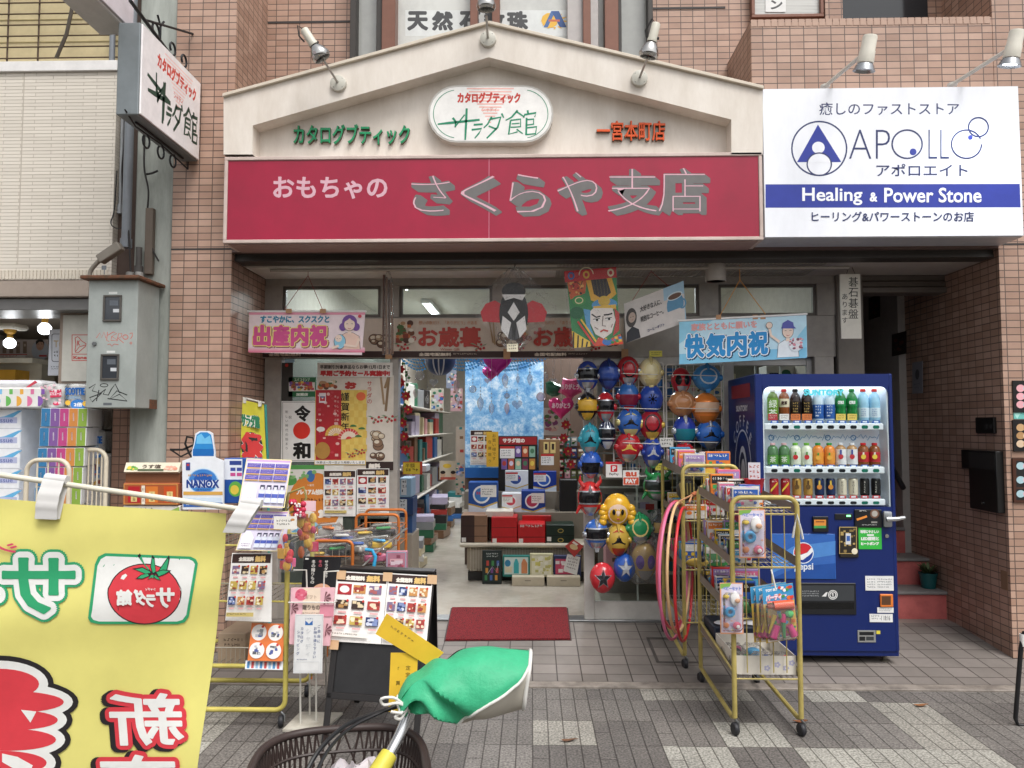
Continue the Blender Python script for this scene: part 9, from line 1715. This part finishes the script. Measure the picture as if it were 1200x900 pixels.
for pts in ([(178, 673), (170, 662), (162, 651), (165, 648), (170, 660), (177, 668)], [(180, 674), (177, 664), (179, 650), (182, 653), (183, 664), (184, 672)], [(184, 672), (194, 666), (199, 650), (200, 654), (197, 668), (188, 675)], [(180, 670), (168, 664), (156, 666), (166, 670), (177, 675)], [(182, 670), (192, 667), (202, 668), (194, 673), (186, 676)], [(176, 671), (166, 673), (160, 678), (168, 678), (178, 674)], [(183, 673), (188, 677), (190, 680), (184, 678), (180, 674)], [(178, 673), (174, 679), (179, 676), (182, 678), (182, 672)]): cv.poly(pts, KK); c_ = (sum(x for x, _ in pts) / len(pts), sum(y for _, y in pts) / len(pts)); cv.poly([(c_[0] + (x - c_[0]) * .74, c_[1] + (y - c_[1]) * .74) for x, y in pts], GN)
for ch, x0, y0, x1, y1 in (('サ', 184, 688, 206, 712), ('ラ', 172, 696, 184, 711), ('ダ', 158, 690, 173, 709), ('館', 138, 690, 157, 709)): cv.text(ch, x0, y0, x1, y1, BW, .8, 0, True)
cv.text('シャディ', 172, 688, 184, 691.5, BW, .1, 0, True)
mb.build('tomato_badge', t)
mb = MB(); cv = bcv(mb)
for b_, m_ in ((11, GN), (8, BW), (1.2, GN)): cv.text('サ', -4 + 9 - b_, 646 + 8 - b_, 96 - 6 + b_ - 1, 726 - 4 + b_ - 4, m_, b_, 0, True); cv.text('ラ', -70 + 8 - b_, 676 + 8 - b_, 6 - 6 + b_, 726 - 4 + b_ - 2, m_, b_, 0, True)
cv.text('シャ', -26, 636, 22, 648, M('#d94a6a', .5), .5, 0, True)
mb.build('green_lettering', t)
mb = MB(); cv = bcv(mb)
for k, m_ in ((17, KK), (10.5, BW), (0, RD)):
 for x, y, rx, ry in ((0, 801, 47, 18), (10, 822, 66, 13), (14, 843, 55, 12), (10, 866, 57, 13), (4, 893, 52, 14), (10, 924, 62, 16), (0, 960, 60, 22)): cv.ell(x, y, rx + k, ry + k * .9, m_, 32); cv.k -= .5
cv.poly([(26, 831), (44, 833), (37, 846)], BW); cv.poly([(4, 882), (22, 886), (40, 896), (36, 904), (18, 900), (4, 892)], BW); cv.poly([(-20, 806), (-2, 806), (-8, 816)], BW)
mb.build('red_lettering', t)
mb = MB(); cv = bcv(mb)
for b_, m_, o in ((7.5, KK, -5), (6, RD, 0), (.9, BW, 0)):
 for ch, x0, y0, x1, y1 in (('新', 133, 812, 217, 872), ('商', 124, 884, 210, 950)): cv.text(ch, x0 - b_ + o, y0 - b_ - o * .4, x1 + b_ + o, y1 + b_ - o * .4, m_, b_, -.08, True)
mb.build('white_lettering', t)
Cv.raw = _old
# rod and white loops
mb = MB(); r0, r1 = P(-200, 528, BY - .04), P(291, 598, BY + .03); mb.tube([r0, r1], .0055, M('#d8d2bf', .4), 12); mb.ball(r1, .008, M('#c9c4b4', .4), 10, 6); mb.build('cross_rod', t)
LP = M('#d4d2cf', .7)
for (x0, x1, y0, x2, x3, y2) in ((51, 76, 560, 41, 67, 608), (282, 305, 588, 261, 285, 624)):
 mb = MB(); a, b, c, d = P(x0, y0, BY - .012), P(x1, y0 + 3, BY - .012), P(x3, y2 + 1, BY - .022), P(x2, y2, BY - .022)
 mb.grid(lambda u, v: (a * (1 - u) + b * u) * (1 - v) + (d * (1 - u) + c * u) * v + Vector((0, -.008 * math.sin(v * 3.1) - .001 * math.sin(v * 21), 0)), 5, 12, LP); mb.grid(lambda u, v: (a * (1 - u) + b * u) * (1 - v) + (d * (1 - u) + c * u) * v + Vector((0, .014 - .006 * v, 0)), 5, 8, LP); mb.tube([a + Vector((0, .008, .0)), b + Vector((0, .008, .0))], .009, LP, 10); mb.build('fabric_loop', t)
mb = MB(); p0 = P(-200, 528, BY - .04); mb.tube([(p0.x, BY - .04, .05), (p0.x, BY - .04, 1.75)], .012, M('#e4e2dc', .4), 10); mb.build('pole', t)
mb = MB(); mb.box(p0.x - .18, p0.x + .18, BY - .22, BY + .14, .0, .06, M('#5a5d60', .5), .02); mb.build('pole_base', t)
# ================================================================ BICYCLE (mostly below the frame)
# local heading: the front wheel and basket point to the lower left of the picture, the rider side to the right
BYK = 1.62
H0 = P(481, 822, BYK)                         # where the handlebar enters the mitt
bk = thing('parked_bicycle', 'parked bicycle with brown basket and a green and white handlebar mitt', 'bicycle', (H0.x - .1, BYK - .1, 0))
AL = M('#c4c5c6', .22, .9, .05); FRM = M('#b8b6ae', .3, .5); BBR = M('#3a2e2b', .5)
st = Vector((P(430, 930, BYK - .12).x, BYK - .13, P(430, 930, BYK - .12).z))    # stem clamp
mb = MB(); pa = [st + Vector((-.0, -.18, .03)), st + Vector((-.01, -.06, .0)), st, P(452, 892, BYK - .06), P(468, 862, BYK - .02), P(479, 835, BYK), P(489, 806, BYK + .01), P(520, 793, BYK + .03), P(560, 790, BYK + .06)]
mb.tube(crv(pa), .0115, AL, 14); mb.build('handlebar', bk)
mb = MB(); g0, g1 = P(451, 893, BYK - .06), P(437, 915, BYK - .09); g0 = P(456, 884, BYK - .05); mb.tube([g0, (g0 + g1) / 2, g1], [.0175, .019, .019], M('#cfc23a', .45), 14); mb.build('tape_grip', bk)
mb = MB(); mb.tube([st + Vector((0, 0, .02)), st + Vector((.02, 0, -.25))], .014, AL, 12); mb.build('stem', bk)
fw = Vector((st.x - .28, st.y - .02, .33))
for nm, c_, rr in (('front_wheel', fw, .32), ('rear_wheel', Vector((st.x + .82, st.y - .04, .33)), .32)):
 mb = MB(); mb.tube([c_ + Vector((rr * math.cos(i * .19635), 0, rr * math.sin(i * .19635))) for i in range(32)], .016, M('#222224', .7), 8, True); ob = mb.build(nm, bk); m2 = MB(); m2.tube([c_ + Vector(((rr - .02) * math.cos(i * .19635), 0, (rr - .02) * math.sin(i * .19635))) for i in range(32)], .008, CHROME, 6, True); m2.build('rim', ob)
 m2 = MB(); m2.tube([c_ + Vector((0, -.04, 0)), c_ + Vector((0, .04, 0))], .02, CHROME, 10)
 for i in range(18): a = i * .349; m2.tube([c_ + Vector((0, .02 * (-1) ** i, 0)), c_ + Vector(((rr - .02) * math.cos(a), 0, (rr - .02) * math.sin(a)))], .001, CHROME, 4)
 m2.build('spokes', ob)
mb = MB(); hd = st + Vector((.02, 0, -.25)); rw = Vector((st.x + .82, st.y - .04, .33)); bb_ = Vector((st.x + .4, st.y, .28)); se = Vector((st.x + .5, st.y, .72))
for s_ in (-.05, .05): mb.tube([hd + Vector((-.02, s_, -.02)), hd + Vector((-.08, s_, -.15)), fw + Vector((0, s_, 0))], .011, FRM, 8); mb.tube([se + Vector((0, s_ * .4, -.05)), rw + Vector((0, s_, 0)), bb_ + Vector((0, s_ * .4, 0))], .009, FRM, 8)
mb.tube([hd, hd + Vector((.1, 0, -.16)), bb_], .018, FRM, 10); mb.tube([bb_, se], .015, FRM, 10); mb.build('frame', bk)
mb = MB(); mb.ball(se + Vector((.03, 0, .05)), .1, M('#2a2826', .6), 16, 8, (1.25, .9, .45)); mb.build('saddle', bk)
mb = MB(); mb.tube([bb_ + Vector((0, -.07, 0)), bb_ + Vector((0, .07, 0))], .012, CHROME, 8); mb.tube([bb_ + Vector((0, -.07, 0)), bb_ + Vector((.06, -.07, -.15))], .009, CHROME, 8); mb.box(bb_.x + .01, bb_.x + .11, bb_.y - .16, bb_.y - .08, .12, .135, M('#222224')); mb.build('crank', bk)
# basket: rim seen as an arc
bc = P(402, 905, BYK - .1); rz_ = P(402, 853, BYK + .12).z; rx_, ry_ = .165, .2
ctr = Vector((P(399, 900, BYK - .12).x, BYK - .13, rz_)); ctr.z = P(400, 853, ctr.y + ry_).z
mb = MB(); ang = R(12)
def rim(a, k=1, dz=0):
 c_, s_ = math.cos(a), math.sin(a); e = .62; x = rx_ * k * math.copysign(abs(c_) ** e, c_); y = ry_ * k * math.copysign(abs(s_) ** e, s_); return ctr + Vector((x * math.cos(ang) - y * math.sin(ang), x * math.sin(ang) + y * math.cos(ang), dz))
mb.tube([rim(i * math.pi / 32) for i in range(64)], .0085, BBR, 10, True)
for k_, z in ((.965, -.045), (.94, -.09), (.9, -.15), (.86, -.2), (.82, -.235)): mb.tube([rim(i * math.pi / 24, k_, z) for i in range(48)], .0035, BBR, 6, True)
for i in range(72):
 a = i * math.pi / 36; mb.tube([rim(a), rim(a + .06, .94, -.09), rim(a, .82, -.235)], .0028, BBR, 5); mb.tube([rim(a), rim(a - .06, .95, -.07)], .0022, BBR, 4)
for i in range(8): y = -.8 + i * .23; mb.tube([rim(math.pi - math.asin(max(-1, min(1, y))), .8, -.236), rim(math.asin(max(-1, min(1, y))), .8, -.236)], .0035, BBR, 5)
mb.build('basket', bk)
mb = MB(); rnd = random.Random(4); bo = ctr + Vector((.015, .05, -.085))
mb.grid(lambda u, v: bo + Vector((.085 * math.cos(u * 6.283) * math.sin(v * 3.14), .1 * math.sin(u * 6.283) * math.sin(v * 3.14), -.06 * math.cos(v * 3.14) + .012 * math.sin(u * 25 + v * 13) + .01 * math.sin(v * 31 - u * 12))), 28, 18, M('#c4bcc0', .3)); mb.build('bag', None, 'crumpled pinkish white plastic bag lying in the bicycle basket', 'bag')
mb = MB(); mb.tube(crv([P(350, 925, BYK - .2), P(372, 882, BYK - .15), P(405, 850, BYK - .08), P(440, 836, BYK - .03), P(468, 827, BYK - .01)]), .0045, M('#1a1a1c', .4), 8); mb.tube(crv([P(362, 925, BYK - .2), P(384, 880, BYK - .15), P(412, 852, BYK - .08), P(446, 835, BYK - .03), P(470, 824, BYK - .01)]), .0035, M('#1a1a1c', .4), 8); mb.build('brake_cable', bk)
# handlebar mitt: shaped skin, green above, pale below
t = thing('handlebar_mitt', 'padded green and cream handlebar mitt with white piping drawn tight on the bicycle', 'handlebar mitt', tuple(P(540, 838, BYK)))
TOPE = [(464, 823), (468, 812), (478, 797), (496, 785), (515, 774), (540, 765), (570, 760), (598, 761), (622, 764)]; BOTE = [(480, 838), (486, 830), (500, 826), (522, 836), (546, 841), (575, 839), (598, 833), (613, 826)]
def lerp(l, t_): t_ = max(0, min(len(l) - 1.0001, t_ * (len(l) - 1))); i = int(t_); f_ = t_ - i; a = [l[max(0, i - 1)], l[i], l[i + 1], l[min(len(l) - 1, i + 2)]]; return tuple(.5 * (2 * a[1][k] + (a[2][k] - a[0][k]) * f_ + (2 * a[0][k] - 5 * a[1][k] + 4 * a[2][k] - a[3][k]) * f_ * f_ + (3 * a[1][k] - a[0][k] - 3 * a[2][k] + a[3][k]) * f_ ** 3) for k in (0, 1))
def skin(u, a):                               # u along, a angle: 0 top, pi bottom on the near side
 T, B = lerp(TOPE, u), lerp(BOTE, u); c = ((T[0] + B[0]) / 2, (T[1] + B[1]) / 2); Yc = BYK + .05 * u; fat = .02 + .06 * math.sin(min(1, u * 1.15) * 2.2)
 k = math.cos(a); x = c[0] + (T[0] - c[0]) * k; y = c[1] + (T[1] - c[1]) * k; d = math.sin(a)
 wr = .004 * math.sin(u * 9 + a * 3) * math.sin(a) + .012 * math.exp(-((u - .22) / .13) ** 2) * math.sin(a * 6 + u * 8) + .012 * math.exp(-((u - .48) / .13) ** 2) * math.sin(a * 4 - u * 24) + .006 * math.sin(u * 17 + a * 2.3) * math.sin(a)
 q = P(x, y, Yc); q.y += -d * fat + wr; q.z += wr * .5; return q
def seam_a(u):
 k = [(0, .97), (.5, .93), (.58, .8), (.66, .64), (.75, .56), (.85, .5), (.94, .42), (1, .2)]
 for (a, b), (c, d) in zip(k, k[1:]):
  if u <= c + 1e-6: return math.pi * (b + (d - b) * (u - a) / (c - a))
GMT = M('#33ad7c', .5, 0, .16, 16, 0, .5, .3); CMT = M('#b9b3a6', .6)
mb = MB(); mb.grid(lambda u, v: skin(u, -math.pi * .15 + v * (seam_a(u) + math.pi * .15)), 44, 26, GMT); mb.build('green_panel', t)
mb = MB(); mb.grid(lambda u, v: skin(u, seam_a(u) + v * (math.pi * 1.85 - seam_a(u))), 44, 26, CMT); mb.build('cream_panel', t)
PPW = M('#dad8d2', .4)
mb = MB(); mb.tube([skin(i / 40, seam_a(i / 40)) + Vector((0, -.002, 0)) for i in range(14, 41)], .003, PPW, 8); mb.tube([skin(1.0, i * 2 * math.pi / 28) for i in range(28)], .0042, PPW, 8, True); mb.build('piping', t)
mb = MB(); q = P(477, 829, BYK - .03); mb.tube(crv([q, P(462, 818, BYK - .04), P(447, 819, BYK - .045), P(450, 826, BYK - .04), P(466, 824, BYK - .04), q]), .003, PPW, 7); mb.tube([q, P(470, 836, BYK - .045), P(458, 834, BYK - .05)], .003, PPW, 7); mb.tube(crv([q, P(470, 842, BYK - .04), P(463, 840, BYK - .045), P(474, 833, BYK - .04)]), .003, PPW, 7); mb.tube([skin(.08, i * 2 * math.pi / 20) for i in range(20)], .003, PPW, 7, True); mb.build('drawstring', t)
# yellow paper tag tied to the handlebar
YTG = M('#e8bc1f', .55)
t = thing('paper_tag', 'bright yellow folded paper tag with handwriting tied behind the handlebar mitt', 'tag', tuple(P(470, 834, BYK + .05)))
mb = MB(); f = sheet(mb, (P(458, 765, BYK + .06), P(490, 765, BYK + .06), P(486, 835, BYK + .05), P(455, 834, BYK + .05)), YTG, .0015); cv = f(32, 70); ikb = M('#4a3f1a', .6); cv.vtext('定宝」賞', 21, 14, 46, ikb, 0, 6); cv.vtext('「買お', 10, 10, 62, ikb, 0, 5.5); mb.build('hanging_strip', t)
mb = MB(); f = sheet(mb, (P(453, 719, BYK + .055), P(520, 765, BYK + .055), P(503, 781, BYK + .055), P(440, 743, BYK + .055)), YTG, .0015); cv = f(70, 28); cv.print_(10, 8, 40, 14, M('#b8943a'), 1, .5, 4); mb.build('folded_strip', t)
